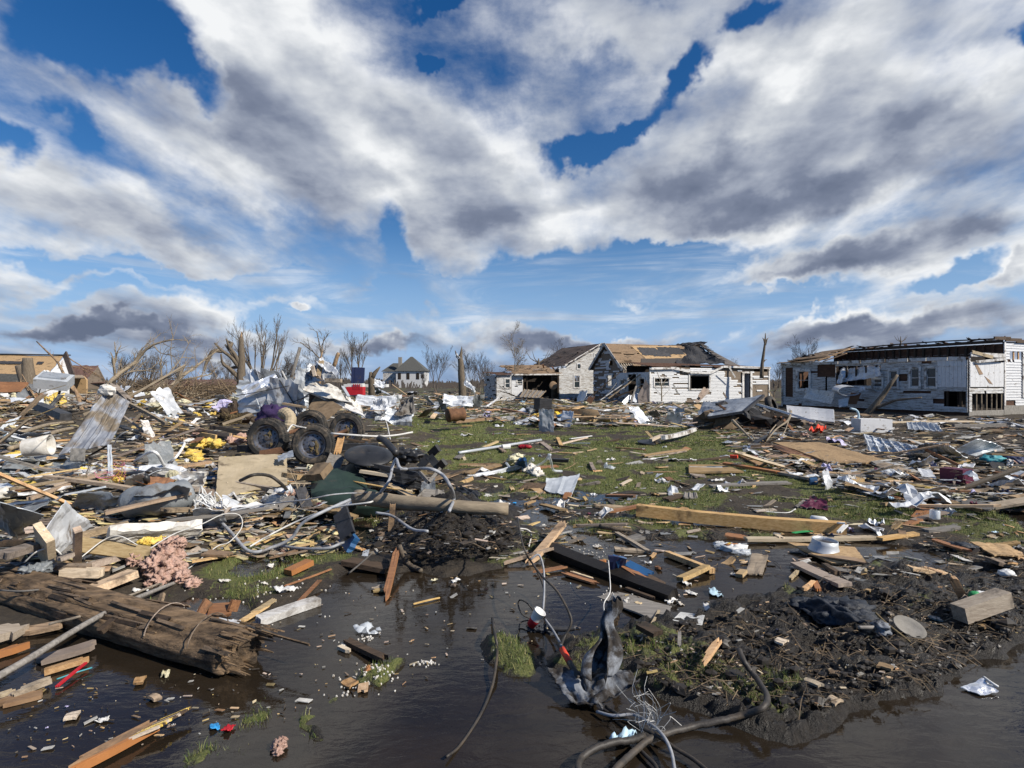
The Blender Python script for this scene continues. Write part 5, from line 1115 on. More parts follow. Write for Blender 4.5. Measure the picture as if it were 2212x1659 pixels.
for i in range(1100):
    c_ = W('A', rnd.uniform(1000, 2050), rnd.uniform(600, 780), rnd.uniform(30, 52)); c_.z = max(.05, min(c_.z, 1.6)); L_ = rnd.uniform(.8, 2.8); d_ = Vector((rnd.uniform(-1, 1), rnd.uniform(-1, 1), rnd.uniform(-.15, .4))).normalized() * L_
    mb.tube([c_, c_ + d_ * .5 + Vector((0, 0, .05)), c_ + d_], [.024, .018, .006], 'litter_twig', 3)
tag(mb.build('brush'), 'tangled twigs heaped under the fallen limbs', 'brush', kind='stuff')
# branches against the shaded house
mb = MB()
for L_, r0, r1 in (([(1400, 1215, 28.5), (1540, 1060, 28.3), (1660, 910, 28.2), (1760, 760, 28), (1850, 640, 28)], .17, .07), ([(1520, 1110, 28.3), (1700, 1050, 28), (1850, 1000, 27.5), (2200, 965, 26.6)], .09, .04)): p, r = limb('M', L_, r0, r1); mb.tube(p, r, 'bark', 7)
one(mb, 'fallen_limb', 'dark forked limb propped against the shaded clapboard wall', 'branch', smooth=True)
t = thing('sapling', 'bare sapling standing before the low window of the middle house', 'tree', W('L', 597, 900, 41.5)); mb = MB(); d = 41.5
mb.tube([W('L', *q, d) for q in ((597, 905), (595, 800), (592, 690), (560, 590), (530, 510))], [.05, .045, .035, .025, .01], 'bark_pale', 6); fin(mb, 'trunk', t); mb = MB()
for L_ in ([(595, 860), (650, 800), (720, 730)], [(595, 830), (530, 760), (500, 720)], [(592, 700), (640, 640), (690, 590)], [(592, 720), (540, 640), (505, 610)], [(596, 760), (620, 700), (650, 600)]): mb.tube([W('L', *q, d) for q in L_], [.025, .018, .006], 'bark_pale', 4)
fin(mb, 'limbs', t)

# ---------------------------------------------------------------- wreckage placed piece by piece
def pR(c, q):
    if len(q) == 4: return W(c, q[0], q[1], q[3])
    return G(c, q[0], q[1], q[2])
def board(c, a, b, w_, t_, mt, label, name='plank', cat='plank', up=(0, 0, 1), jag=.03, group=None):
    a, b = pR(c, a), pR(c, b); mb = MB(); up = Vector(up) + Vector((random.uniform(-.12, .12), random.uniform(-.12, .12), 0)); mb.beam(a, b, w_, t_, mt, up=up, jag=jag); return one(mb, name, label, cat, group)
def panel(c, pts, t_, mt, label, name, cat, amp=.02, fr=1.5, ridge=0, nr=6, seed=1, jag=.02, nx=10, ny=10, smooth=False):
    mb = MB(); mb.quad([pR(c, q) for q in pts], t_, mt, nx, ny, amp, fr, ridge, nr, seed, jag); return one(mb, name, label, cat, smooth=smooth)
def wire(c, pts, r, mt, label, name='cable', cat='cable', k=6, n=6, wob=0., r1=None):
    p = spline([pR(c, q) for q in pts], k)
    if wob: p = [q + Vector((random.uniform(-wob, wob),) * 3) for q in p]
    mb = MB(); mb.tube(p, r if r1 is None else [r + (r1 - r) * i / (len(p) - 1) for i in range(len(p))], mt, n); return one(mb, name, label, cat, smooth=True)
def lumps(c, pts, mt, label, name, cat, seed=1, amp=.5, fr=2.2, n=12, sq=(1, 1, .6)):
    """pts: (x, y, h, radius) merged into one heap"""
    mb = MB()
    for i, q in enumerate(pts): mb.lump(G(c, q[0], q[1], q[2]), q[3], mt, amp, fr, seed + i, n, sq=sq)
    return one(mb, name, label, cat, smooth=True)

# --- bottom left: the split timber and what lies round it
def big_timber():
    a, b = Vector((-4.55, 4.55, .26)), Vector((1.03 - 1.0, 3.02, .10)); a = W('F', -260, 440, 4.75); b = W('F', 1500, 930, 3.28)
    x = (b - a).normalized(); L = (b - a).length; y = Vector((0, 0, 1)).cross(x).normalized(); z = x.cross(y); n, m = 110, 60; vs = []
    for i in range(n + 1):
        t = i / n; c = a + x * (L * t)
        for j in range(m):
            an = 2 * math.pi * j / m; ca, sa = math.cos(an), math.sin(an); r = .165 - .02 * t
            r *= 1 + .10 * mnoise.fractal(Vector((t * 5, ca * 2.2, sa * 2.2)), 1, 2, 4) + .15 * mnoise.noise(Vector((t * 2.2, an * 5.5, 3))) + .09 * mnoise.noise(Vector((t * 6, an * 14, 7)))
            if sa > .35: r *= .80 + .05 * mnoise.noise(Vector((t * 3, an * 9, 1)))     # split, flattish top
            e = 0
            if i >= n - 3: e = (mnoise.noise(Vector((an * 3.1, 2, 9))) * .10 + mnoise.noise(Vector((an * 9, 4, 9))) * .06) * (i - n + 4) / 4
            if i == n: r *= .9
            vs.append(c + y * ca * r * 1.12 + z * sa * r + x * e)
    fs = [(i * m + j, i * m + (j + 1) % m, (i + 1) * m + (j + 1) % m, (i + 1) * m + j) for i in range(n) for j in range(m)]
    c1 = len(vs); vs.append(b - x * .05); fs += [(n * m + j, n * m + (j + 1) % m, c1) for j in range(m)]; c0 = len(vs); vs.append(a); fs += [((j + 1) % m, j, c0) for j in range(m)]
    t = thing('split_pole', 'huge dark weathered timber pole with a broken end lying out over the water', 'timber', a); mb = MB(); mb.add(vs, fs, 'log_old'); fin(mb, 'trunk', t, smooth=True)
    mb = MB(); rnd = random.Random(3)
    for i in range(60):
        t_ = rnd.random(); an = rnd.uniform(.1, 3.0); rr = .15; c = a + x * L * t_ + y * math.cos(an) * rr * 1.1 + z * math.sin(an) * rr * .84; l = rnd.uniform(.08, .5)
        mb.beam(c, c + x * l + z * rnd.uniform(-.015, .02) + y * rnd.uniform(-.02, .02), rnd.uniform(.008, .03), .008, rnd.choice(['dark_wood', 'log_old', 'old_wood']), up=y * math.cos(an) + z * math.sin(an), jag=.03)
    for i in range(26):
        an = rnd.uniform(0, 6.28); c = b + y * math.cos(an) * .12 + z * math.sin(an) * .11; mb.tube([c - x * .1, c + x * rnd.uniform(.03, .14)], [.018, .003], 'log_old', 4)
    fin(mb, 'splinters', t)
    for s_ in (.915, .80):
        mb = MB(); ring = [a + x * (L * s_ - .05 * math.cos(an)) + y * math.cos(an) * .178 + z * math.sin(an) * .150 for an in np.linspace(-.9, 2.9, 16)]; mb.tube(ring, .0035, 'old_wood', 5); fin(mb, 'wire_band', t)
    return a, b
big_timber()
wire('F', [(-60, 1120, 'd', 2.9), (200, 970, 'd', 3.1), (500, 785, 'd', 3.45), (760, 645, 'd', 3.85), (1000, 545, 'd', 4.35), (1150, 490, 'd', 4.7), (1295, 455, 'd', 4.95)], .020, 'grey_wood', 'grey frayed pole laid across the dark timber', 'thin_pole', 'pole', n=8, r1=.012)
wire('F', [(300, 770, 'd', 3.6), (560, 700, 'd', 3.75), (700, 610, 'd', 4.0), (780, 600, 'd', 4.1), (990, 520, 'd', 4.45), (960, 575, 'd', 4.4)], .009, 'old_wood', 'thin strip bound along the frayed pole', 'wooden_strip', 'strip')
wire('F', [(0, 560, 'd', 4.05), (150, 565, 'd', 4.0), (350, 540, 'd', 4.1), (500, 505, 'd', 4.3)], .007, 'grey_wood', 'short bare twig lying on top of the dark timber', 'twig', 'twig')
board('F', (600, 830, 'd', 3.5), (740, 715, 'd', 3.62), .05, .03, 'dark_wood', 'small dark chunk stuck on the near side of the timber', 'wood_chunk', 'wood chunk')
panel('F', [(360, 335, .02), (575, 160, .12), (390, 0, .50), (262, 190, .42)], .006, 'sheet_white', 'white ribbed metal sheet standing behind the two short posts', 'metal_sheet', 'metal sheet', .05, 1.2, .006, 9, 3)
panel('F', [(90, 232, .05), (-60, 150, .10), (-60, 0, .55), (0, 12, .5)], .006, 'sheet_white', 'white sheet cut by the left edge beside the dark tarp', 'metal_sheet', 'metal sheet', .05, 1.2, .006, 5, 4)
panel('F', [(90, 232, .05), (150, 215, .04), (275, 95, .35), (0, 12, .5)], .006, 'sheet_grey', 'shaded grey folded sheet between two white sheets', 'metal_sheet', 'metal sheet', .08, 1.4, 0, 5, 6)
board('F', (298, 400, .0), (270, 198, .42), .20, .055, 'pine_wood', 'wide short board standing upright before the white metal sheet', up=(-.2, -1, .1), jag=.01)
board('F', (478, 405, .0), (480, 180, .45), .05, .05, 'pine_wood', 'thin post standing upright right of the white metal sheet', 'post', 'post', up=(-.5, -1, 0))
board('F', (470, 275, .14), (985, 345, .10), .12, .075, 'pine_wood', 'thick tan beam running in behind the pink insulation', 'beam', 'beam', up=(0, -1, .6))
board('F', (495, 225, .1), (800, 150, .16), .10, .05, 'old_wood', 'brown board under the grey tarp roll')
panel('F', [(655, 250, .08), (1240, 205, .10), (1250, 145, .22), (680, 178, .22)], .10, 'foam_white', 'long white foam slab with chipped ends above the pink insulation', 'foam_slab', 'foam slab', .02, 4, 0, 4, 5, .03, 14, 6)
lumps('F', [(1060, 290, .18, .09), (1010, 340, .14, .085), (1085, 340, .12, .07), (960, 400, .11, .09), (1040, 420, .08, .10), (990, 480, .04, .085), (1110, 425, .06, .06), (1130, 480, .03, .06), (840, 370, .05, .065), (1110, 265, .22, .05), (930, 520, .02, .04), (1190, 525, .0, .06)], 'pink_wool', 'heap of pink insulation wool at the water edge above the timber', 'insulation_heap', 'insulation', 5, .6, 3.4, 24, (1, 1, .8))
lumps('F', [(895, 260, .1, .06), (945, 262, .1, .06), (990, 245, .1, .04)], 'yellow_wool', 'small yellow insulation tuft just left of the pink heap', 'insulation_tuft', 'insulation', 9, .8)
board('F', (560, 560, .04), (830, 452, .08), .17, .055, 'pine_wood', 'thick pale plank end pointing right below the pink heap', jag=.01)
board('F', (380, 452, .08), (635, 452, .09), .10, .06, 'pine_wood', 'short tan plank lying level behind the timber', jag=.01)
board('F', (540, 412, .03), (780, 342, .05), .06, .05, 'pine_wood', 'narrow tan stick in the grass left of the pink heap', jag=.02)
board('F', (340, 412, .10), (560, 415, .10), .06, .04, 'old_wood', 'thin board wedged under the two posts')
board('F', (0, 350, .15), (230, 280, .2), .10, .05, 'old_wood', 'dark board in the shade at the left edge above the timber')
board('F', (0, 270, .15), (215, 265, .2), .05, .04, 'dark_wood', 'thin dark board at the left edge below the white sheet')
board('F', (350, 372, .2), (460, 335, .2), .09, .03, 'old_wood', 'short board between the upright board and the post')
lumps('F', [(180, 440, .12, .06), (250, 425, .12, .07), (300, 400, .13, .05)], 'grey_tarp', 'crumpled grey plastic scrap on the far side of the timber', 'plastic_scrap', 'plastic', 4, .9)
wire('F', [(150, 388, .1), (230, 320, .22), (320, 300, .25), (370, 330, .2), (395, 375, .12)], .006, 'cable_white', 'white cord looping over the short upright board', 'cord', 'cord')
wire('F', [(495, 362, .1), (640, 250, .2), (740, 225, .25), (850, 280, .18)], .005, 'cable_white', 'white cord arching beside the foam slab', 'cord', 'cord')
wire('F', [(930, 300, .3), (1080, 210, .35), (1250, 150, .3), (1380, 90, .3), (1480, 95, .25), (1495, 170, .15), (1420, 260, .08), (1340, 290, .05), (1200, 400, .02), (1150, 435, .03)], .005, 'cable_white', 'white cord swinging from the foam slab to the pink heap', 'cord', 'cord')
panel('F', [(860, 632, .01), (1180, 765, .01), (1430, 798, .01), (1250, 700, .01)], .012, 'white_paint', 'white board lying in the water behind the timber', 'white_board', 'board', .012, 1.5, 0, 4, 2)
panel('F', [(1180, 765, .015), (1420, 800, .01), (1490, 758, .01), (1240, 705, .03)], .012, 'sheet_white', 'white flat scrap under the red-brown bracket', 'white_scrap', 'board', .01, 1.5, 0, 4, 7)
t = thing('wooden_bracket', 'red-brown wooden shelf bracket lying on the white scrap', 'bracket', G('F', 1350, 720, .02))
mb = MB(); mb.quad([G('F', 1275, 745, .03), G('F', 1430, 710, .03), G('F', 1440, 640, .07), G('F', 1300, 650, .07)], .022, 'red_wood', 3, 3); fin(mb, 'back', t)
for a_, b_ in (((1235, 725, .03), (1290, 625, .11)), ((1435, 690, .04), (1460, 620, .11))): mb = MB(); mb.beam(G('F', *a_), G('F', *b_), .075, .02, 'red_wood', up=(1, -.3, .3)); fin(mb, 'side', t)
board('F', (975, 690, 'd', 3.9), (1010, 570, 'd', 4.05), .035, .02, 'old_wood', 'small stake standing between timber and bracket', 'stake', 'stake', up=(0, -1, 0))
board('F', (1490, 755, .01), (1680, 635, .015), .05, .012, 'pine_wood', 'thin tan strip in the water right of the bracket', 'wooden_strip', 'strip')
board('G', (45, 752, .03), (425, 622, .03), .085, .05, 'white_wood', 'white weathered plank afloat in the puddle', up=(0, -.25, 1), jag=.01)
for q in (((-40, 870, .06), (110, 780, .06), .16, .05, 'pine_wood', 'wide tan plank end at the left edge in front of the timber'), ((-40, 970, .03), (180, 890, .03), .06, .04, 'orange_wood', 'wet orange strip at the left edge below the wide tan plank'), ((215, 1003, .02), (620, 885, .05), .10, .03, 'ply_brown', 'broad pointed tan board running under the timber'),
          ((265, 1068, .02), (560, 978, .03), .05, .03, 'pine_wood', 'splintered yellow lath in the water under the timber'), ((40, 1222, .02), (350, 1098, .04), .045, .03, 'pine_wood', 'pointed yellow lath touching the blue line'), ((-60, 1275, .01), (270, 1192, .01), .11, .02, 'ply_brown', 'broad wet board half sunk at the left edge'),
          ((-20, 1215, .02), (60, 1190, .02), .03, .02, 'pine_wood', 'short lath at the left edge above the sunk board'), ((130, 820, .03), (430, 760, .05), .08, .03, 'old_wood', 'dim board in the shade below the timber')):
    board('F', *q[:5], q[5], jag=.08)
board('F', (350, 1157, .02), (535, 1005, .03), .016, .010, 'red_plastic', 'bright red strip floating in front of the timber', 'red_strip', 'strip', jag=.01)
wire('F', [(350, 1110, .02), (450, 1075, .02), (570, 1038, .02)], .004, 'turquoise', 'thin blue line crossing the red strip', 'string', 'string')
t = thing('rotten_board', 'long rotten board with an orange edge at the bottom left', 'plank', G('F', 700, 1520, .02))
mb = MB(); mb.beam(G('F', 395, 1690, .02), G('F', 1010, 1365, .03), .075, .03, 'ply_brown', jag=.12); fin(mb, 'board', t); mb = MB(); mb.beam(G('F', 430, 1690, .035), G('F', 985, 1400, .035), .02, .035, 'orange_wood', jag=.1)
for i in range(14): a_ = G('F', 780 + i * 17, 1490 - i * 10, .045); mb.beam(a_, a_ + Vector((.10, .09, .012)), .014, .01, random.choice(['pine_wood', 'dark_wood', 'yellow_wool']), jag=.02)
fin(mb, 'splintered_edge', t)
def scrap(c, x, y, r, mt, label, name, cat, h=.012, seed=1, amp=.5):
    p = G(c, x, y, h); rnd = random.Random(seed); mb = MB(); a = rnd.uniform(0, 3); u = Vector((math.cos(a), math.sin(a), rnd.uniform(-.1, .2))) * r; v_ = Vector((-math.sin(a), math.cos(a), rnd.uniform(-.1, .3))) * r * rnd.uniform(.5, .9)
    mb.quad([p - u - v_, p + u - v_ * .7, p + u * .8 + v_, p - u * .9 + v_ * .9], .003, mt, 8, 8, r * amp, 2.5, seed=seed, jag=.12); return one(mb, name, label, cat, smooth=True)
for q in (('F', 635, 1358, .028, 'paper', 'white paper scrap floating left of the bottom grass', 'paper_scrap', 'scrap'), ('F', 1328, 1400, .026, 'bright_blue', 'bright blue scrap floating near the bottom', 'plastic_scrap', 'scrap'), ('F', 1412, 1412, .03, 'red_plastic', 'red scrap beside the bright blue one', 'plastic_scrap', 'scrap'), ('F', 1025, 1072, .04, 'pale_wool', 'yellowish foam crumb just under the timber', 'foam_crumb', 'scrap'),
          ('F', 1385, 500, .04, 'foam_white', 'white foam chunk in the grass right of the pink heap', 'foam_chunk', 'scrap'), ('F', 860, 560, .06, 'paper', 'white scrap at the foot of the pink heap', 'paper_scrap', 'scrap'), ('F', 1125, 735, .02, 'paper', 'tiny white scrap by the timber', 'paper_scrap', 'scrap'), ('G', 215, 552, .08, 'paper', 'flat white scrap above the white plank', 'paper_scrap', 'scrap'), ('G', 128, 405, .035, 'foam_white', 'white foam bit left of the orange block', 'foam_chunk', 'scrap'),
          ('G', 735, 800, .10, 'clear_plastic', 'clear crumpled plastic under water above the dark lath', 'plastic_film', 'plastic'), ('G', 90, 515, .03, 'foam_white', 'white foam bit above the white plank', 'foam_chunk', 'scrap'), ('G', 1140, 495, .03, 'pale_wool', 'cream scrap in the water under the black mud heap', 'foam_chunk', 'scrap'), ('G', 1275, 498, .04, 'paper', 'white scrap right of the cream one', 'paper_scrap', 'scrap'),
          ('H', 1335, 575, .075, 'pale_blue', 'pale blue paper towel on the mud edge', 'paper_towel', 'paper'), ('H', 1180, 575, .05, 'paper', 'white scrap left of the pale blue towel', 'paper_scrap', 'scrap'), ('H', 1290, 662, .05, 'paper', 'white crumpled scrap below the pale blue towel', 'paper_scrap', 'scrap'), ('H', 1150, 510, .05, 'paper', 'white scrap under the short tan block', 'paper_scrap', 'scrap'), ('H', 915, 388, .035, 'paper', 'white scrap afloat behind the blue board', 'paper_scrap', 'scrap'),
          ('H', 885, 552, .03, 'foam_white', 'white foam lump on the long dark beam', 'foam_chunk', 'scrap'), ('H', 785, 628, .03, 'foam_white', 'white foam lump below the long dark beam', 'foam_chunk', 'scrap'), ('H', 1060, 622, .05, 'paper', 'thin white scrap by the beam end', 'paper_scrap', 'scrap'), ('H', 1115, 638, .03, 'foam_white', 'white scrap right of the beam end', 'foam_chunk', 'scrap'), ('H', 600, 285, .04, 'foam_white', 'white foam bit behind the long dark beam', 'foam_chunk', 'scrap'),
          ('H', 615, 70, .07, 'paper', 'white crumpled paper by the small puddle', 'paper_scrap', 'scrap'), ('H', 30, 20, .09, 'paper', 'white cloth scrap above the black mud heap', 'cloth_scrap', 'scrap'), ('H', 92, 18, .03, 'bright_blue', 'bright blue scrap by the white cloth', 'plastic_scrap', 'scrap'), ('H', 1445, 460, .03, 'foam_white', 'small white chip near the brown panel', 'foam_chunk', 'scrap'), ('H', 270, 155, .02, 'foam_white', 'white crumb left of the tall splinter', 'foam_chunk', 'scrap')):
    scrap(*q[:8], seed=hash(q[6] + str(q[1])) % 97)
# cup
t = thing('paper_cup', 'white and red paper cup caught in wires above the water', 'cup', W('H', 225, 730, 3.72)); c0, c1 = W('H', 192, 778, 3.74), W('H', 250, 690, 3.72); x = (c1 - c0); L = x.length; Mx = Matrix.Translation(c0) @ x.to_track_quat('Z', 'Y').to_matrix().to_4x4()
mb = MB(); k_ = .45; mb.lathe([(.0, 0), (.028, 0), (.028 + .013 * k_, L * k_)], 'red_plastic', 24, Mx); fin(mb, 'cup_base', t, True, 'red lower half'); mb = MB(); mb.lathe([(.0275 + .013 * k_, L * k_), (.041, L), (.0425, L * 1.01), (.039, L), (.027, .004), (0, .004)], 'white_plastic', 24, Mx); fin(mb, 'cup_body', t, True)
mb = MB()
for i in range(4):
    f = .55 + i * .07; an = -2.1
    for j in range(3 + i % 2): a_ = an + j * .16; r = .0285 + .0135 * f; mb.lathe([(.0, 0), (.0022, .0004)], 'black_plastic', 5, Mx @ Matrix.Translation((r * math.cos(a_), r * math.sin(a_), L * f)) @ Euler((0, math.pi / 2, a_)).to_matrix().to_4x4())
fin(mb, 'print', t)
# middle foreground
board('G', (235, 450, .03), (372, 385, .06), .10, .045, 'orange_wood', 'orange wet wood block in the grass edge', 'wood_block', 'wood block', jag=0)
board('G', (585, 378, .03), (865, 432, .03), .16, .04, 'dark_wood', 'dark wet plank at the foot of the black mud heap', jag=.04)
board('G', (912, 300, .12), (832, 632, .01), .05, .03, 'red_wood', 'brown splintered stake pointing down into the water', 'splinter', 'splinter', jag=.15)
wire('G', [(930, 290, .12), (955, 350, .10), (985, 400, .04), (1060, 440, .02)], .035, 'bark', 'dark root curling from the mud heap to the water', 'root', 'root', r1=.02)
board('G', (590, 868, .015), (845, 990, .015), .045, .03, 'dark_wood', 'dark grooved lath floating in the middle of the water', 'floating_lath', 'lath', jag=.05)
board('G', (545, 905, .015), (620, 940, .015), .03, .02, 'pine_wood', 'pale splinter at the end of the dark grooved lath', 'splinter', 'splinter', jag=.03)
board('G', (755, 1018, .02), (700, 1085, .01), .03, .02, 'orange_wood', 'curled orange splinter by the white foam beads', 'splinter', 'splinter', jag=.04)
board('G', (0, 712, .01), (160, 612, .015), .045, .012, 'pine_wood', 'flat tan strip left of the white plank', 'wooden_strip', 'strip', jag=.03)
board('G', (285, 650, .01), (435, 495, .015), .03, .012, 'red_wood', 'thin red-brown strip behind the white plank', 'wooden_strip', 'strip', jag=.05)
board('G', (210, 535, .01), (505, 428, .012), .015, .01, 'red_wood', 'long thin orange-brown lath above the white plank', 'wooden_strip', 'strip', jag=.02)
board('G', (1010, 645, .01), (1178, 605, .012), .012, .008, 'pine_wood', 'yellow reed floating below the mud heap', 'reed', 'reed', jag=.01)
wire('G', [(612, 455, .02), (690, 390, .1), (760, 328, .18)], .008, 'grey_wood', 'grey rod leaning against the mud heap', 'rod', 'rod')
lumps('G', [(185, 1510, .02, .03), (200, 1490, .03, .022), (175, 1555, .01, .022), (160, 1530, .01, .02)], 'pink_wool', 'pale fluffy tuft in the bottom grass', 'insulation_tuft', 'insulation', 22, .9)
wire('G', [(1500, 735, .01), (1515, 830, .03), (1530, 920, .06), (1520, 1040, .05), (1490, 1180, .012), (1420, 1340, .002), (1300, 1520, .002), (1215, 1590, .02)], .011, 'cable_black', 'long thin hose curving through the brown water', 'hose', 'hose', r1=.006)
mb = MB(); rnd = random.Random(5)
for i in range(260):
    c_, x_, y_, s_ = rnd.choice([('G', 790, 1030, 45), ('G', 800, 1075, 60), ('G', 1105, 1010, 25), ('G', 575, 895, 20), ('G', 715, 860, 25), ('G', 700, 1150, 120), ('G', 300, 600, 200), ('G', 100, 560, 160), ('H', 560, 330, 60), ('H', 750, 600, 90), ('F', 1300, 620, 160)])
    mb.lump(G(c_, x_ + rnd.gauss(0, s_), y_ + rnd.gauss(0, s_ * .4), .004), rnd.uniform(.004, .009), 'foam_white', .3, 2, i, 3)
tag(mb.build('foam_beads'), 'white foam beads floating on the water', 'foam', kind='stuff')
# curved grey conduits over the mud heap
wire('G', [(-250, 60, .1), (-120, 200, .08), (0, 320, .06), (150, 290, .08), (260, 235, .16), (320, 150, .28), (440, 80, .38), (620, 0, .45)], .017, 'cable_grey', 'thick grey conduit sweeping in a loop left of the blue board', 'conduit', 'cable')
wire('G', [(0, 290, .1), (120, 220, .14), (300, 130, .25), (520, 50, .4), (720, 20, .45), (760, 10, .45)], .009, 'cable_white', 'white cable running beside the thick conduit', 'cable', 'cable')
wire('G', [(150, 280, .04), (330, 302, .05), (480, 300, .06), (580, 262, .1)], .015, 'cable_grey', 'muddy grey conduit end reaching the blue board', 'conduit', 'cable')
wire('B', [(1265, 1505, .45), (1340, 1400, .5), (1370, 1280, .62), (1400, 1215, .7), (1430, 1290, .62), (1500, 1303, .6), (1680, 1300, .6), (1790, 1350, .5), (1860, 1450, .4), (1890, 1550, .3), (1850, 1655, .2)], .017, 'cable_grey', 'thick grey conduit bent in a wide arch over the mud heap', 'conduit', 'cable')
wire('B', [(0, 1655, .25), (300, 1600, .3), (650, 1560, .4), (850, 1520, .5), (1060, 1505, .45), (1250, 1515, .4)], .008, 'cable_grey', 'long thin cable strung in front of the green case', 'cable', 'cable')
wire('G', [(780, 80, .35), (880, 100, .33), (1000, 180, .22), (1100, 195, .2)], .014, 'cable_grey', 'grey conduit dipping across the face of the mud heap', 'conduit', 'cable')
wire('H', [(125, 178, .1), (170, 185, .14), (195, 215, .1), (180, 290, .03)], .008, 'cable_white', 'white cord hooked at the right foot of the mud heap', 'cord', 'cord')
t = thing('painted_board', 'dark box-like board with a scuffed blue edge leaning on the mud heap', 'board', G('G', 640, 270, .1)); mb = MB(); mb.beam(G('G', 560, 70, .35), G('G', 610, 235, .14), .16, .035, 'dark_steel', up=(-.2, -1, .3), jag=.02); fin(mb, 'board', t); mb = MB(); mb.beam(G('G', 585, 215, .13), G('G', 640, 285, .06), .15, .06, 'blue_paint', up=(-.2, -1, .3), jag=.02); fin(mb, 'blue_end', t)
board('G', (870, 200, .1), (885, 20, .4), .05, .03, 'old_wood', 'brown stake standing in the mud heap', 'stake', 'stake', up=(0, -1, 0))
t = thing('fallen_log', 'long peeled log lying along the top of the mud heap', 'log', W('B', 1450, 1580, 5.9)); mb = MB(); p, r = limb('B', [(1055, 1540, 6.35), (1250, 1560, 6.25), (1500, 1590, 6.1), (1700, 1600, 6.0), (1950, 1625, 5.9), (2350, 1640, 5.9)], .085, .065); mb.tube(p, [q * (1 + .15 * mnoise.noise(Vector((i * .7, 0, 0)))) for i, q in enumerate(r)], 'bark_pale', 10); fin(mb, 'trunk', t, True)
# right of the mud heap
board('H', (180, 400, .02), (405, 132, .22), .085, .035, 'pine_wood', 'tall pale splintered board leaning up from the water edge', jag=.16)
board('H', (15, 395, .02), (330, 298, .10), .03, .025, 'old_wood', 'pale stick crossing the foot of the tall splintered board', 'stick', 'stick', jag=.06)
board('H', (300, 300, .06), (1080, 602, .03), .10, .09, 'black_wood', 'long charred black beam lying in the puddle', 'beam', 'beam', up=(0, -.5, 1), jag=.02)
t = thing('blue_box', 'bent blue metal box end standing on the charred beam', 'box', G('H', 725, 440, .06)); mb = MB()
mb.quad([G('H', 672, 440, .06), G('H', 740, 448, .05), G('H', 770, 352, .20), G('H', 672, 345, .22)], .015, 'navy', 3, 3, .01); mb.quad([G('H', 740, 448, .05), G('H', 775, 430, .06), G('H', 785, 362, .19), G('H', 700, 340, .22)], .012, 'blue_paint', 3, 3, .01); fin(mb, 'shell', t)
board('H', (775, 388, .12), (935, 468, .08), .09, .02, 'blue_paint', 'blue painted board right of the blue box', 'painted_board', 'board', up=(0, -.4, 1))
board('H', (790, 425, .08), (1025, 548, .04), .10, .04, 'dark_wood', 'dark broken board under the blue one', jag=.05)
board('H', (740, 400, .1), (905, 505, .06), .07, .03, 'red_wood', 'red-brown slat between blue board and charred beam', jag=.03)
board('H', (370, 445, .02), (625, 525, .015), .07, .015, 'red_wood', 'flat reddish board afloat below the charred beam', jag=.08)
board('H', (430, 440, .03), (600, 495, .02), .02, .012, 'pine_wood', 'pale splinter on the flat reddish board', 'splinter', 'splinter', jag=.05)
board('H', (210, 450, .02), (410, 412, .03), .06, .015, 'red_wood', 'reddish wet board behind the tall cables', jag=.05)
board('H', (575, 388, .03), (660, 378, .04), .06, .02, 'orange_wood', 'orange chip left of the blue box', 'wood_chip', 'wood chip', jag=.03)
board('H', (1030, 330, .03), (1318, 442, .03), .06, .045, 'pine_wood', 'square tan stick lying in the right puddle', 'stick', 'stick', jag=.01)
board('H', (1112, 492, .03), (1285, 412, .06), .07, .035, 'pine_wood', 'short tan block crossing the square stick', 'wood_block', 'wood block', jag=.01)
board('H', (1480, 470, .02), (1510, 440, .03), .06, .03, 'pine_wood', 'tiny yellow block in the right puddle', 'wood_block', 'wood block', jag=0)
board('H', (775, 545, .015), (960, 612, .015), .03, .02, 'dark_wood', 'dark stick parallel to the charred beam', 'stick', 'stick', jag=.02)
board('H', (1250, 1020, .06), (1362, 858, .11), .035, .025, 'pine_wood', 'yellow splinter stuck upright in the mud bank', 'splinter', 'splinter', jag=.08)
board('H', (860, 770, .08), (985, 835, .05), .09, .03, 'dark_wood', 'dark plank end at the top of the mud bank', jag=.02)
board('H', (942, 768, .02), (985, 685, .02), .016, .012, 'pine_wood', 'thin yellow stick where mud and water meet', 'stick', 'stick', jag=.01)
board('H', (1110, 910, .08), (1112, 810, .10), .02, .01, 'grey_wood', 'pale slip of wood on the mud bank', 'wood_chip', 'wood chip')
board('H', (705, 195, .02), (935, 330, .02), .04, .025, 'pine_wood', 'long yellow lath at the edge of the right puddle', 'lath', 'lath', jag=.1)
board('H', (470, 160, .04), (800, 150, .04), .05, .02, 'old_wood', 'grey-brown board behind the tall splinter', jag=.05)
wire('H', [(620, 165, .05), (720, 182, .05), (815, 188, .03)], .03, 'bark', 'short dark branch by the small puddle', 'branch', 'branch', r1=.015)
panel('H', [(500, 560, -.02), (1010, 770, -.025), (1080, 640, -.02), (640, 470, -.02)], .012, 'grey_wood', 'grey sheet sunk in shallow water below the charred beam', 'sunken_sheet', 'sheet', .006)
panel('H', [(1520, 460, .015), (1625, 465, .015), (1660, 345, .03), (1560, 335, .03)], .012, 'ply_brown', 'brown panel half sunk beside the plastic bag', 'brown_board', 'panel', .01)
t = thing('plastic_bag', 'clear plastic bag with orange and yellow print lying in the right puddle', 'bag', G('H', 1430, 300, .03)); mb = MB()
for i, (x_, y_, r_) in enumerate(((1395, 290, .09), (1450, 300, .10), (1500, 325, .07), (1360, 270, .05))): mb.lump(G('H', x_, y_, .02), r_, 'white_plastic' if i % 2 else 'clear_plastic', .5, 3, i + 3, 12, sq=(1.2, .8, .4))
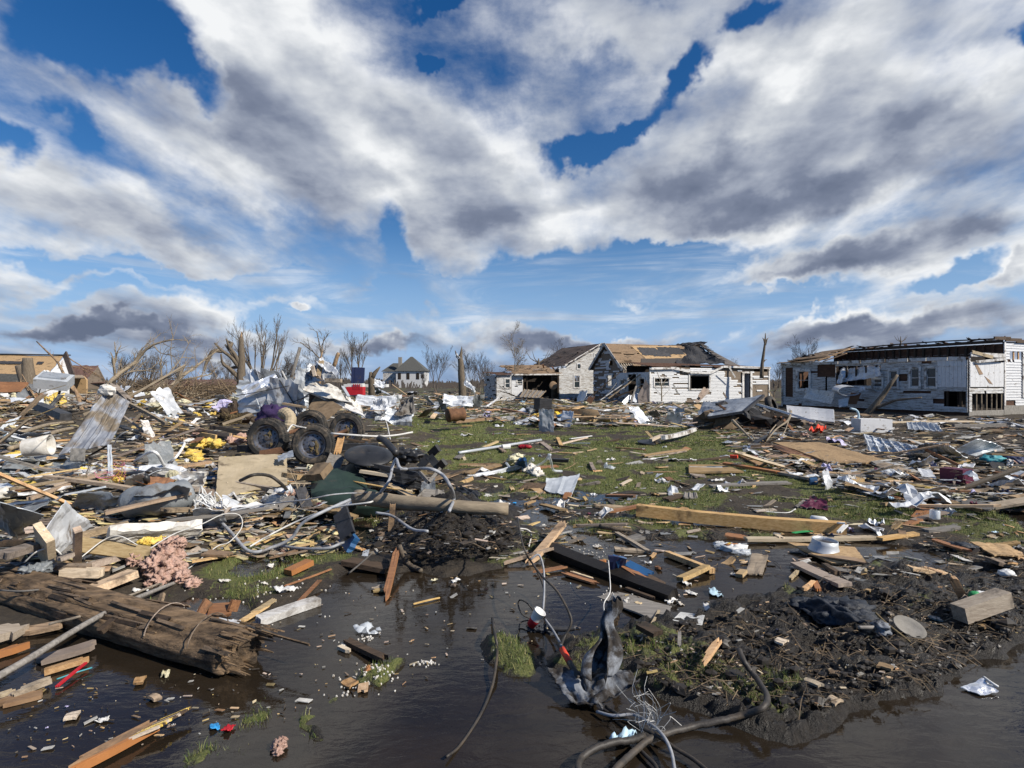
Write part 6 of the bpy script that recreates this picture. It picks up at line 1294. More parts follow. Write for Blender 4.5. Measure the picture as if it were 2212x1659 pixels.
fin(mb, 'film', t, True); mb = MB(); mb.lump(G('H', 1435, 278, .05), .05, 'orange_wood', .4, 3, 5, 8, sq=(1.3, .5, .3)); mb.lump(G('H', 1420, 270, .06), .02, 'yellow_plastic', .4, 3, 6, 6, sq=(1.3, .5, .3)); fin(mb, 'print', t, True)
t = thing('mesh_screen', 'woven white mesh screen half buried at the mud edge', 'screen', G('H', 1165, 735, .02)); mb = MB(); q4 = [G('H', 1070, 745, .01), G('H', 1250, 775, .03), G('H', 1265, 715, .05), G('H', 1120, 695, .03)]
for i in range(25):
    f = i / 24; mb.tube([q4[0].lerp(q4[1], f), q4[3].lerp(q4[2], f)], .0022, 'white_plastic', 4)
    if i % 2 == 0: mb.tube([q4[0].lerp(q4[3], f), q4[1].lerp(q4[2], f)], .0022, 'white_plastic', 4)
fin(mb, 'wires', t)
# cables round the cup
wire('H', [(110, 110, .5), (150, 300, .4), (225, 430, .2), (275, 560, .1), (270, 700, .07), (240, 760, .06)], .007, 'cable_black', 'dark cable hanging down to the paper cup', 'cable', 'cable')
wire('H', [(190, 370, .35), (240, 340, .38), (270, 420, .3), (275, 560, .18), (268, 680, .1)], .008, 'cable_grey', 'grey cable arching over to the paper cup', 'cable', 'cable')
wire('H', [(170, 350, .25), (260, 470, .3), (350, 560, .3), (420, 680, .2), (442, 760, .12), (400, 850, .06), (378, 905, .05)], .008, 'cable_black', 'thick dark cable looping right of the cup into the mud', 'cable', 'cable')
wire('H', [(210, 690, .1), (170, 640, .16), (125, 620, .16), (115, 655, .12), (140, 710, .08), (190, 740, .05), (130, 760, .02), (115, 830, .01), (128, 855, .01)], .005, 'cable_black', 'thin wire coiled left of the cup', 'wire', 'wire')
wire('H', [(280, 740, .05), (330, 810, .05), (370, 880, .05), (380, 905, .06)], .008, 'cable_grey', 'cable leading from the cup down to the red-banded tube', 'cable', 'cable')
wire('H', [(300, 795, .03), (400, 800, .03), (470, 792, .04)], .018, 'dark_steel', 'dark pipe lying in water behind the cup', 'pipe', 'pipe')
wire('H', [(672, 375, .25), (680, 470, .2), (682, 570, .12), (645, 640, .1), (650, 720, .12)], .004, 'cable_white', 'thin pale wire hanging from the blue box', 'wire', 'wire')
lumps('H', [(215, 795, .01, .05), (260, 800, .01, .04), (240, 770, .03, .03), (320, 825, .0, .03)], 'dark_cloth', 'dark muddy clump under the paper cup', 'mud_clump', 'mud clump', 4, .8)
t = thing('banded_tube', 'rusty tube with a torn red label in the mud', 'pipe', G('H', 400, 960, .05)); mb = MB(); a_, b_ = G('H', 370, 895, .10), G('H', 490, 1110, .07); mb.tube([a_, b_], .017, 'cable_black', 10); fin(mb, 'tube', t, True); mb = MB(); mb.tube([a_.lerp(b_, .15), a_.lerp(b_, .55)], .0185, 'red_label', 10); fin(mb, 'label', t, True)
wire('H', [(530, 1035, .10), (620, 1015, .10), (712, 1000, .09)], .014, 'bark', 'muddy branch stub on the crumpled sheet', 'branch', 'branch')
# mud-smeared sheet, standing part and lying part
t = thing('muddy_tarp', 'mud-smeared crumpled grey tarp with one end twisted upright', 'tarp', G('H', 600, 1150, .05)); mb = MB()
mb.quad([G('H', 295, 1050, .10), G('H', 440, 1260, .03), G('H', 640, 1300, .02), G('H', 560, 1040, .10)], .006, 'mud_fabric', 26, 26, .045, 1.9, seed=4, jag=.05)
mb.quad([G('H', 500, 1040, .10), G('H', 560, 1290, .02), G('H', 870, 1125, .12), G('H', 780, 1060, .12)], .006, 'mud_fabric', 26, 26, .06, 1.7, seed=9, jag=.05); fin(mb, 'sheet', t, True)
mb = MB(); p_ = spline([W('H', 600, 1090, 2.95), W('H', 640, 960, 3.02), W('H', 680, 860, 3.05), W('H', 665, 760, 3.1), W('H', 700, 680, 3.12), W('H', 712, 610, 3.12)], 8)
def ftw(a, b):
    i = min(int(a * (len(p_) - 1)), len(p_) - 1); wd = (.10 - .065 * a) * (1.1 + .3 * math.sin(a * 9)); q = (b - .5) * 5.2; tw = a * 2.2
    return p_[i] + Vector((math.sin(q + tw) * wd * (.6 + .25 * math.sin(b * 19)), math.cos(q + tw) * wd * .6, .012 * math.sin(b * 23 + a * 7)))
mb.sheet(40, 30, ftw, .004, 'mud_fabric'); fin(mb, 'twisted_end', t, True)
panel('H', [(695, 790, .10), (720, 770, .10), (748, 690, .22), (705, 640, .28)], .01, 'dark_wood', 'small black sheet behind the upright twist of tarp', 'black_sheet', 'sheet', .02)
wire('H', [(1480, 930, .10), (1510, 1000, .10), (1560, 1070, .09), (1620, 1150, .08), (1655, 1230, .06), (1620, 1290, .04), (1500, 1335, .06), (1350, 1370, .04), (1200, 1400, .02), (1050, 1440, .02), (920, 1485, .03), (830, 1560, .03), (740, 1640, .04), (700, 1690, .04)], .016, 'cable_black', 'thick muddy cable curving round the mud bank to the bottom edge', 'cable', 'cable', wob=.002)
wire('H', [(890, 1465, .03), (800, 1488, .05), (700, 1500, .06), (590, 1540, .06), (510, 1590, .05), (485, 1650, .05), (495, 1690, .05)], .016, 'cable_black', 'thick muddy cable bending to the left at the bottom edge', 'cable', 'cable', wob=.002)
wire('H', [(655, 1280, .02), (760, 1345, .03), (880, 1410, .04), (990, 1470, .04), (1090, 1540, .03), (1190, 1600, .03), (1290, 1680, .03)], .009, 'cable_black', 'dark cable running down right from the tarp', 'cable', 'cable')
wire('H', [(600, 1310, .02), (700, 1335, .04), (830, 1330, .05), (930, 1385, .05), (1010, 1460, .06), (1060, 1560, .05), (1085, 1690, .05)], .008, 'cable_grey', 'grey cable crossing the thick muddy one to the bottom edge', 'cable', 'cable')
wire('H', [(850, 1530, .01), (900, 1580, .02), (960, 1640, .02), (980, 1690, .02)], .009, 'cable_black', 'short dark cable in the brown water at the bottom edge', 'cable', 'cable')
mb = MB(); rnd = random.Random(8)
for i in range(26):
    p0 = G('H', rnd.uniform(860, 1000), rnd.uniform(1370, 1450), .03); p1 = p0 + Vector((rnd.uniform(-.1, .06), rnd.uniform(-.05, .1), rnd.uniform(.02, .16))); p2 = p1 + Vector((rnd.uniform(-.08, .08), rnd.uniform(-.05, .08), rnd.uniform(-.08, .08))); mb.tube(spline([p0, (p0 + p1) / 2 + Vector((.02, 0, .02)), p1, p2], 3), .0013, 'cable_white', 3)
one(mb, 'wire_tangle', 'tangle of fine silver wires where the muddy cables meet', 'wires')
scrap('H', 765, 1462, .065, 'pale_blue', 'light blue torn plastic on the cable in the brown water', 'plastic_scrap', 'plastic', .04, 4, .7)
# --- lower right
board('H', (845, 62, .09), (2143, 178, .07), .13, .13, 'pine_wood', 'longest squared timber beam lying across the yard', 'beam', 'beam', jag=.01)
board('H', (1510, 243, .04), (2470, 228, .04), .10, .03, 'pine_wood', 'long pale plank just below the long squared beam', jag=.06)
panel('I', [(480, 398, .03), (690, 388, .02), (620, 300, .03), (200, 265, .05)], .018, 'osb_board', 'orange-tan plywood sheet floating under the metal ring', 'plywood_sheet', 'plywood', .01, seed=4)
panel('I', [(330, 340, .03), (690, 392, .03), (560, 330, .04), (420, 300, .04)], .012, 'ply_brown', 'wet brown patch of veneer over the plywood sheet', 'veneer_sheet', 'plywood', .01, seed=8)
t = thing('duct_ring', 'dented galvanised metal ring standing on the plywood sheet', 'duct', G('I', 425, 330, .03)); mb = MB(); cc = G('I', 425, 330, .03); mb.lathe([(.135, 0), (.135, .02), (.142, .025), (.135, .03), (.115, .09), (.112, .13), (.108, .13), (.11, .09), (.13, .03), (.13, 0)], 'galv_metal', 32, Matrix.Translation(cc) @ Euler((.05, .08, 0)).to_matrix().to_4x4()); fin(mb, 'ring', t, True)
board('I', (255, 392, .03), (560, 527, .04), .11, .03, 'pine_wood', 'light tan plank pointing down right from the right puddle', jag=.01)
board('I', (215, 492, .01), (268, 440, .02), .03, .02, 'pine_wood', 'small tan stick in the puddle left of the tan plank', 'stick', 'stick')
board('I', (300, 555, .04), (365, 505, .06), .035, .02, 'pine_wood', 'split straw-coloured chip below the tan plank', 'wood_chip', 'wood chip', jag=.03)
board('I', (370, 505, .05), (395, 560, .03), .04, .02, 'orange_wood', 'orange chip leaning on the straw-coloured chip', 'wood_chip', 'wood chip', jag=.03)
board('I', (430, 400, .04), (515, 455, .03), .05, .03, 'dark_wood', 'dark muddy stub right of the tan plank', 'wood_chip', 'wood chip', jag=.03)
t = thing('dark_clothing', 'dark blue-black wet clothing heaped on the mud bank', 'clothing', G('I', 450, 700, .05)); mb = MB()
mb.quad([G('I', 215, 610, .06), G('I', 400, 770, .03), G('I', 700, 770, .03), G('I', 480, 615, .14)], .008, 'dark_cloth', 34, 26, .06, 1.8, seed=11, jag=.06)
for i, (x_, y_, r_) in enumerate(((300, 650, .08), (420, 660, .09), (520, 680, .12), (600, 700, .12), (650, 730, .08), (480, 730, .08))): mb.lump(G('I', x_, y_, .03), r_, 'dark_cloth', .5, 2.2, i + 2, 14, sq=(1.3, .9, .55))
fin(mb, 'cloth', t, True)
t = thing('half_buried_dish', 'grey round dish half buried in the mud bank', 'dish', G('I', 950, 800, .05)); mb = MB(); mb.lathe([(.0, -.012), (.07, -.010), (.088, .006), (.091, .008), (.088, .010), (.07, -.005), (0, -.006)], 'concrete', 30, Matrix.Translation(G('I', 955, 790, .05)) @ Euler((.42, .10, 0)).to_matrix().to_4x4()); fin(mb, 'bowl', t, True)
wire('I', [(745, 700, .12), (820, 770, .07), (960, 880, .03)], .007, 'leaf_dry', 'thin green-brown stalk lying over the dish', 'stalk', 'stalk'); wire('I', [(640, 790, .06), (720, 790, .06), (780, 785, .05)], .012, 'grey_wood', 'grey stick left of the dish', 'stick', 'stick')
lumps('I', [(780, 780, .04, .045), (790, 810, .02, .04)], 'mud_fabric', 'small grey crumpled rag beside the dish', 'rag', 'rag', 6, .6)
board('I', (1262, 705, .10), (1545, 605, .12), .105, .105, 'pine_wood', 'squared timber block with a sawn end on the mud bank', 'beam', 'beam', jag=0)
board('I', (1300, 640, .02), (1222, 478, .26), .05, .03, 'old_wood', 'short broken slat standing up behind the timber block', 'slat', 'slat', up=(-.3, -1, 0), jag=.04)
board('I', (1270, 630, .04), (1320, 590, .12), .09, .03, 'old_wood', 'stub of board wedged behind the timber block', jag=.05)
t = thing('drink_can', 'crushed white and green can behind the timber block', 'can', G('I', 1370, 590, .05)); mb = MB(); mb.lump(G('I', 1360, 590, .06), .042, 'green_plastic', .2, 2, 3, 10, sq=(1, .7, .7)); fin(mb, 'print', t, True); mb = MB(); mb.lump(G('I', 1400, 590, .055), .045, 'white_plastic', .25, 2, 4, 10, sq=(1.2, .7, .7)); fin(mb, 'body', t, True)
lumps('I', [(1560, 458, .03, .06), (1540, 455, .03, .04)], 'white_plastic', 'white rounded lump at the right edge', 'bag_lump', 'plastic', 9, .3)
panel('I', [(1270, 1160, .012), (1395, 1207, .012), (1508, 1180, .02), (1405, 1103, .03)], .004, 'mirror_sheet', 'bright foil sheet lying in the brown water at the right', 'foil_sheet', 'foil', .012, 2, 0, 4, 5, .03)
wire('I', [(1415, 1097, .03), (1460, 1130, .04), (1505, 1158, .03)], .007, 'white_plastic', 'white curled strip on the foil sheet', 'plastic_strip', 'strip')
panel('I', [(1330, 262, .03), (1480, 345, .03), (1660, 350, .03), (1560, 280, .05)], .014, 'osb_board', 'muddy tan board lying flat near the right edge', 'plywood_sheet', 'plywood', .02, seed=3, jag=.06)
board('I', (1095, 245, .03), (1330, 320, .03), .06, .02, 'red_wood', 'orange-brown board left of the muddy tan one', jag=.08)
lumps('I', [(1230, 280, .03, .08), (1290, 285, .03, .08), (1340, 290, .02, .05)], 'dark_cloth', 'dark rag on the orange-brown board', 'rag', 'rag', 13, .6, sq=(1, 1, .3))
board('I', (905, 190, .05), (925, 255, .02), .07, .02, 'ply_brown', 'short brown panel at the end of the long pale plank', jag=.01)
board('I', (970, 130, .03), (1190, 75, .04), .07, .02, 'ply_brown', 'brown board under the clear jar', jag=.04)
t = thing('glass_jar', 'clear jar standing in the grass at the right', 'jar', G('I', 1112, 110, .02)); mb = MB(); mb.lathe([(0, 0), (.05, 0), (.052, .01), (.052, .09), (.045, .1), (.043, .1), (.049, .088), (.049, .01)], 'clear_plastic', 20, Matrix.Translation(G('I', 1112, 118, .01))); fin(mb, 'glass', t, True)
board('I', (228, 205, .03), (352, 192, .03), .05, .008, 'green_plastic', 'green plastic strip by the long pale plank', 'plastic_strip', 'strip')
t = thing('white_bottle', 'white bottle lying behind the end of the long beam', 'bottle', G('I', 400, 125, .03)); mb = MB(); a_, b_ = G('I', 340, 118, .05), G('I', 455, 132, .05); mb.tube([a_, a_.lerp(b_, .08), a_.lerp(b_, .8), b_], [.02, .045, .045, .01], 'white_plastic', 14); fin(mb, 'body', t, True)
board('I', (515, 205, .10), (565, 155, .14), .04, .02, 'white_plastic', 'white bracket at the end of the long beam', 'bracket', 'bracket'); board('I', (510, 142, .14), (565, 147, .14), .04, .015, 'white_plastic', 'white plastic strip on the end of the long beam', 'plastic_strip', 'strip')
wire('I', [(0, 68, .03), (190, 82, .03), (250, 58, .06)], .01, 'cable_white', 'white bent tube behind the long beam', 'tube', 'tube')

# ---------------------------------------------------------------- the trailer turned wheels up
t = thing('overturned_trailer', 'overturned trailer chassis with four muddy black tyres facing the viewer', 'trailer', (-3.9, 11, .1))
def wheel(c, r, ax_, lug=5):
    z = Vector(ax_).normalized(); M = Matrix.Translation(c) @ z.to_track_quat('Z', 'Y').to_matrix().to_4x4(); mb = MB(); h = r * .31
    k = bpy.data.objects.new('wheel', None); C.objects.link(k); k.parent = t
    mb.lathe([(r * .62, -h * .75), (r * .72, -h), (r * .90, -h * .98), (r * .97, -h * .8), (r, -h * .55), (r, h * .55), (r * .97, h * .8), (r * .90, h * .98), (r * .72, h), (r * .63, h * .72), (r * .62, 0), (r * .62, -h * .75)], 'rubber', 56, M)
    for i in range(56):
        for s_ in (-1, 1):
            a = 2 * math.pi * (i + (s_ > 0) * .5) / 56; p = M @ Vector((r * math.cos(a) * 1.003, r * math.sin(a) * 1.003, s_ * h * .5)); rd = (M.to_3x3() @ Vector((math.cos(a), math.sin(a), 0))).normalized(); tn = z.cross(rd)
            mb.box(p, (h * .62, r * .062, r * .03), 'rubber', Matrix((z, tn, rd)).transposed())
    q = mb.build('tyre', None, origin=t['_o']); q.location = (0, 0, 0); q.parent = k
    mb = MB(); mb.lathe([(r * .635, h * .70), (r * .645, h * .78), (r * .60, h * .74), (r * .56, h * .30), (r * .50, h * .22), (r * .34, h * .34), (r * .22, h * .40), (r * .20, h * .32), (r * .12, h * .32), (r * .12, h * .62), (r * .09, h * .66), (0, h * .66)], 'steel_rim', 40, M)
    mb.lathe([(r * .50, h * .1), (0, h * .1)], 'dark_steel', 20, M)
    for i in range(12):
        a = 2 * math.pi * i / 12; mb.lathe([(0, 0), (r * .042, 0)], 'inner_dark', 10, M @ Matrix.Translation((r * .43 * math.cos(a), r * .43 * math.sin(a), h * .292)))
    for i in range(lug):
        a = 2 * math.pi * i / lug; mb.lathe([(r * .022, 0), (r * .022, h * .16), (0, h * .16)], 'steel_rim', 6, M @ Matrix.Translation((r * .26 * math.cos(a), r * .26 * math.sin(a), h * .36)))
    q = mb.build('rim', None, origin=t['_o']); q.location = (0, 0, 0); q.parent = k
    mb = MB(); rnd = random.Random(int(c[0] * 100))
    for i in range(8): mb.lump(M @ Vector((rnd.uniform(-.2, .2) * r + .1 * r, rnd.uniform(-.4, .3) * r, h * .4)), rnd.uniform(.02, .045), 'leaf_dry', .8, 3, i, 6, sq=(.7, .5, 1.2))
    q = mb.build('caught_mud', None, origin=t['_o']); q.location = (0, 0, 0); q.parent = k
FX = (-.10, -1, .03)
wheel(W('B', 700, 1092, 9.9), .355, (.06, -1, .05)); wheel(W('B', 318, 1040, 10.1), .355, (-.06, -1, .06)); wheel(W('B', 985, 972, 12.0), .355, (.03, -1, .03)); wheel(W('B', 675, 945, 12.2), .355, (-.03, -1, .03))
mb = MB()
for (x0, y0, d0), (x1, y1, d1) in (((700, 1092, 10.0), (985, 972, 12.0)), ((318, 1040, 10.2), (675, 945, 12.1))): mb.tube([W('B', x0, y0, d0), W('B', x1, y1, d1)], .04, 'rust', 8)
fin(mb, 'axle', t, True); mb = MB()
for d in (10.35, 11.7): mb.beam(W('B', 60, 1130, d), W('B', 1250, 1110, d), .06, .12, 'dark_steel')
for x in (150, 500, 850, 1150): mb.beam(W('B', x, 1140, 10.3), W('B', x, 1085, 11.8), .05, .08, 'dark_steel')
fin(mb, 'chassis', t)
mb = MB(); mb.quad([W('B', 245, 1195, 9.6), W('B', 455, 1165, 9.6), W('B', 430, 1120, 9.7), W('B', 250, 1150, 9.7)], .03, 'rust', 4, 3, .02); fin(mb, 'mudguard', t)

# the metal and boards heaped above and behind it
def wp(label, name, cat, pts, mt, t_=.01, amp=.1, fr=2., seed=1, ridge=0, nr=6, jag=.03, n=14, c='B'):
    mb = MB(); mb.quad([W(c, *q) for q in pts], t_, mt, n, n, amp, fr, ridge, nr, seed, jag); return one(mb, name, label, cat)
wp('square brown board tilted on one corner behind the tyres', 'tilted_board', 'board', [(655, 790, 13.2), (795, 900, 12.6), (948, 775, 13.0), (735, 660, 13.8)], 'hard_board', .02, .01)
wp('long grimy cream panel sloping down right behind the tyres', 'bent_slab', 'panel', [(600, 620, 13.6), (860, 740, 13.3), (1135, 865, 13.0), (1100, 800, 13.4)], 'white_wood', .03, .04, seed=2)
wp('grimy crumpled cream sheet draped over the top of the heap', 'crumpled_sheet', 'metal sheet', [(610, 640, 13.4), (1010, 740, 13.2), (900, 600, 13.8), (655, 535, 14)], 'foam_white', .01, .12, 1.5, 6)
wp('ribbed cream panel part lying right of the crumpled sheet', 'ribbed_slab', 'panel', [(960, 690, 13.6), (1110, 830, 13.2), (1095, 770, 13.6), (985, 680, 14)], 'foam_white', .02, .03, 2, 8, .02, 5)
wp('white bent sheet forming the peak of the heap', 'bent_sheet', 'metal sheet', [(690, 560, 14), (910, 560, 13.8), (850, 400, 14), (720, 400, 14.4)], 'sheet_white', .01, .16, 1.4, 3)
wp('white bent gutter curling down right of the peak', 'bent_gutter', 'metal strip', [(720, 400, 13.8), (905, 530, 13.5), (918, 500, 13.6), (780, 375, 14.2)], 'sheet_white', .01, .10, 2.0, 7, .03, 3)
wp('dark blue-grey sheet edge on the left of the peak', 'bent_sheet', 'metal sheet', [(625, 600, 14.2), (700, 580, 14), (730, 400, 14.3), (650, 420, 14.4)], 'sheet_grey', .01, .2, 2, 9)
wp('curved brown panel in the middle of the peak', 'curved_board', 'panel', [(655, 500, 13.7), (780, 550, 13.5), (720, 480, 13.6), (680, 450, 13.7)], 'old_wood', .02, .08, 2, 11)
board('B', (800, 550, 'd', 13.2), (945, 555, 'd', 13.2), .14, .08, 'old_wood', 'short thick timber sticking out right under the peak'); board('B', (690, 425, 'd', 13.6), (715, 520, 'd', 13.5), .08, .04, 'pine_wood', 'small board standing inside the peak', up=(0, -1, 0)); board('B', (770, 380, 'd', 13.9), (740, 520, 'd', 13.7), .12, .04, 'old_wood', 'dark board inside the peak', up=(0, -1, 0))
wp('dark panel in shade behind the tilted brown board', 'dark_board', 'panel', [(665, 830, 14), (700, 830, 13.8), (760, 660, 14), (670, 650, 14.2)], 'dark_wood', .03, .02)
board('B', (945, 600, 'd', 14), (1000, 690, 'd', 13.5), .07, .03, 'galv_metal', 'thin silver strip right of the peak', 'metal_strip', 'metal strip'); board('B', (440, 745, 'd', 13), (640, 780, 'd', 13), .10, .04, 'old_wood', 'board lying left of the tilted brown board')
rnd = random.Random(21)
g_ = 'white torn metal pieces heaped left of the peak'
for i in range(20):       # the heap of torn white metal at its left
    x, y = rnd.uniform(215, 620), rnd.uniform(575, 790); d = rnd.uniform(14, 16.5); s = rnd.uniform(.25, .6); c0 = W('B', x, y, d); a = rnd.uniform(0, 3.14); u = Vector((math.cos(a), rnd.uniform(-.4, .4), math.sin(a))) * s; v = Vector((-math.sin(a), rnd.uniform(-.8, .4), math.cos(a))) * s * rnd.uniform(.3, .7)
    mb = MB(); mb.quad([c0 - u - v, c0 + u - v, c0 + u + v, c0 - u + v], .008, rnd.choice(['sheet_white', 'sheet_white', 'galv_metal', 'sheet_grey', 'mirror_sheet']), 8, 8, s * .22, 1.5, 0, 4, i + 30, .10); one(mb, 'torn_metal', 'torn white metal piece in the heap left of the peak', 'metal scrap', g_)
for i in range(16):
    x, y = rnd.uniform(230, 640), rnd.uniform(620, 860); d = rnd.uniform(13.5, 15.5); c0 = W('B', x, y, d); v = Vector((rnd.uniform(-1, 1), rnd.uniform(-.3, .3), rnd.uniform(-.5, .9))).normalized() * rnd.uniform(.3, .8)
    mb = MB(); mb.beam(c0 - v, c0 + v, rnd.uniform(.03, .08), .02, rnd.choice(['galv_metal', 'sheet_grey', 'white_wood', 'dark_steel']), jag=.03); one(mb, 'metal_strip', 'thin metal strip in the heap left of the peak', 'metal strip', 'metal strips in the heap')
wp('dark blue-grey bulging sheet at the left end of the metal heap', 'bulging_sheet', 'metal sheet', [(215, 600, 15), (235, 790, 14.6), (300, 790, 14.4), (330, 590, 15)], 'sheet_grey', .01, .10, 1.5, 14)
mb = MB(); mb.lump(W('B', 370, 865, 12.3), .32, 'purple_cloth', .5, 2.2, 3, 16, sq=(1.2, .6, .75)); one(mb, 'purple_cloth', 'dark purple cloth draped above the left tyre', 'cloth', smooth=True)
mb = MB(); p_ = spline([W('B', *q) for q in ((440, 840, 11.8), (470, 830, 11.7), (505, 870, 11.6), (500, 930, 11.5), (480, 965, 11.5))], 6); mb.tube(p_, [.11 + .012 * (i % 2) for i in range(len(p_))], 'tan_sheet', 12); one(mb, 'flexible_duct', 'bent tan flexible duct beside the purple cloth', 'duct')
wire('B', [(850, 1000, 'd', 9.6), (1050, 1015, 'd', 9.6), (1250, 1025, 'd', 9.8), (1400, 1015, 'd', 10), (1540, 990, 'd', 10.2)], .018, 'cable_white', 'pale thin pole crossing right in front of the rear tyre', 'thin_pole', 'pole'); wire('B', [(1305, 880, 'd', 12), (1325, 930, 'd', 12), (1350, 1050, 'd', 11.5)], .012, 'cable_white', 'thin white rod standing right of the rear tyre', 'rod', 'rod')
wire('B', [(480, 985, 'd', 9.6), (520, 930, 'd', 9.8), (560, 940, 'd', 9.8), (640, 955, 'd', 9.8)], .015, 'cable_white', 'white bent tube between the two front tyres', 'tube', 'tube')
board('B', (900, 1180, 'd', 8.9), (940, 1015, 'd', 9.2), .10, .03, 'pine_wood', 'pale broken board standing right of the front tyre', up=(0, -1, .2), jag=.1); board('B', (840, 1330, 'd', 8.2), (905, 1180, 'd', 8.5), .22, .03, 'grey_wood', 'dark grey board leaning under the pale broken one', up=(.4, -1, .3), jag=.05)

# --- tall ribbed panel, left
t = thing('ribbed_metal_sheet', 'tall dented ribbed metal panel streaked with mud, leaning right', 'metal panel', W('A', 700, 1150, 9.8)); mb = MB()
q = [W('A', 500, 1200, 9.4), W('A', 930, 1105, 9.7), W('A', 1100, 735, 10.4), W('A', 900, 620, 10.2)]
nrm = (q[1] - q[0]).cross(q[3] - q[0]).normalized()
def fpan(a, b):
    p = q[0] * (1 - a) * (1 - b) + q[1] * a * (1 - b) + q[2] * a * b + q[3] * (1 - a) * b; h = 0
    for r_ in (.22, .48, .60, .86): h += .022 * max(0, 1 - abs(a - r_) / .035)
    if b < .22: h += (.22 - b) * .25
    h += .035 * mnoise.fractal(Vector((a * 3, b * 4, 3)), 1, 2, 3); return p + nrm * h * (-1 if nrm.y > 0 else 1)
mb.sheet(60, 30, fpan, .012, 'dirty_metal'); fin(mb, 'sheet', t); mb = MB(); mb.lump(W('A', 905, 635, 10.15), .13, 'foam_white', .35, 2, 3, 8, sq=(1.2, .6, .8)); fin(mb, 'folded_corner', t)
board('A', (945, 590, 'd', 10.9), (1100, 740, 'd', 10.5), .11, .10, 'old_wood', 'splintered brown post behind the top of the ribbed panel', 'post', 'post', jag=.12); board('A', (1095, 750, 'd', 10.5), (1410, 920, 'd', 9.9), .05, .05, 'bark_pale', 'thin pole slanting down right from the ribbed panel', 'thin_pole', 'pole')
board('A', (1165, 1115, .1), (1540, 905, .45), .11, .03, 'old_wood', 'flat pale plank slanting up right between panel and tyres', jag=.04); board('A', (1000, 935, .25), (1290, 1015, .2), .16, .05, 'dark_steel', 'dark steel channel right of the ribbed panel', 'steel_channel', 'steel channel')
board('A', (300, 760, 'd', 13), (560, 860, 'd', 12), .22, .14, 'dark_steel', 'dark channel beam left of the ribbed panel', 'steel_channel', 'steel channel'); wp('mauve-brown warped board leaning up at the far left', 'warped_board', 'board', [(120, 910, 10.5), (190, 850, 10.5), (405, 665, 11.5), (330, 680, 11.5)], 'hard_board', .02, .04, c='A'); wp('bright bent metal end under the mauve-brown board', 'bent_metal', 'metal scrap', [(0, 960, 10), (120, 920, 10.2), (180, 850, 10.4), (60, 900, 10.2)], 'galv_metal', .01, .04, c='A')
wire('A', [(0, 1005, .15), (200, 985, .2), (420, 925, .25), (630, 905, .2)], .055, 'bark_pale', 'pale peeled log lying left of the ribbed panel', 'log', 'log'); wire('A', [(80, 1130, .25), (300, 1060, .35), (480, 985, .4), (620, 955, .35)], .045, 'bark_pale', 'second pale peeled log below the first one', 'log', 'log')
wire('A', [(-60, 880, 'd', 8.5), (200, 720, 'd', 8.7), (400, 640, 'd', 9), (560, 590, 'd', 9.2)], .010, 'leaf_dry', 'long thin green-brown twig slanting over the left heap', 'twig', 'twig', r1=.004); wire('A', [(-60, 940, 'd', 7.5), (300, 850, 'd', 7.8), (520, 760, 'd', 8), (640, 690, 'd', 8.2)], .010, 'leaf_dry', 'second thin twig slanting over the left heap', 'twig', 'twig', r1=.004)
mb = MB(); mb.lathe([(.13, -.17), (.14, 0), (.16, .17), (.145, .17), (.125, 0), (.12, -.17)], 'foam_white', 24, Matrix.Translation(W('A', 320, 1110, 8.6)) @ Euler((0, 1.45, .3)).to_matrix().to_4x4()); one(mb, 'cream_barrel', 'cream open-ended tube lying left of the ribbed panel', 'tube', smooth=True)
board('A', (235, 1150, .2), (235, 1050, .35), .10, .04, 'pine_wood', 'short board standing before the cream tube', up=(0, -1, 0)); wp('small square grey tile propped at the foot of the ribbed panel', 'grey_tile', 'tile', [(595, 1235, 8.6), (715, 1235, 8.5), (722, 1130, 8.8), (600, 1130, 8.9)], 'concrete', .02, .01, c='A')
lumps('A', [(60, 1060, .1, .16), (150, 1050, .15, .18), (240, 1070, .1, .14)], 'grey_tarp', 'pale grey plastic bundle at the far left edge', 'plastic_bundle', 'plastic', 31, .5)
for i in range(3): board('A', (1520 + i * 130, 970 - i * 12, .22), (1830 + i * 125, 1030 - i * 14, .2), .05, .10, 'pine_wood' if i < 2 else 'old_wood', ('front', 'middle', 'rear')[i] + ' one of three parallel rafters left of the tyres', 'rafter', 'rafter')
board('A', (1280, 985, .15), (1700, 1000, .15), .25, .03, 'osb_board', 'tan board under the three parallel rafters')
lumps('A', [(1990, 1060, .2, .17), (2060, 1040, .22, .16), (2110, 1060, .15, .12)], 'pink_wool', 'pink insulation wool left of the front tyres', 'insulation_heap', 'insulation', 33, .6)
lumps('A', [(1680, 1100, .2, .15), (1750, 1080, .25, .16), (1830, 1090, .2, .15), (1640, 1180, .1, .16), (1660, 1230, .05, .13)], 'yellow_wool', 'pale yellow insulation draped left of the tan sheet', 'insulation_heap', 'insulation', 35, .6)
lumps('A', [(100, 1190, .15, .13), (190, 1175, .15, .13), (40, 1200, .12, .1), (260, 1180, .1, .1)], 'yellow_wool', 'bright yellow insulation strip at the left edge, the upper one', 'insulation_heap', 'insulation', 37, .6, sq=(1.3, 1, .4))
lumps('A', [(130, 1410, .12, .10), (220, 1420, .12, .12), (320, 1430, .1, .12), (360, 1420, .12, .09)], 'yellow_wool', 'orange-yellow insulation lump above the white metal sheets', 'insulation_heap', 'insulation', 39, .6, sq=(1.3, 1, .45))
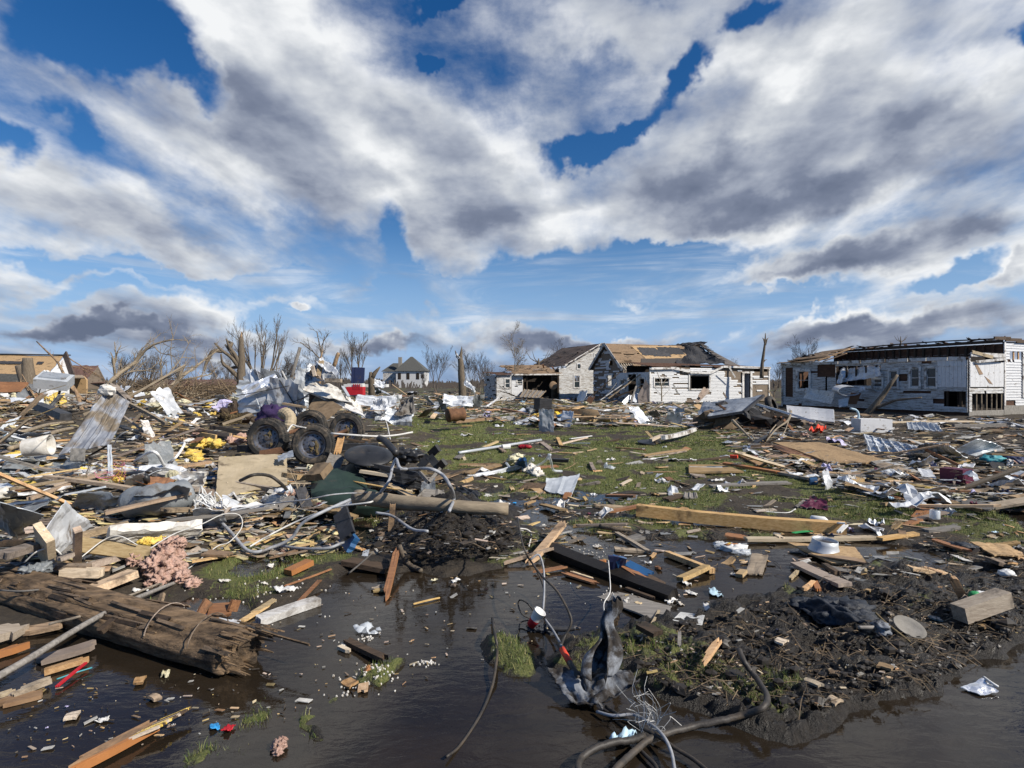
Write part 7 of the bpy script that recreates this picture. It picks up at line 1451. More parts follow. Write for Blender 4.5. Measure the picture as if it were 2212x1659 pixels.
lumps('A', [(300, 1235, .1, .10), (330, 1300, .08, .09), (180, 1500, .06, .08)], 'yellow_wool', 'small yellow insulation scraps in the grey plastic', 'insulation_tuft', 'insulation', 41, .7); lumps('A', [(700, 1310, .1, .07), (1000, 1390, .12, .06), (1060, 1380, .1, .07)], 'yellow_wool', 'small yellow insulation bits under the long thin plank', 'insulation_tuft', 'insulation', 43, .7)
lumps('A', [(20, 1510, .1, .12), (60, 1480, .1, .09)], 'foam_white', 'white mud-flecked lump at the left edge above the sheets', 'foam_lump', 'foam', 45, .5)
# grey plastic
for k_, (pts, lab) in enumerate((([(1090, 1620, 0.02), (1600, 1640, .02), (1590, 1480, .35), (1130, 1530, .3)], 'large roll of grey plastic sheeting at the end of the long thin plank'), ([(590, 1640, .02), (900, 1640, .02), (1160, 1500, .28), (660, 1510, .25)], 'crumpled grey plastic left of the big grey roll'), ([(460, 1350, .05), (620, 1370, .05), (730, 1240, .25), (560, 1220, .25)], 'crumpled grey plastic in front of the ribbed panel'), ([(0, 1330, .05), (320, 1330, .05), (340, 1210, .2), (60, 1200, .2)], 'crumpled grey plastic near the left edge'))):
    mb = MB(); mb.quad([G('A', *q_) for q_ in pts], .006, 'grey_tarp', 26, 20, .09, 1.8, seed=50 + k_, jag=.04); one(mb, 'plastic_sheeting', lab, 'plastic sheet', smooth=True)
mb = MB(); p_ = spline([G('A', *q_) for q_ in ((1120, 1590, .16), (1300, 1560, .2), (1480, 1540, .2), (1580, 1510, .22))], 5); mb.tube(p_, [.17 + .03 * mnoise.noise(Vector((i * .6, 0, 0))) for i in range(len(p_))], 'grey_tarp', 16); one(mb, 'rolled_tarp', 'tight grey plastic roll lying on the large sheeting', 'tarp', smooth=True)
# planks of the left heap
for a_, b_, w_, t_, m_, l_ in (((380, 1365, .25), (1255, 1490, .18), .09, .04, 'pine_wood', 'long thin orange-tan plank crossing the left heap'), ((240, 1555, .15), (900, 1325, .25), .07, .04, 'pine_wood', 'tan plank crossing under the long thin plank'), ((0, 1160, .15), (270, 1130, .2), .10, .04, 'old_wood', 'brown plank at the left edge under the peeled logs'),
                               ((1170, 1350, .15), (1790, 1240, .2), .12, .04, 'pine_wood', 'tan plank running up to the tan sheet'), ((1480, 1440, .12), (1700, 1480, .1), .16, .04, 'old_wood', 'brown plank end by the tan sheet'), ((1000, 1330, .15), (1400, 1320, .15), .12, .03, 'osb_board', 'tan board piece in the middle of the left heap'),
                               ((540, 1520, .2), (900, 1450, .25), .02, .02, 'galv_metal', 'thin silver tube above the grey plastic'), ((60, 1600, .1), (420, 1560, .15), .025, .02, 'galv_metal', 'thin silver tube near the left edge'), ((700, 1220, .2), (905, 1105, .45), .04, .03, 'dark_wood', 'dark stick leaning at the foot of the ribbed panel')):
    board('A', a_, b_, w_, t_, m_, l_)
wp('upright bent grey metal strip right of the ribbed panel', 'metal_strip', 'metal strip', [(920, 1360, 7.6), (955, 1360, 7.6), (940, 1095, 8.2), (908, 1100, 8.2)], 'galv_metal', .01, .03, c='A')
for i_, (pts, m_, lab, nm, ct) in enumerate((([(1240, 1470, .1), (1400, 1480, .1), (1480, 1385, .2), (1270, 1370, .2)], 'red_wood', 'red-brown veneer piece in the left heap', 'veneer_sheet', 'board'), ([(1470, 1450, .1), (1720, 1450, .1), (1745, 1330, .3), (1560, 1320, .3)], 'foam_white', 'white crumbling slab beside the tan sheet', 'plaster_slab', 'slab'), ([(1180, 1330, .15), (1480, 1370, .12), (1540, 1340, .15), (1380, 1300, .2)], 'foam_white', 'white slab lying left of the crumbling one', 'plaster_slab', 'slab'), ([(1140, 1240, .1), (1390, 1285, .1), (1320, 1150, .3), (1180, 1170, .25)], 'concrete', 'grey mud-caked appliance base in the left heap', 'crushed_appliance', 'appliance'), ([(380, 1250, .1), (570, 1250, .1), (560, 1205, .15), (400, 1200, .15)], 'osb_board', 'tan chip board piece below the cream tube', 'chip_board', 'board'))):
    panel('A', pts, .05 if 'slab' in nm else .02, m_, lab, nm, ct, .03, 2, seed=60 + i_, jag=.05)
wire('A', [(1140, 1235, .3), (1300, 1155, .5), (1390, 1275, .25)], .022, 'white_plastic', 'white plastic chair leg bent in a V', 'broken_chair', 'chair part'); wire('A', [(1400, 1260, .2), (1490, 1200, .35), (1560, 1090, .5), (1530, 1085, .5)], .02, 'white_plastic', 'white bent plastic bar right of the V', 'plastic_bar', 'plastic'); wire('A', [(960, 1110, .25), (1010, 1020, .5), (1125, 968, .6)], .012, 'cable_white', 'white arched tube right of the ribbed panel', 'tube', 'tube')
wire('A', [(1080, 1350, .25), (1180, 1340, .28), (1240, 1380, .22), (1230, 1440, .1), (1150, 1400, .12), (1080, 1370, .2)], .04, 'black_plastic', 'black rubber hose curled in the left heap', 'hose', 'hose')
mb = MB(); rnd = random.Random(31)
for i in range(34):
    p0 = G('A', rnd.uniform(880, 1100), rnd.uniform(1270, 1400), .25); mb.tube(spline([p0, p0 + Vector((rnd.uniform(-.15, .15), rnd.uniform(-.1, .1), rnd.uniform(-.05, .15))), p0 + Vector((rnd.uniform(-.3, .3), rnd.uniform(-.1, .1), rnd.uniform(-.1, .1)))], 4), .003, rnd.choice(['pink', 'yellow_plastic', 'orange_wood', 'pink']), 3)
one(mb, 'wire_bundle', 'tangle of thin pink and yellow wires', 'wires')
mb = MB()
for i in range(22):
    p0 = G('A', rnd.uniform(1620, 1840), rnd.uniform(1540, 1640), .15); mb.tube(spline([p0, p0 + Vector((rnd.uniform(-.1, .15), 0, rnd.uniform(.02, .14))), p0 + Vector((rnd.uniform(-.1, .25), -.05, rnd.uniform(-.15, .05)))], 4), .008, 'white_plastic', 4)
one(mb, 'shredded_strips', 'shredded white plastic strips at the end of the grey roll', 'plastic strips')
# tan sheet, plank over it, block, green case
panel('B', [(-130, 1560, .02), (480, 1430, .05), (475, 1180, 'd', 9.4), (-100, 1210, 'd', 8.6)], .012, 'tan_sheet', 'big stiff tan sheet standing below the tyres', 'tan_sheet', 'sheet', .035, 1.4, 0, 4, 17, .01, 20, 14)
board('B', (-155, 1415, 'd', 8.0), (685, 1550, 'd', 7.3), .035, .14, 'pine_wood', 'thick bright plank slanting down across the tan sheet', up=(0, -.3, 1)); wire('B', [(80, 1400, .5), (200, 1350, .6), (330, 1360, .55), (420, 1420, .4), (480, 1480, .25)], .018, 'cable_black', 'dark cable arching over the tan sheet', 'cable', 'cable')
scrap('B', 445, 1480, .10, 'sheet_white', 'torn white metal scrap hooked on the bright plank', 'metal_scrap', 'metal scrap', .25, 3, .8)
panel('B', [(310, 1600, .05), (560, 1640, .05), (610, 1570, .12), (330, 1520, .15)], .14, 'foam_white', 'broken white concrete-like slab under the bright plank', 'plaster_slab', 'slab', .02, 3, seed=70); board('B', (485, 1360, .25), (700, 1370, .2), .30, .06, 'old_wood', 'wide brown plank right of the tan sheet'); board('B', (700, 1380, .3), (800, 1265, .45), .24, .10, 'hard_board', 'thick chipped board block behind the green case', 'wood_block', 'wood block')
t = thing('green_case', 'battered dark green hard case lying open beside the conduits', 'case', G('B', 900, 1480, .1)); a_, b_, c_, d_ = G('B', 680, 1660, .02), G('B', 1130, 1490, .12), W('B', 1055, 1272, 8.4), W('B', 690, 1385, 7.9)
mb = MB(); mb.quad([a_, b_, c_, d_], .10, 'green_case', 10, 8, .02, 2, seed=2); fin(mb, 'lid', t); mb = MB(); mb.tube([b_, c_], .06, 'green_case', 10); mb.beam(b_.lerp(c_, .3) + Vector((0, -.07, 0)), b_.lerp(c_, .45) + Vector((0, -.07, 0)), .06, .03, 'green_case', up=(0, -1, 0)); fin(mb, 'rim', t); mb = MB(); mb.beam(a_.lerp(b_, .25).lerp(d_.lerp(c_, .25), .3) + Vector((0, -.07, 0)), a_.lerp(b_, .25).lerp(d_.lerp(c_, .25), .75) + Vector((0, -.07, 0)), .035, .02, 'rust', up=(0, -1, 0)); fin(mb, 'hinge', t)
mb = MB(); mb.lump(G('B', 1000, 1590, .1), .26, 'green_case', .2, 1.5, 3, 14, sq=(2.0, .8, .7)); fin(mb, 'base', t, True)
panel('B', [(1040, 1250, .35), (1620, 1360, .3), (1610, 1480, .1), (1110, 1430, .12)], .03, 'black_plastic', 'large black plastic tray behind the log', 'plastic_tray', 'tray', .05, 1.5, .02, 5, 23, .02)
board('B', (1040, 1235, .40), (1620, 1350, .36), .06, .05, 'dark_steel', 'black rail along the top of the plastic tray', 'rail', 'rail'); board('B', (1090, 1318, .3), (1390, 1362, .28), .06, .04, 'pine_wood', 'tan stick lying on the black tray'); board('B', (1330, 1430, .2), (1545, 1545, .15), .10, .03, 'pine_wood', 'tan board end under the arched conduit'); board('B', (1370, 1420, .12), (1500, 1510, .1), .2, .03, 'pine_wood', 'second tan board under the arched conduit')
mb = MB(); cc = W('B', 1170, 1175, 8.3); mb.lathe([(0, .03), (.05, .04), (.24, .015), (.34, -.01), (.35, -.03), (.32, -.03), (0, .0)], 'black_plastic', 30, Matrix.Translation(cc) @ Euler((.30, .15, 0)).to_matrix().to_4x4()); one(mb, 'plastic_disc', 'round black lid lying right of the front tyre', 'lid', smooth=True)
mb = MB(); mb.lump(W('B', 1165, 1118, 8.9), .06, 'black_plastic', .05, 1, 1, 8); one(mb, 'black_ball', 'small black ball behind the round lid', 'ball', smooth=True)
mb = MB(); mb.tube(spline([W('B', *q_) for q_ in ((1255, 1045, 9.3), (1300, 1060, 9.2), (1350, 1110, 9), (1400, 1170, 8.8))], 4), .055, 'black_plastic', 12); one(mb, 'black_pipe', 'black pipe sticking up behind the round lid', 'pipe', smooth=True)
lumps('B', [(1480, 1180, .3, .16), (1560, 1190, .28, .16), (1440, 1220, .2, .14)], 'black_plastic', 'shiny black crumpled plastic beside the arched conduit', 'plastic_heap', 'plastic', 71, .7)
t = thing('bent_steel_bracket', 'black bent steel bracket with a pale V at the right of the heap', 'bracket', G('B', 1700, 1300, .1)); mb = MB()
for a_, b_ in (((1600, 1290, 7.6), (1680, 1190, 7.6)), ((1680, 1190, 7.6), (1760, 1290, 7.6)), ((1690, 1180, 7.7), (1755, 1120, 7.6)), ((1760, 1290, 7.6), (1810, 1240, 7.5))): mb.beam(W('B', *a_), W('B', *b_), .10, .05, 'black_plastic', up=(0, -1, .2))
fin(mb, 'arms', t); mb = MB(); mb.beam(W('B', 1600, 1330, 7.4), W('B', 1675, 1415, 7.2), .04, .05, 'grey_wood', up=(0, -1, 0)); mb.beam(W('B', 1675, 1415, 7.2), W('B', 1770, 1300, 7.4), .04, .05, 'grey_wood', up=(0, -1, 0)); fin(mb, 'v_brace', t)
panel('B', [(1560, 1560, .03), (1830, 1545, .03), (1800, 1490, .1), (1640, 1470, .12)], .02, 'grey_wood', 'grey ridged sheet on the mud right of the tray', 'ridged_sheet', 'sheet', .01, 1, .02, 3, 5); panel('B', [(1400, 1460, .1), (1570, 1390, .3), (1600, 1350, .3), (1450, 1420, .2)], .02, 'dark_steel', 'dark pebbled sheet on the black tray', 'pebbled_sheet', 'sheet', .02)
mb = MB(); mb.quad([G('B', *q_) for q_ in ((1880, 1480, .05), (2090, 1560, .02), (2120, 1500, .08), (1930, 1440, .1))], .004, 'black_plastic', 20, 16, .08, 3, seed=77, jag=.06); one(mb, 'plastic_film', 'shiny crumpled dark film on the mud right of the log', 'plastic sheet', smooth=True)

# ---------------------------------------------------------------- middle yard
def bd(c, rows):
    for a_, b_, w_, t_, m_, l_ in rows: board(c, a_, b_, w_, t_, m_, l_)
bd('C', (((1705, 1035, .2), (1975, 965, .15), .12, .10, 'white_wood', 'thick white-edged beam end left of the mangled dark wreck'), ((1600, 1060, .12), (1700, 1020, .2), .10, .08, 'pine_wood', 'tan beam stub joining the white-edged beam'), ((1565, 985, .25), (1665, 1085, .05), .08, .03, 'pine_wood', 'pale slat leaning on the tan beam stub'), ((1530, 1190, .04), (1915, 1135, .04), .10, .03, 'pine_wood', 'pale double plank lying on the open grass'), ((1570, 1200, .03), (1900, 1150, .03), .06, .03, 'old_wood', 'thin plank beside the double plank'), ((850, 1090, .03), (1065, 1035, .05), .07, .03, 'pine_wood', 'tan lath touching the white strip on the grass'), ((920, 1045, .05), (1105, 1020, .05), .06, .02, 'white_paint', 'white strip in the middle of the grass'), ((680, 1075, .03), (765, 1140, .03), .12, .03, 'old_wood', 'short brown board at the end of the silver pole'), ((815, 1035, .03), (850, 1110, .03), .09, .03, 'pine_wood', 'short tan board in front of the white strip'),
          ((760, 1095, .03), (1045, 1130, .03), .06, .03, 'dark_wood', 'dark slat lying in front of the short tan board'), ((920, 1083, .03), (1095, 1083, .03), .03, .02, 'galv_metal', 'thin silver strip on the grass'), ((1300, 1120, .03), (1560, 1140, .03), .05, .02, 'red_wood', 'thin red-brown slat on the grass'), ((730, 1395, .05), (1015, 1385, .05), .05, .03, 'pine_wood', 'thin tan stick on the grey metal sheet'), ((-20, 1262, .05), (380, 1262, .05), .07, .03, 'old_wood', 'brown plank left of the blue cushion'), ((35, 1340, .04), (320, 1265, .05), .14, .03, 'ply_brown', 'tan board slanting up to the blue cushion'), ((320, 1120, .03), (365, 1155, .03), .11, .03, 'ply_brown', 'small brown board under the silver pole'), ((680, 1600, .04), (870, 1650, .03), .12, .02, 'ply_brown', 'brown board at the edge of the mud'), ((1095, 1245, .03), (1125, 1310, .03), .07, .02, 'ply_brown', 'short slat standing out of the turf'), ((1350, 1435, .03), (1440, 1390, .05), .05, .02, 'pine_wood', 'pale lath on the muddy grass'), ((1725, 1560, .03), (1875, 1520, .04), .12, .02, 'dark_wood', 'dark board left of the ridged tile'), ((0, 938, .04), (95, 935, .04), .09, .03, 'pine_wood', 'bright plank piece on the far left grass'), ((460, 1010, .03), (590, 1008, .03), .06, .02, 'pine_wood', 'bright lath on the grass behind the silver pole'), ((1230, 1525, .03), (1480, 1530, .04), .1, .03, 'red_wood', 'red-brown board in the mud'), ((540, 1600, .03), (620, 1570, .04), .05, .02, 'pine_wood', 'small bright splinter in the mud')))
wire('C', [(-20, 1165, .06), (330, 1110, .06), (675, 1055, .1)], .035, 'galv_metal', 'long silver pole lying on the grass', 'metal_pole', 'pole', k=3)
t = thing('toy', 'small red plastic toy on the grass by the silver pole', 'toy', G('C', 535, 1110, .03)); mb = MB()
for i in range(3): mb.lump(G('C', 510 + i * 28, 1112, .05), .07, 'red_plastic', .3, 2, i, 8, sq=(1.2, .7, .7))
fin(mb, 'body', t, True); mb = MB(); mb.tube([G('C', 345, 1115, .06), G('C', 410, 1112, .06)], .06, 'white_plastic', 10); one(mb, 'bottle', 'blue-white bottle under the silver pole', 'bottle')
panel('C', [(450, 1275, .05), (560, 1290, .05), (545, 1225, .28), (490, 1205, .3)], .05, 'blue_paint', 'bright blue cushion piece standing in the rubbish', 'blue_cushion', 'cushion', .05); lumps('C', [(440, 1220, .12, .12), (480, 1195, .15, .10), (420, 1240, .05, .1)], 'pale_wool', 'pale yellow insulation behind the blue cushion', 'insulation_tuft', 'insulation', 81)
panel('C', [(45, 1362, .03), (230, 1355, .03), (510, 1290, .06), (480, 1275, .12)], .02, 'sheet_white', 'bent white siding strip lying across the mud', 'siding_strip', 'siding', .03, 2, .02, 3, 5); lumps('C', [(560, 1310, .03, .12), (610, 1330, .03, .12), (590, 1290, .06, .1), (650, 1350, .02, .1)], 'foam_white', 'dirty white fibre heap below the blue cushion', 'fibre_heap', 'insulation', 83, .8)
for i_, pts in enumerate(([(560, 1270, .1), (600, 1215, .35), (610, 1230, .3)], [(620, 1285, .1), (700, 1240, .3), (750, 1180, .5), (740, 1215, .4)], [(740, 1180, .5), (760, 1240, .3), (780, 1310, .1), (850, 1320, .05)], [(380, 1250, .1), (430, 1300, .05), (520, 1280, .1)])): wire('C', pts, .022, 'clear_plastic', ('short upright curl of clear plastic strip', 'rising curl of clear plastic strip beside the fibre heap', 'falling curl of clear plastic strip, the right-hand one', 'flat curl of clear plastic strip left of the blue cushion')[i_], 'plastic_strip', 'plastic strip')
panel('C', [(705, 1490, .02), (930, 1535, .02), (1005, 1350, .12), (720, 1390, .1)], .012, 'galv_metal', 'flat dull metal sheet on the churned mud', 'metal_sheet', 'metal sheet', .03, 1.5, .015, 2, 8); panel('C', [(490, 1470, .02), (700, 1475, .02), (720, 1420, .08), (540, 1425, .08)], .02, 'dark_wood', 'dark board left of the dull metal sheet', 'dark_board', 'board', .03); board('C', (770, 1225, .08), (910, 1230, .08), .08, .06, 'black_plastic', 'black bar behind the dull metal sheet', 'black_bar', 'bar')
mb = MB(); mb.lathe([(0, 0), (.26, .0), (.30, .04), (.28, .05), (0, .02)], 'black_plastic', 26, Matrix.Translation(G('C', 1590, 1085, .03)) @ Euler((.1, 0, 0)).to_matrix().to_4x4()); one(mb, 'black_pan', 'round black pan lying on the grass', 'pan', smooth=True)
scrap('C', 1975, 1225, .09, 'white_plastic', 'white scrap on the right-hand grass', 'plastic_scrap', 'plastic', .02, 5); scrap('C', 1250, 1280, .10, 'clear_plastic', 'clear crumpled cup on the muddy grass', 'plastic_scrap', 'plastic', .04, 6, .9)
t = thing('ribbed_tile', 'small ridged dark tile lying on the turf', 'tile', G('C', 1935, 1530, .02)); mb = MB(); mb.quad([G('C', 1880, 1550, .02), G('C', 1995, 1550, .02), G('C', 1985, 1510, .05), G('C', 1890, 1505, .05)], .02, 'grey_wood', 12, 4, .0, 1, .02, 5); fin(mb, 'tile_body', t)
mb = MB(); cc = W('C', 690, 752, 24.5); mb.box(cc, (.6, .5, .5), 'dark_steel', Euler((0, .08, .5)).to_matrix())
for i in range(7): mb.box(cc + Vector((0, 0, -.22 + i * .07)), (.64, .54, .025), 'black_plastic', Euler((0, .08, .5)).to_matrix())
one(mb, 'slatted_crate', 'dark slatted box standing in the rubble before the brown-roofed house', 'crate')
t = thing('rusty_drum', 'rusty round drum lying left on the far grass edge', 'drum', G('B', 1905, 870, .1)); mb = MB(); mb.lathe([(0, -.3), (.22, -.3), (.24, -.26), (.2, -.12), (.23, 0), (.2, .14), (.24, .26), (.20, .3), (0, .26)], 'rust', 26, Matrix.Translation(W('B', 1905, 842, 19)) @ Euler((0, 1.5, .5)).to_matrix().to_4x4()); fin(mb, 'shell', t, True)
# raft of lumber across the yard
rnd = random.Random(41)
for i in range(22):
    x0 = rnd.uniform(560, 900); x1 = x0 + rnd.uniform(300, 700); y0 = rnd.uniform(790, 895); board('C', (x0, y0, rnd.uniform(.05, .35)), (x1, y0 + rnd.uniform(-25, 30), rnd.uniform(.05, .35)), rnd.uniform(.10, .28), .04, rnd.choice(['pine_wood', 'pine_wood', 'osb_board', 'old_wood']), 'long plank in the raft of lumber before the houses', jag=.15, group='planks in the raft of lumber')
panel('C', [(620, 815, .25), (1180, 850, .25), (1150, 800, .45), (640, 785, .45)], .03, 'osb_board', 'tan board sheet on top of the raft of lumber', 'board_sheet', 'board', .03); panel('C', [(1080, 905, .1), (1270, 900, .1), (1250, 860, .35), (1180, 852, .35)], .03, 'pine_wood', 'pointed board piece at the front of the raft of lumber', 'board_piece', 'board', .02); board('C', (860, 820, .3), (1020, 770, .5), .25, .04, 'pine_wood', 'wide plank slanting up right on the raft of lumber'); board('C', (350, 795, .2), (565, 840, .15), .16, .10, 'red_wood', 'thick red-brown beam left of the raft of lumber', 'beam', 'beam')
board('C', (-60, 905, .1), (320, 868, .15), .20, .10, 'old_wood', 'thick old beam at the left of the grass', 'beam', 'beam'); scrap('C', 800, 820, .22, 'yellow_plastic', 'yellow scrap on the raft of lumber', 'plastic_scrap', 'plastic', .4, 5); scrap('C', 850, 856, .25, 'blue_paint', 'blue rag on the raft of lumber', 'rag', 'rag', .3, 9, .8); lumps('C', [(610, 800, .2, .3), (620, 850, .1, .25)], 'grey_tarp', 'grey crumpled plastic at the left end of the raft', 'plastic_heap', 'plastic', 85, .8)
mb = MB(); mb.quad([W('L', 635, 1000, 30), W('L', 855, 1045, 29.5), W('L', 855, 965, 30), W('L', 655, 965, 30.3)], .01, 'mirror_sheet', 14, 8, .08, 2, seed=4); one(mb, 'foil_insulation', 'bright foil sheet lying before the middle house', 'foil')
mb = MB(); mb.prism([W('L', *q_) for q_ in ((300, 940, 41.2), (438, 945, 41.0), (430, 700, 41.3), (390, 620, 41.5), (350, 720, 41.5), (290, 830, 41.4))], .04, 'ply_brown'); one(mb, 'leaning_plywood', 'orange-brown plywood leaning at the corner of the middle house', 'plywood')
for i_, (a_, b_, m_) in enumerate((((100, 935), (210, 830), 'sheet_white'), ((200, 930), (275, 700), 'grey_wood'), ((250, 920), (270, 790), 'sheet_white'), ((1030, 920), (1200, 750), 'ply_brown'), ((1450, 450), (1540, 605), 'white_wood'), ((740, 680), (805, 810), 'white_wood'), ((1380, 790), (1425, 860), 'old_wood'), ((1075, 860), (1160, 730), 'ply_brown'), ((1960, 760), (2050, 900), 'old_wood'))):
    board('L', (*a_, 'd', 41.2 if a_[0] < 1400 else 44.3), (*b_, 'd', 41.8 if a_[0] < 1400 else 44.8), .30 if m_ in ('ply_brown', 'sheet_white') else .12, .03, m_, ('bent white sheet end at the porch doorway', 'grey board leaning in the porch doorway', 'narrow white sheet at the foot of the porch', 'tan board leaning below the big black window opening', 'white strip dangling from the eave at the right of the middle house', 'white strip leaning left of the big black window opening', 'small board leaning on the white wall', 'second tan board below the big black window opening', 'board leaning at the right corner of the middle house')[i_], 'leaning_board', 'board', up=(0, -1, .1), jag=.1)
for i in range(14):
    a_ = W('K', rnd.uniform(1600, 2050), rnd.uniform(960, 1010), rnd.uniform(42, 46)); b_ = a_ + Vector((rnd.uniform(.5, 3.), rnd.uniform(-1, 1.5), rnd.uniform(.5, 2.2))); mb = MB(); mb.beam(a_, b_, .16, .04, rnd.choice(['old_wood', 'rust_board', 'dark_wood', 'white_wood']), jag=.2); one(mb, 'leaning_board', 'board leaning against the shaded gable wall', 'board', 'boards against the shaded gable wall')

# ---------------------------------------------------------------- right-hand heap
t = thing('mangled_vehicle', 'mangled dark wreck under a bent grey metal roof sheet', 'wreckage', G('E', 330, 760, 0)); D_ = 19.5; mb = MB()
mb.quad([W('E', 105, 680, D_ - .5), W('E', 350, 640, D_ - .9), W('E', 478, 532, D_ - .2), W('E', 175, 565, D_ + 1.2)], .03, 'sheet_grey', 20, 16, .12, 1.3, .0, 5, 4); fin(mb, 'roof_sheet', t); mb = MB(); mb.beam(W('E', 105, 683, D_ - .6), W('E', 345, 645, D_ - 1.0), .08, .08, 'dark_steel'); mb.beam(W('E', 345, 645, D_ - 1.0), W('E', 478, 535, D_ - .3), .08, .08, 'dark_steel'); fin(mb, 'edge_rail', t)
mb = MB()
for i in range(9): mb.lump(W('E', rnd.uniform(160, 590), rnd.uniform(660, 760), D_ + rnd.uniform(-.3, 1)), rnd.uniform(.35, .65), rnd.choice(['dark_steel', 'black_plastic', 'inner_dark', 'hard_board']), .7, 1.8, i, 9, sq=(1.3, .8, .7))
for i in range(12): a_ = W('E', rnd.uniform(200, 600), rnd.uniform(640, 760), D_ + rnd.uniform(-.8, .4)); mb.beam(a_, a_ + Vector((rnd.uniform(-1, 1), rnd.uniform(-.3, .3), rnd.uniform(-.5, .4))), .10, .06, rnd.choice(['dark_steel', 'rust', 'grey_wood']))
fin(mb, 'crushed_body', t); mb = MB(); M_ = Matrix.Translation(W('E', 530, 600, D_ + 1)) @ Euler((1.2, .35, .7)).to_matrix().to_4x4(); mb.lathe([(.2, -.1), (.33, -.1), (.36, 0), (.33, .1), (.2, .1)], 'rubber', 28, M_); fin(mb, 'tyre', t, True)
board('E', (425, 590, 'd', 19), (825, 712, 'd', 18.2), .09, .07, 'galv_metal', 'long grey pipe slanting down right from the wreck', 'pipe', 'pipe')
mb = MB(); mb.quad([W('E', 640, 680, 20), W('E', 950, 716, 19), W('E', 945, 632, 19.4), W('E', 630, 605, 20.6)], .05, 'white_paint', 6, 5, .01, 1, .012, 2); one(mb, 'white_board', 'clean white board standing in front of the shaded house', 'board')
t = thing('white_cabinet', 'white rectangular cabinet lying before the shaded house', 'cabinet', G('E', 1196, 780, 0)); cc = W('E', 1196, 735, 18.3); mb = MB(); mb.box(cc, (1.02, .5, .44), 'white_paint', Euler((0, .02, .02)).to_matrix()); fin(mb, 'body', t); mb = MB(); mb.tube(spline([cc + Vector((-.42, 0, .2)), cc + Vector((-.42, 0, .38)), cc + Vector((-.5, 0, .5)), cc + Vector((-.68, 0, .55))], 5), .035, 'pale_blue', 8); fin(mb, 'hose', t, True)
panel('E', [(540, 850, .08), (950, 990, .06), (1290, 975, .06), (850, 850, .12)], .03, 'osb_board', 'huge tan board sheet lying flat at the right', 'board_sheet', 'board', .04, 1.2, 0, 4, 3, .03, 24, 10); panel('E', [(510, 868, .05), (690, 950, .04), (800, 955, .05), (600, 872, .09)], .04, 'red_wood', 'brown frame edge along the huge tan sheet', 'frame_board', 'board', .03, jag=.06)
for i_, (pts, l_) in enumerate((([(1180, 905, .08), (1560, 918, .08), (1480, 868, .22), (1140, 790, .45)], 'long silver roofing sheet, left of three lying in a row'), ([(1490, 905, .08), (1840, 945, .10), (1720, 870, .40), (1510, 860, .30)], 'silver roofing sheet, middle of three lying in a row'), ([(1755, 900, .15), (1900, 945, .10), (2105, 885, .25), (1900, 825, .50)], 'silver roofing sheet bent up at the right of the row'), ([(1440, 762, .05), (1670, 770, .1), (1620, 720, .3), (1430, 712, .25)], 'small silver sheet behind the row of roofing sheets'))): panel('E', pts, .012, 'sheet_white' if i_ == 1 else 'galv_metal', l_, 'roofing_sheet', 'metal sheet', .06, 1.4, .02, 6, 90 + i_, .03, 60, 12)
bd('E', (((1520, 1012, .05), (2155, 1030, .06), .10, .03, 'pine_wood', 'long straight bright plank near the right edge'), ((1558, 895, .3), (1790, 1005, .05), .05, .05, 'red_wood', 'red-brown pole slanting through the silver sheets'), ((1880, 950, .1), (2030, 900, .25), .12, .03, 'pine_wood', 'pale plank poking out under the bent silver sheet'), ((310, 922, .05), (475, 1003, .05), .14, .03, 'pine_wood', 'tan board angled on the grass beside the flat door panel'), ((210, 985, .06), (580, 1048, .05), .12, .04, 'orange_wood', 'rough orange-brown plank behind the flat door panel'), ((120, 1140, .03), (650, 1115, .04), .13, .03, 'grey_wood', 'long grey plank on the grass'), ((690, 940, .05), (875, 1040, .05), .14, .04, 'pine_wood', 'plank slanting below the huge tan sheet'), ((1045, 1155, .04), (1120, 1092, .06), .13, .07, 'pine_wood', 'short thick block of bright lumber'), ((1180, 1160, .05), (1312, 1128, .05), .13, .08, 'old_wood', 'short weathered block right of the bright one'), ((1230, 1188, .03), (1400, 1225, .03), .07, .03, 'red_wood', 'orange-brown slat below the weathered block'), ((1420, 1195, .05), (1960, 1300, .05), .12, .04, 'old_wood', 'long brown plank running down to the right edge'), ((1300, 1110, .05), (1385, 1105, .05), .08, .03, 'pine_wood', 'bright chip on the weathered block'), ((560, 1048, .04), (830, 1100, .04), .10, .04, 'old_wood', 'brown plank left of the blue jar'), ((1380, 1060, .04), (1600, 1100, .04), .10, .03, 'grey_wood', 'grey plank left of the maroon box'), ((1900, 1085, .05), (2240, 1130, .05), .09, .03, 'old_wood', 'brown plank right of the maroon box'), ((1960, 1035, .05), (2240, 1090, .05), .07, .04, 'red_wood', 'thin red-brown plank at the right edge'), ((1740, 735, .2), (2090, 730, .2), .10, .10, 'grey_wood', 'grey beam lying at the foot of the corner wall'), ((1300, 715, .15), (1880, 708, .15), .10, .06, 'pine_wood', 'long tan rail along the foot of the shaded house'), ((1570, 1150, .04), (1610, 1230, .03), .05, .03, 'pine_wood', 'short bright stick at the right'), ((1050, 1050, .05), (1260, 1048, .05), .06, .02, 'old_wood', 'grey-brown slat left of the water jug')))
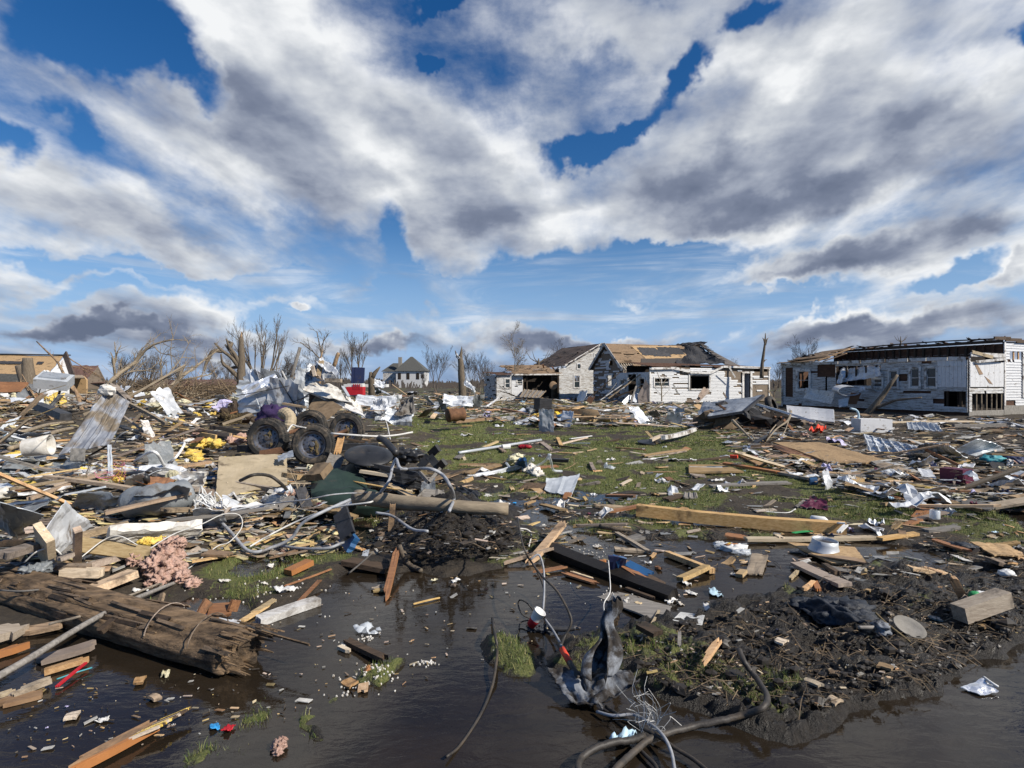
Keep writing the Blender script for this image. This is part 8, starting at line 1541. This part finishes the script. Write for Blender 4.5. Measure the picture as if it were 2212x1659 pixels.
panel('E', [(-20, 1050, .03), (345, 1045, .03), (210, 1000, .04), (-20, 1000, .04)], .03, 'ply_brown', 'flat brown door panel lying on the grass', 'flat_board', 'door', .005); board('E', (-20, 1012, .06), (205, 1012, .06), .03, .02, 'galv_metal', 'silver rail lying on the flat door panel', 'rail', 'rail'); panel('E', [(1210, 1000, .05), (1400, 1050, .04), (1460, 1035, .05), (1290, 985, .08)], .03, 'ply_brown', 'brown board piece below the silver sheets', 'board_piece', 'board', .02); panel('E', [(960, 1075, .03), (1080, 1080, .03), (1050, 1030, .1), (990, 1020, .1)], .02, 'ply_brown', 'curled brown board left of the water jug', 'board_piece', 'board', .05, seed=4)
panel('E', [(1470, 800, .1), (1650, 815, .1), (1720, 795, .2), (1530, 780, .2)], .02, 'osb_board', 'tan board behind the silver sheets', 'board_piece', 'board', .02); board('E', (1685, 1058, .12), (1842, 1075, .12), .22, .22, 'maroon', 'maroon block lying near the right edge', 'foam_block', 'block', jag=0)
lumps('E', [(2000, 960, .08, .15), (2050, 955, .08, .13), (1975, 965, .05, .1)], 'turquoise', 'turquoise cloth bundle below the bent silver sheet', 'cloth_bundle', 'cloth', 93, .4, sq=(1.3, 1, .6)); lumps('E', [(2130, 965, .08, .16), (2180, 970, .05, .13)], 'navy', 'dark blue cloth at the right edge', 'cloth_bundle', 'cloth', 95, .6)
mb = MB(); mb.tube([G('E', 785, 1108, .05), G('E', 833, 1108, .05)], .065, 'blue_paint', 14); one(mb, 'blue_jar', 'blue jar lying on the grass', 'jar'); board('E', (250, 940, .04), (310, 942, .04), .10, .06, 'red_label', 'small red-orange object on the grass', 'red_tool', 'tool'); scrap('E', 840, 760, .3, 'red_label', 'bright red cloth before the white board', 'cloth_scrap', 'cloth', .2, 4, .8); scrap('E', 960, 838, .22, 'lilac', 'lilac cloth behind the huge tan sheet', 'cloth_scrap', 'cloth', .1, 5, .8)
lumps('E', [(1290, 1045, .06, .10), (1330, 1045, .06, .09), (1250, 1045, .04, .07)], 'clear_plastic', 'clear crushed water jug near the middle right', 'water_jug', 'jug', 97, .3); lumps('E', [(1080, 1030, .03, .05), (1110, 1032, .03, .05)], 'clear_plastic', 'small clear bottle left of the water jug', 'bottle', 'bottle', 99, .2); lumps('E', [(1580, 975, .08, .08)], 'clear_plastic', 'clear ball-like bottle below the silver sheets', 'bottle', 'bottle', 100, .1)
mb = MB(); mb.tube([G('E', 2065, 1065, .05), G('E', 2085, 1063, .05), G('E', 2140, 1070, .05)], [.02, .06, .06], 'clear_plastic', 10); one(mb, 'bottle', 'clear bottle lying right of the maroon block', 'bottle', smooth=True)
panel('E', [(720, 1275, .02), (905, 1300, .02), (900, 1240, .08), (790, 1195, .12)], .008, 'maroon', 'maroon torn cloth on the muddy grass', 'torn_cloth', 'cloth', .05, 2, seed=6, jag=.15); panel('E', [(680, 1275, .02), (800, 1285, .02), (830, 1245, .05), (740, 1240, .05)], .01, 'grey_wood', 'grey flap beside the maroon cloth', 'felt_flap', 'felt', .03, seed=7, jag=.1)
scrap('E', 1880, 1188, .17, 'lilac', 'white-lilac flat bottle shape on the right grass', 'plastic_scrap', 'plastic', .03, 7, .4); scrap('E', 1455, 1260, .13, 'paper', 'white paper strip on the right grass', 'paper_scrap', 'scrap', .02, 8, .4); mb = MB(); mb.tube([G('E', 1630, 1270, .04), G('E', 1655, 1275, .04)], .04, 'white_plastic', 12); one(mb, 'white_cup', 'white cup lying near the right edge', 'cup')
for i_, pts in enumerate(([(270, 700, .5), (330, 760, .3), (400, 830, .1), (440, 865, .03)], [(660, 640, .6), (640, 700, .4), (560, 760, .2), (480, 860, .03)], [(480, 860, .03), (520, 780, .4), (560, 730, .5)], [(430, 860, .03), (400, 800, .2), (370, 790, .3)], [(490, 850, .05), (600, 800, .3), (650, 690, .6)])): wire('E', pts, .045 if i_ < 2 else .02, 'bark_pale', ('branch falling from the wreck to the grass', 'pale branch rising right to the white board', 'thin root curl before the wreck', 'small twig left of the wreck roots', 'thin pale branch behind the root curl')[i_], 'branch', 'branch', r1=.012)
# --- far middle: fair-ground things beyond the heap
t = thing('red_white_cart', 'small red and white cart standing in the far rubble', 'cart', at(775, 42)); mb = MB(); mb.box(W('B', 1060, 640, 42), (1.2, .8, .6), 'red_plastic'); fin(mb, 'base', t); mb = MB(); mb.box(W('B', 1062, 606, 42), (1.1, .7, .5), 'white_plastic')
for i in range(4): mb.box(W('B', 1040 + i * 17, 606, 41.6), (.07, .04, .4), 'red_plastic')
fin(mb, 'rail', t)
for x, l_ in ((1060, 'left'), (1088, 'right')): mb = MB(); mb.box(W('B', x, 562, 46), (.75, .3, 2.3), 'navy', Euler((0, .05, .1)).to_matrix()); one(mb, 'blue_hoarding', l_ + ' one of two upright dark blue panels behind the red cart', 'panel')
mb = MB(); mb.box(W('B', 1150, 596, 43), (3.2, .9, .22), 'white_plastic'); one(mb, 'white_counter', 'long white counter right of the red cart', 'counter')
for i_, (x0, y0, x1, y1, m_, l_) in enumerate(((1190, 560, 1300, 600, 'sheet_white', 'curled white sheet left of the far white house'), (1190, 790, 1340, 770, 'sheet_white', 'dented white sheet right of the tyres'), (1400, 820, 1550, 760, 'grey_wood', 'grey sheet standing right of the dented white one'), (1230, 850, 1540, 880, 'galv_metal', 'crumpled silver sheet on the ground right of the tyres'), (1110, 860, 1340, 850, 'sheet_white', 'straight white gutter right of the tyres'), (1060, 720, 1400, 750, 'sheet_white', 'long white sheet in the middle distance'), (1800, 720, 2050, 735, 'sheet_white', 'curved white sheet below the lone trunk'), (1980, 570, 2070, 640, 'galv_metal', 'bent silver sheet behind the lone trunk'))):
    d = 40 if y0 < 650 else 24 if y0 < 740 else 17; a_, b_ = W('B', x0, y0, d), W('B', x1, y1, d); up_ = Vector((0, .4, .5)) * (.9 if i_ not in (4,) else .3); mb = MB(); mb.quad([a_ - up_ * .4, b_ - up_ * .4, b_ + up_ * .6, a_ + up_ * .6], .01, m_, 16, 10, .22, 1.6, .0, 4, 110 + i_, .06); one(mb, 'bent_sheet', l_, 'metal sheet')
# --- far left: silver box, brown carton, flooring
mb = MB(); a_ = W('A', 460, 560, 24); M_ = Euler((.35, .12, .4)).to_matrix(); mb.box(a_, (1.15, .9, .42), 'galv_metal', M_); mb.box(a_ + Vector((0, 0, .24)), (.9, .65, .05), 'sheet_grey', M_); one(mb, 'silver_box', 'silver box-shaped duct before the stripped roof', 'box')
mb = MB(); a_ = W('A', 60, 600, 20); mb.quad([a_ + Vector((-1, 0, -.25)), a_ + Vector((.45, 0, -.2)), a_ + Vector((.5, .3, .12)), a_ + Vector((-1, .3, .16))], .04, 'red_wood', 6, 4, .05); one(mb, 'cabinet_board', 'red-brown cabinet panel at the far left edge', 'panel')
mb = MB()
for x in (365, 400): mb.tube([W('A', x, 530, 26), W('A', x + 3, 480, 26)], .05, 'white_plastic', 6)
mb.tube(spline([W('A', 365, 485, 26), W('A', 375, 472, 26), W('A', 392, 490, 26), W('A', 400, 472, 26), W('A', 412, 485, 26)], 3), .05, 'white_plastic', 6); one(mb, 'plastic_chair', 'white curved plastic chair back above the silver box', 'chair')

# ---------------------------------------------------------------- scattered debris, piece by piece; the smallest left over as litter
rnd = random.Random(99)
def rz(poly_d, zmax=0.):
    """a random point of the photograph inside a polygon of it"""
    xs = [p[0] for p in poly_d]; ys = [p[1] for p in poly_d]
    while True:
        u, v = rnd.uniform(min(xs), max(xs)), rnd.uniform(min(ys), max(ys)); ins = False; n = len(poly_d)
        for i in range(n):
            x0, y0 = poly_d[i]; x1, y1 = poly_d[(i + 1) % n]
            if (y0 > v) != (y1 > v) and u < (x1 - x0) * (v - y0) / (y1 - y0) + x0: ins = not ins
        if ins: return u, v
ZONES = {'left': [(-40, 868), (300, 872), (560, 885), (820, 890), (900, 960), (930, 1050), (840, 1080), (640, 1115), (430, 1125), (200, 1130), (-40, 1110)],
         'near': [(-20, 1110), (450, 1115), (760, 1100), (700, 1200), (430, 1210), (250, 1230), (-20, 1250)],
         'farleft': [(-30, 838), (260, 846), (560, 862), (700, 870), (820, 890), (300, 880), (-30, 880)],
         'belt': [(700, 845), (1100, 848), (1400, 868), (1680, 875), (1700, 905), (1500, 925), (1150, 915), (800, 895), (700, 880)],
         'lawn': [(800, 900), (1150, 915), (1500, 925), (1650, 1000), (2000, 1100), (2240, 1130), (2240, 1180), (1500, 1150), (1200, 1110), (930, 1060), (880, 980)],
         'right': [(1520, 905), (1700, 890), (2240, 905), (2240, 1110), (1950, 1090), (1650, 1010), (1560, 950)],
         'mud': [(850, 1050), (1100, 1040), (1400, 1090), (1700, 1150), (2230, 1180), (2230, 1230), (1800, 1260), (1400, 1230), (1100, 1210), (850, 1200), (560, 1200), (700, 1120)],
         'bank': [(1300, 1380), (1500, 1340), (1750, 1280), (2230, 1240), (2230, 1360), (2000, 1480), (1740, 1540), (1450, 1490)],
         'water': [(560, 1290), (1150, 1230), (1450, 1240), (1850, 1180), (2000, 1220), (1600, 1300), (1200, 1380), (900, 1480), (600, 1560), (250, 1640), (0, 1640), (0, 1480), (400, 1460), (560, 1400)]}
WHERE = {'near': 'in the near rubble above the dark timber', 'left': 'in the heap left of the grass', 'farleft': 'in the far rubble at the left', 'belt': 'in the belt of rubble before the houses', 'lawn': 'on the open grass', 'right': 'in the rubble at the right', 'mud': 'on the churned mud', 'bank': 'on the mud bank', 'water': 'in the shallow water'}
def euler_mat(a, b, c): return Euler((a, b, c)).to_matrix().to_4x4()
PROT = {}
def proto(kind, mt, i):
    k = (kind, mt, i)
    if k in PROT: return PROT[k]
    r = random.Random(hash((kind, i)) % 9999 if 0 else i * 31 + len(kind) * 7 + len(mt)); mb = MB()
    if kind == 'plank': vs, fs = plank_geo(1, r.uniform(.06, .11), r.uniform(.02, .04), r.uniform(.02, .10), r); mb.add(vs, fs, mt)
    elif kind == 'lath': vs, fs = plank_geo(1, r.uniform(.025, .05), .012, .2, r, 3); mb.add(vs, fs, mt)
    elif kind == 'board': vs, fs = plank_geo(1, r.uniform(.35, .6), .02, .12, r, 8); mb.add(vs, fs, mt)
    elif kind == 'sheet': mb.quad([(-.5, -.35, 0), (.5, -.3, 0), (.45, .35, 0), (-.5, .3, 0)], .008, mt, 8, 8, r.uniform(.04, .17), 1.3, .03 if i % 2 else 0, 5, i * 3 + 1, .12)
    elif kind == 'siding': mb.quad([(-.5, -.07, 0), (.5, -.06, 0), (.5, .07, 0), (-.48, .07, 0)], .008, mt, 10, 3, r.uniform(.02, .12), 2, 0, 5, i * 5 + 2, .06)
    elif kind == 'wool': mb.lump((0, 0, 0), .35, mt, .8, 2.4, i + 4, 9, sq=(1.3, 1, .5))
    elif kind == 'paper': mb.quad([(-.4, -.3, 0), (.4, -.3, 0), (.4, .3, 0), (-.4, .3, 0)], .01, mt, 6, 6, .35, 2.2, 0, 5, i * 7, .15)
    elif kind == 'branch':
        p = Vector((-.5, 0, 0)); grow(mb, p, (1, r.uniform(-.3, .3), .05), 1, .022, 2, r, mt, .5, .15, .0, 4, (2, 3), .5, 4)
    me = bpy.data.meshes.new(kind); me.from_pydata([tuple(v) for v in mb.v], [], mb.f); me.materials.append(MATS[mt]); me.update(); PROT[k] = me; return me
NAMES = {'plank': ('plank', 'plank'), 'lath': ('lath', 'lath'), 'board': ('board_piece', 'board'), 'sheet': ('metal_scrap', 'metal scrap'), 'siding': ('siding_piece', 'siding'), 'wool': ('insulation_tuft', 'insulation'), 'paper': ('paper_scrap', 'scrap'), 'branch': ('branch', 'branch')}
ADJ = {'plank': 'loose broken plank', 'lath': 'thin splintered lath', 'board': 'torn piece of board', 'sheet': 'crumpled metal scrap', 'siding': 'loose strip of siding', 'wool': 'tuft of insulation', 'paper': 'small pale scrap', 'branch': 'bare broken branch'}
KEEP = [(840, 1095, 1115, 1205, 5), (430, 895, 915, 1085, 11.5), (120, 840, 290, 1010, 11), (-40, 1070, 175, 1225, 6.5), (160, 1110, 450, 1300, 6.5), (140, 1045, 425, 1125, 7.5), (1640, 950, 1925, 1010, 12), (1850, 930, 2190, 1000, 15), (1360, 1080, 1850, 1150, 7), (760, 1060, 1120, 1110, 7), (640, 830, 800, 905, 14), (1530, 855, 1700, 930, 20), (1040, 1090, 1110, 1200, 6), (1270, 1000, 1320, 1060, 9), (1170, 1030, 1260, 1070, 9)]
def kept(u, v, y): return any(a < u < c and b < v < d and rnd.random() < .93 for a, b, c, d, e in KEEP)
def scatter(kind, zone, n, mts, smin, smax, hi=.0, tilt=.12, var=5, orient=None):
    for _ in range(n):
        u, v = rz(ZONES[zone]); h = rnd.random() ** 2 * hi
        while kept(u, v, 0): u, v = rz(ZONES[zone])
        if zone == 'mud' and rnd.random() < .7 and (lambda q: tz(q.x, q.y) < -.01)(P(u, v)): continue
        h *= min(1, 120 / max(v - 840, 1)) if zone == 'left' else 1
        p = G('D', u, v, h); mt = rnd.choice(mts); me = proto(kind, mt, rnd.randrange(var)); L = rnd.uniform(smin, smax) * (min(1, .35 + p.y * .065) if p.y < 14 else min(1 + (p.y - 14) * .025, 2.2))
        o = bpy.data.objects.new(NAMES[kind][0], me); C.objects.link(o); a = rnd.uniform(0, 3.14) if orient is None or rnd.random() < .3 else rnd.gauss(orient, .35)
        o.location = (p.x, p.y, max(p.z, 0) + .015); o.rotation_euler = (rnd.gauss(0, tilt * .6), rnd.gauss(0, tilt if h < .1 else tilt * 2), a)
        k = L if kind in ('sheet', 'wool', 'paper', 'board', 'branch') else None; o.scale = (L, k if k else rnd.uniform(.8, 1.6) * (1 + (p.y > 20) * .5), k if k and kind != 'board' else 1)
        tag(o, ADJ[kind] + ' ' + WHERE[zone], NAMES[kind][1], NAMES[kind][0].replace('_', ' ') + 's ' + WHERE[zone])
WD = ['pine_wood', 'pine_wood', 'old_wood', 'old_wood', 'dark_wood', 'red_wood', 'grey_wood']; WL = ['pine_wood', 'pine_wood', 'old_wood', 'ply_brown']
for z, n, hi, a, b in (('left', 68, .55, .5, 1.8), ('farleft', 30, .9, .8, 2.0), ('belt', 42, .35, .7, 2.2), ('lawn', 15, .0, .3, .9), ('right', 30, .2, .5, 1.6), ('mud', 12, .0, .2, .6)): scatter('plank', z, n, WD if z != 'belt' else WL, a, b, hi, orient=.1)
for z, n, hi, a, b in (('left', 60, .4, .3, 1.2), ('near', 16, .05, .3, 1.1), ('belt', 30, .2, .5, 1.5), ('lawn', 60, 0, .15, .8), ('right', 45, .12, .3, 1.2), ('mud', 45, 0, .08, .5), ('bank', 10, 0, .05, .2), ('water', 10, 0, .05, .2)): scatter('lath', z, n, WL, a, b, hi, .06)
for z, n, hi, a, b in (('left', 38, .35, .2, .6), ('near', 8, .05, .2, .45), ('farleft', 30, .9, .5, 1.2), ('belt', 30, .3, .4, 1.0), ('lawn', 18, 0, .12, .35), ('right', 40, .15, .2, .6), ('mud', 24, 0, .08, .25)): scatter('board', z, n, ['ply_brown', 'osb_board', 'old_wood', 'tar_paper', 'red_wood', 'grey_wood'], a, b, hi, .2)
for z, n, hi, a, b in (('left', 45, .4, .25, .7), ('farleft', 25, 1.1, .5, 1.2), ('belt', 45, .4, .4, 1.1), ('lawn', 5, 0, .1, .25), ('right', 26, .15, .15, .5), ('mud', 5, 0, .08, .2)): scatter('sheet', z, n, ['sheet_white', 'galv_metal', 'sheet_grey', 'sheet_white', 'grey_tarp'], a, b, hi, .35)
for z, n, hi, a, b in (('left', 50, .35, .3, 1.1), ('farleft', 30, .8, .5, 1.4), ('belt', 40, .25, .5, 1.5), ('lawn', 18, 0, .15, .6), ('right', 40, .15, .3, 1.2)): scatter('siding', z, n, ['white_wood', 'white_paint', 'sheet_white'], a, b, hi, .15)
for z, n, hi, a, b in (('left', 46, .35, .15, .42), ('farleft', 40, .9, .3, .8), ('belt', 14, .2, .2, .5), ('right', 8, .1, .12, .3), ('mud', 6, 0, .05, .12)): scatter('wool', z, n, ['yellow_wool', 'pale_wool', 'pale_wool', 'pink_wool'] if z != 'farleft' else ['pale_wool', 'yellow_wool'], a, b, hi, .3)
for z, n, hi, a, b in (('left', 50, .3, .08, .25), ('farleft', 45, .8, .3, .7), ('belt', 35, .2, .2, .5), ('lawn', 20, 0, .05, .14), ('right', 45, .12, .08, .25), ('mud', 22, 0, .03, .09), ('bank', 6, 0, .02, .05), ('water', 10, 0, .015, .04)): scatter('paper', z, n, ['paper', 'paper', 'foam_white', 'foam_white', 'white_plastic', 'white_paint', 'lilac', 'pale_blue', 'maroon', 'navy', 'tar_paper', 'tar_paper'], a, b, hi, .4)
for z, n, hi, a, b in (('left', 30, .25, .3, .9), ('farleft', 30, .8, 1., 3.), ('belt', 14, .2, .7, 2.), ('lawn', 6, 0, .2, .5), ('right', 14, .1, .3, .8), ('mud', 8, 0, .1, .35), ('bank', 4, 0, .06, .15)): scatter('branch', z, n, ['bark_pale', 'bark', 'bare_limb'], a, b, hi, .2)
def litter(name, label, n, zones, mts, fn):
    mb = MB()
    for i in range(n):
        zn = rnd.choice(zones); u, v = rz(ZONES[zn]); hi = {'left': .25, 'farleft': .7, 'belt': .22, 'right': .12}.get(zn, 0); k_ = zn in ('left', 'near', 'mud') and kept(u, v, 0)
        if k_ and rnd.random() < .5: continue
        if zn in ('mud', 'right') and rnd.random() < .8 and (lambda q: tz(q.x, q.y) < -.01)(P(u, v)): continue
        p = G('D', u, v, 0 if k_ else rnd.random() ** 2.5 * hi * min(1, 90 / max(v - 860, 1)))
        p.z = max(p.z, 0) + .006; s = 1 if p.y < 9 else 1 + (p.y - 9) * .045; fn(mb, p, s, rnd.choice(mts))
    return tag(mb.build(name), label, 'debris', kind='stuff')
def chip(mb, p, s, mt):
    a = rnd.uniform(0, 3.14) if rnd.random() < .5 else rnd.gauss(.1, .4); l = rnd.lognormvariate(-2.6, .7) * s; l = min(l, .7, .05 + .013 * p.y); w_ = l * rnd.uniform(.10, .45); d = Vector((math.cos(a), math.sin(a), rnd.gauss(0, .12))) * l; e_ = Vector((-math.sin(a), math.cos(a), rnd.gauss(0, .15))) * w_; h = Vector((0, 0, max(.004, l * .06)))
    j = rnd.uniform(.5, 1)
    mb.add([p - d - e_, p + d * j - e_, p + d + e_ * j, p - d * j + e_, p - d - e_ + h, p + d * j - e_ + h, p + d + e_ * j + h, p - d * j + e_ + h], [(3, 2, 1, 0), (4, 5, 6, 7), (0, 1, 5, 4), (1, 2, 6, 5), (2, 3, 7, 6), (3, 0, 4, 7)], mt)
def twig(mb, p, s, mt):
    a = rnd.uniform(0, 6.28); l = rnd.uniform(.08, .35) * s; d = Vector((math.cos(a), math.sin(a), rnd.uniform(-.05, .3))) * l; b = Vector((rnd.uniform(-.2, .2), rnd.uniform(-.2, .2), rnd.uniform(0, .2))) * l; mb.tube([p - d * .5, p + b, p + d * .5 + b * .5], [.0035 * s, .003 * s, .0015 * s], mt, 3)
LW = ['litter_wood', 'litter_wood', 'litter_wood', 'litter_pale', 'litter_pale', 'litter_grey', 'litter_dark']
litter('wood_litter', 'dense litter of splinters and torn scraps in the left heap', 11000, ['left'] * 6 + ['farleft'] * 3 + ['near'], LW + ['litter_yellow'], chip)
litter('rubble_litter', 'dense litter of splinters and scraps before the houses', 6500, ['belt', 'belt', 'right'], LW, chip)
litter('ground_litter', 'thin litter of chips and crumbs on grass and mud', 4600, ['lawn', 'mud', 'right', 'right', 'mud'], LW + ['litter_dark', 'litter_dark'], lambda mb, p, s, mt: chip(mb, p, s * .38, mt))
litter('floating_litter', 'fine chips and straw floating on the water and stuck in the mud', 1100, ['water', 'bank', 'bank'], ['litter_wood', 'litter_pale', 'litter_dark', 'litter_wood'], lambda mb, p, s, mt: chip(mb, p, s * .10, mt))
litter('twig_litter', 'fine twigs strewn through the debris', 4200, ['left', 'mud', 'lawn', 'right', 'bank', 'belt', 'mud'], ['litter_twig'], lambda mb, p, s, mt: twig(mb, p, s * .7, mt))
mm, nt, b = nmat('mud_clod'); b.inputs['Base Color'].default_value = (.022, .017, .012, 1); b.inputs['Roughness'].default_value = .5
# crumbs of turned-up soil
mb = MB()
for i in range(2600):
    u, v = rz(ZONES['bank'] if i % 2 else gp_('D', [(820, 1110), (1010, 1095), (1110, 1120), (1110, 1200), (900, 1215), (780, 1180)])); p = G('D', u, v, 0); mb.lump(p, rnd.lognormvariate(-4.4, .5), 'mud_clod', .5, 2, i, 3, sq=(1.2, 1, .7))
tag(mb.build('mud_clods'), 'small clods of black turned-up mud', 'mud', kind='stuff')
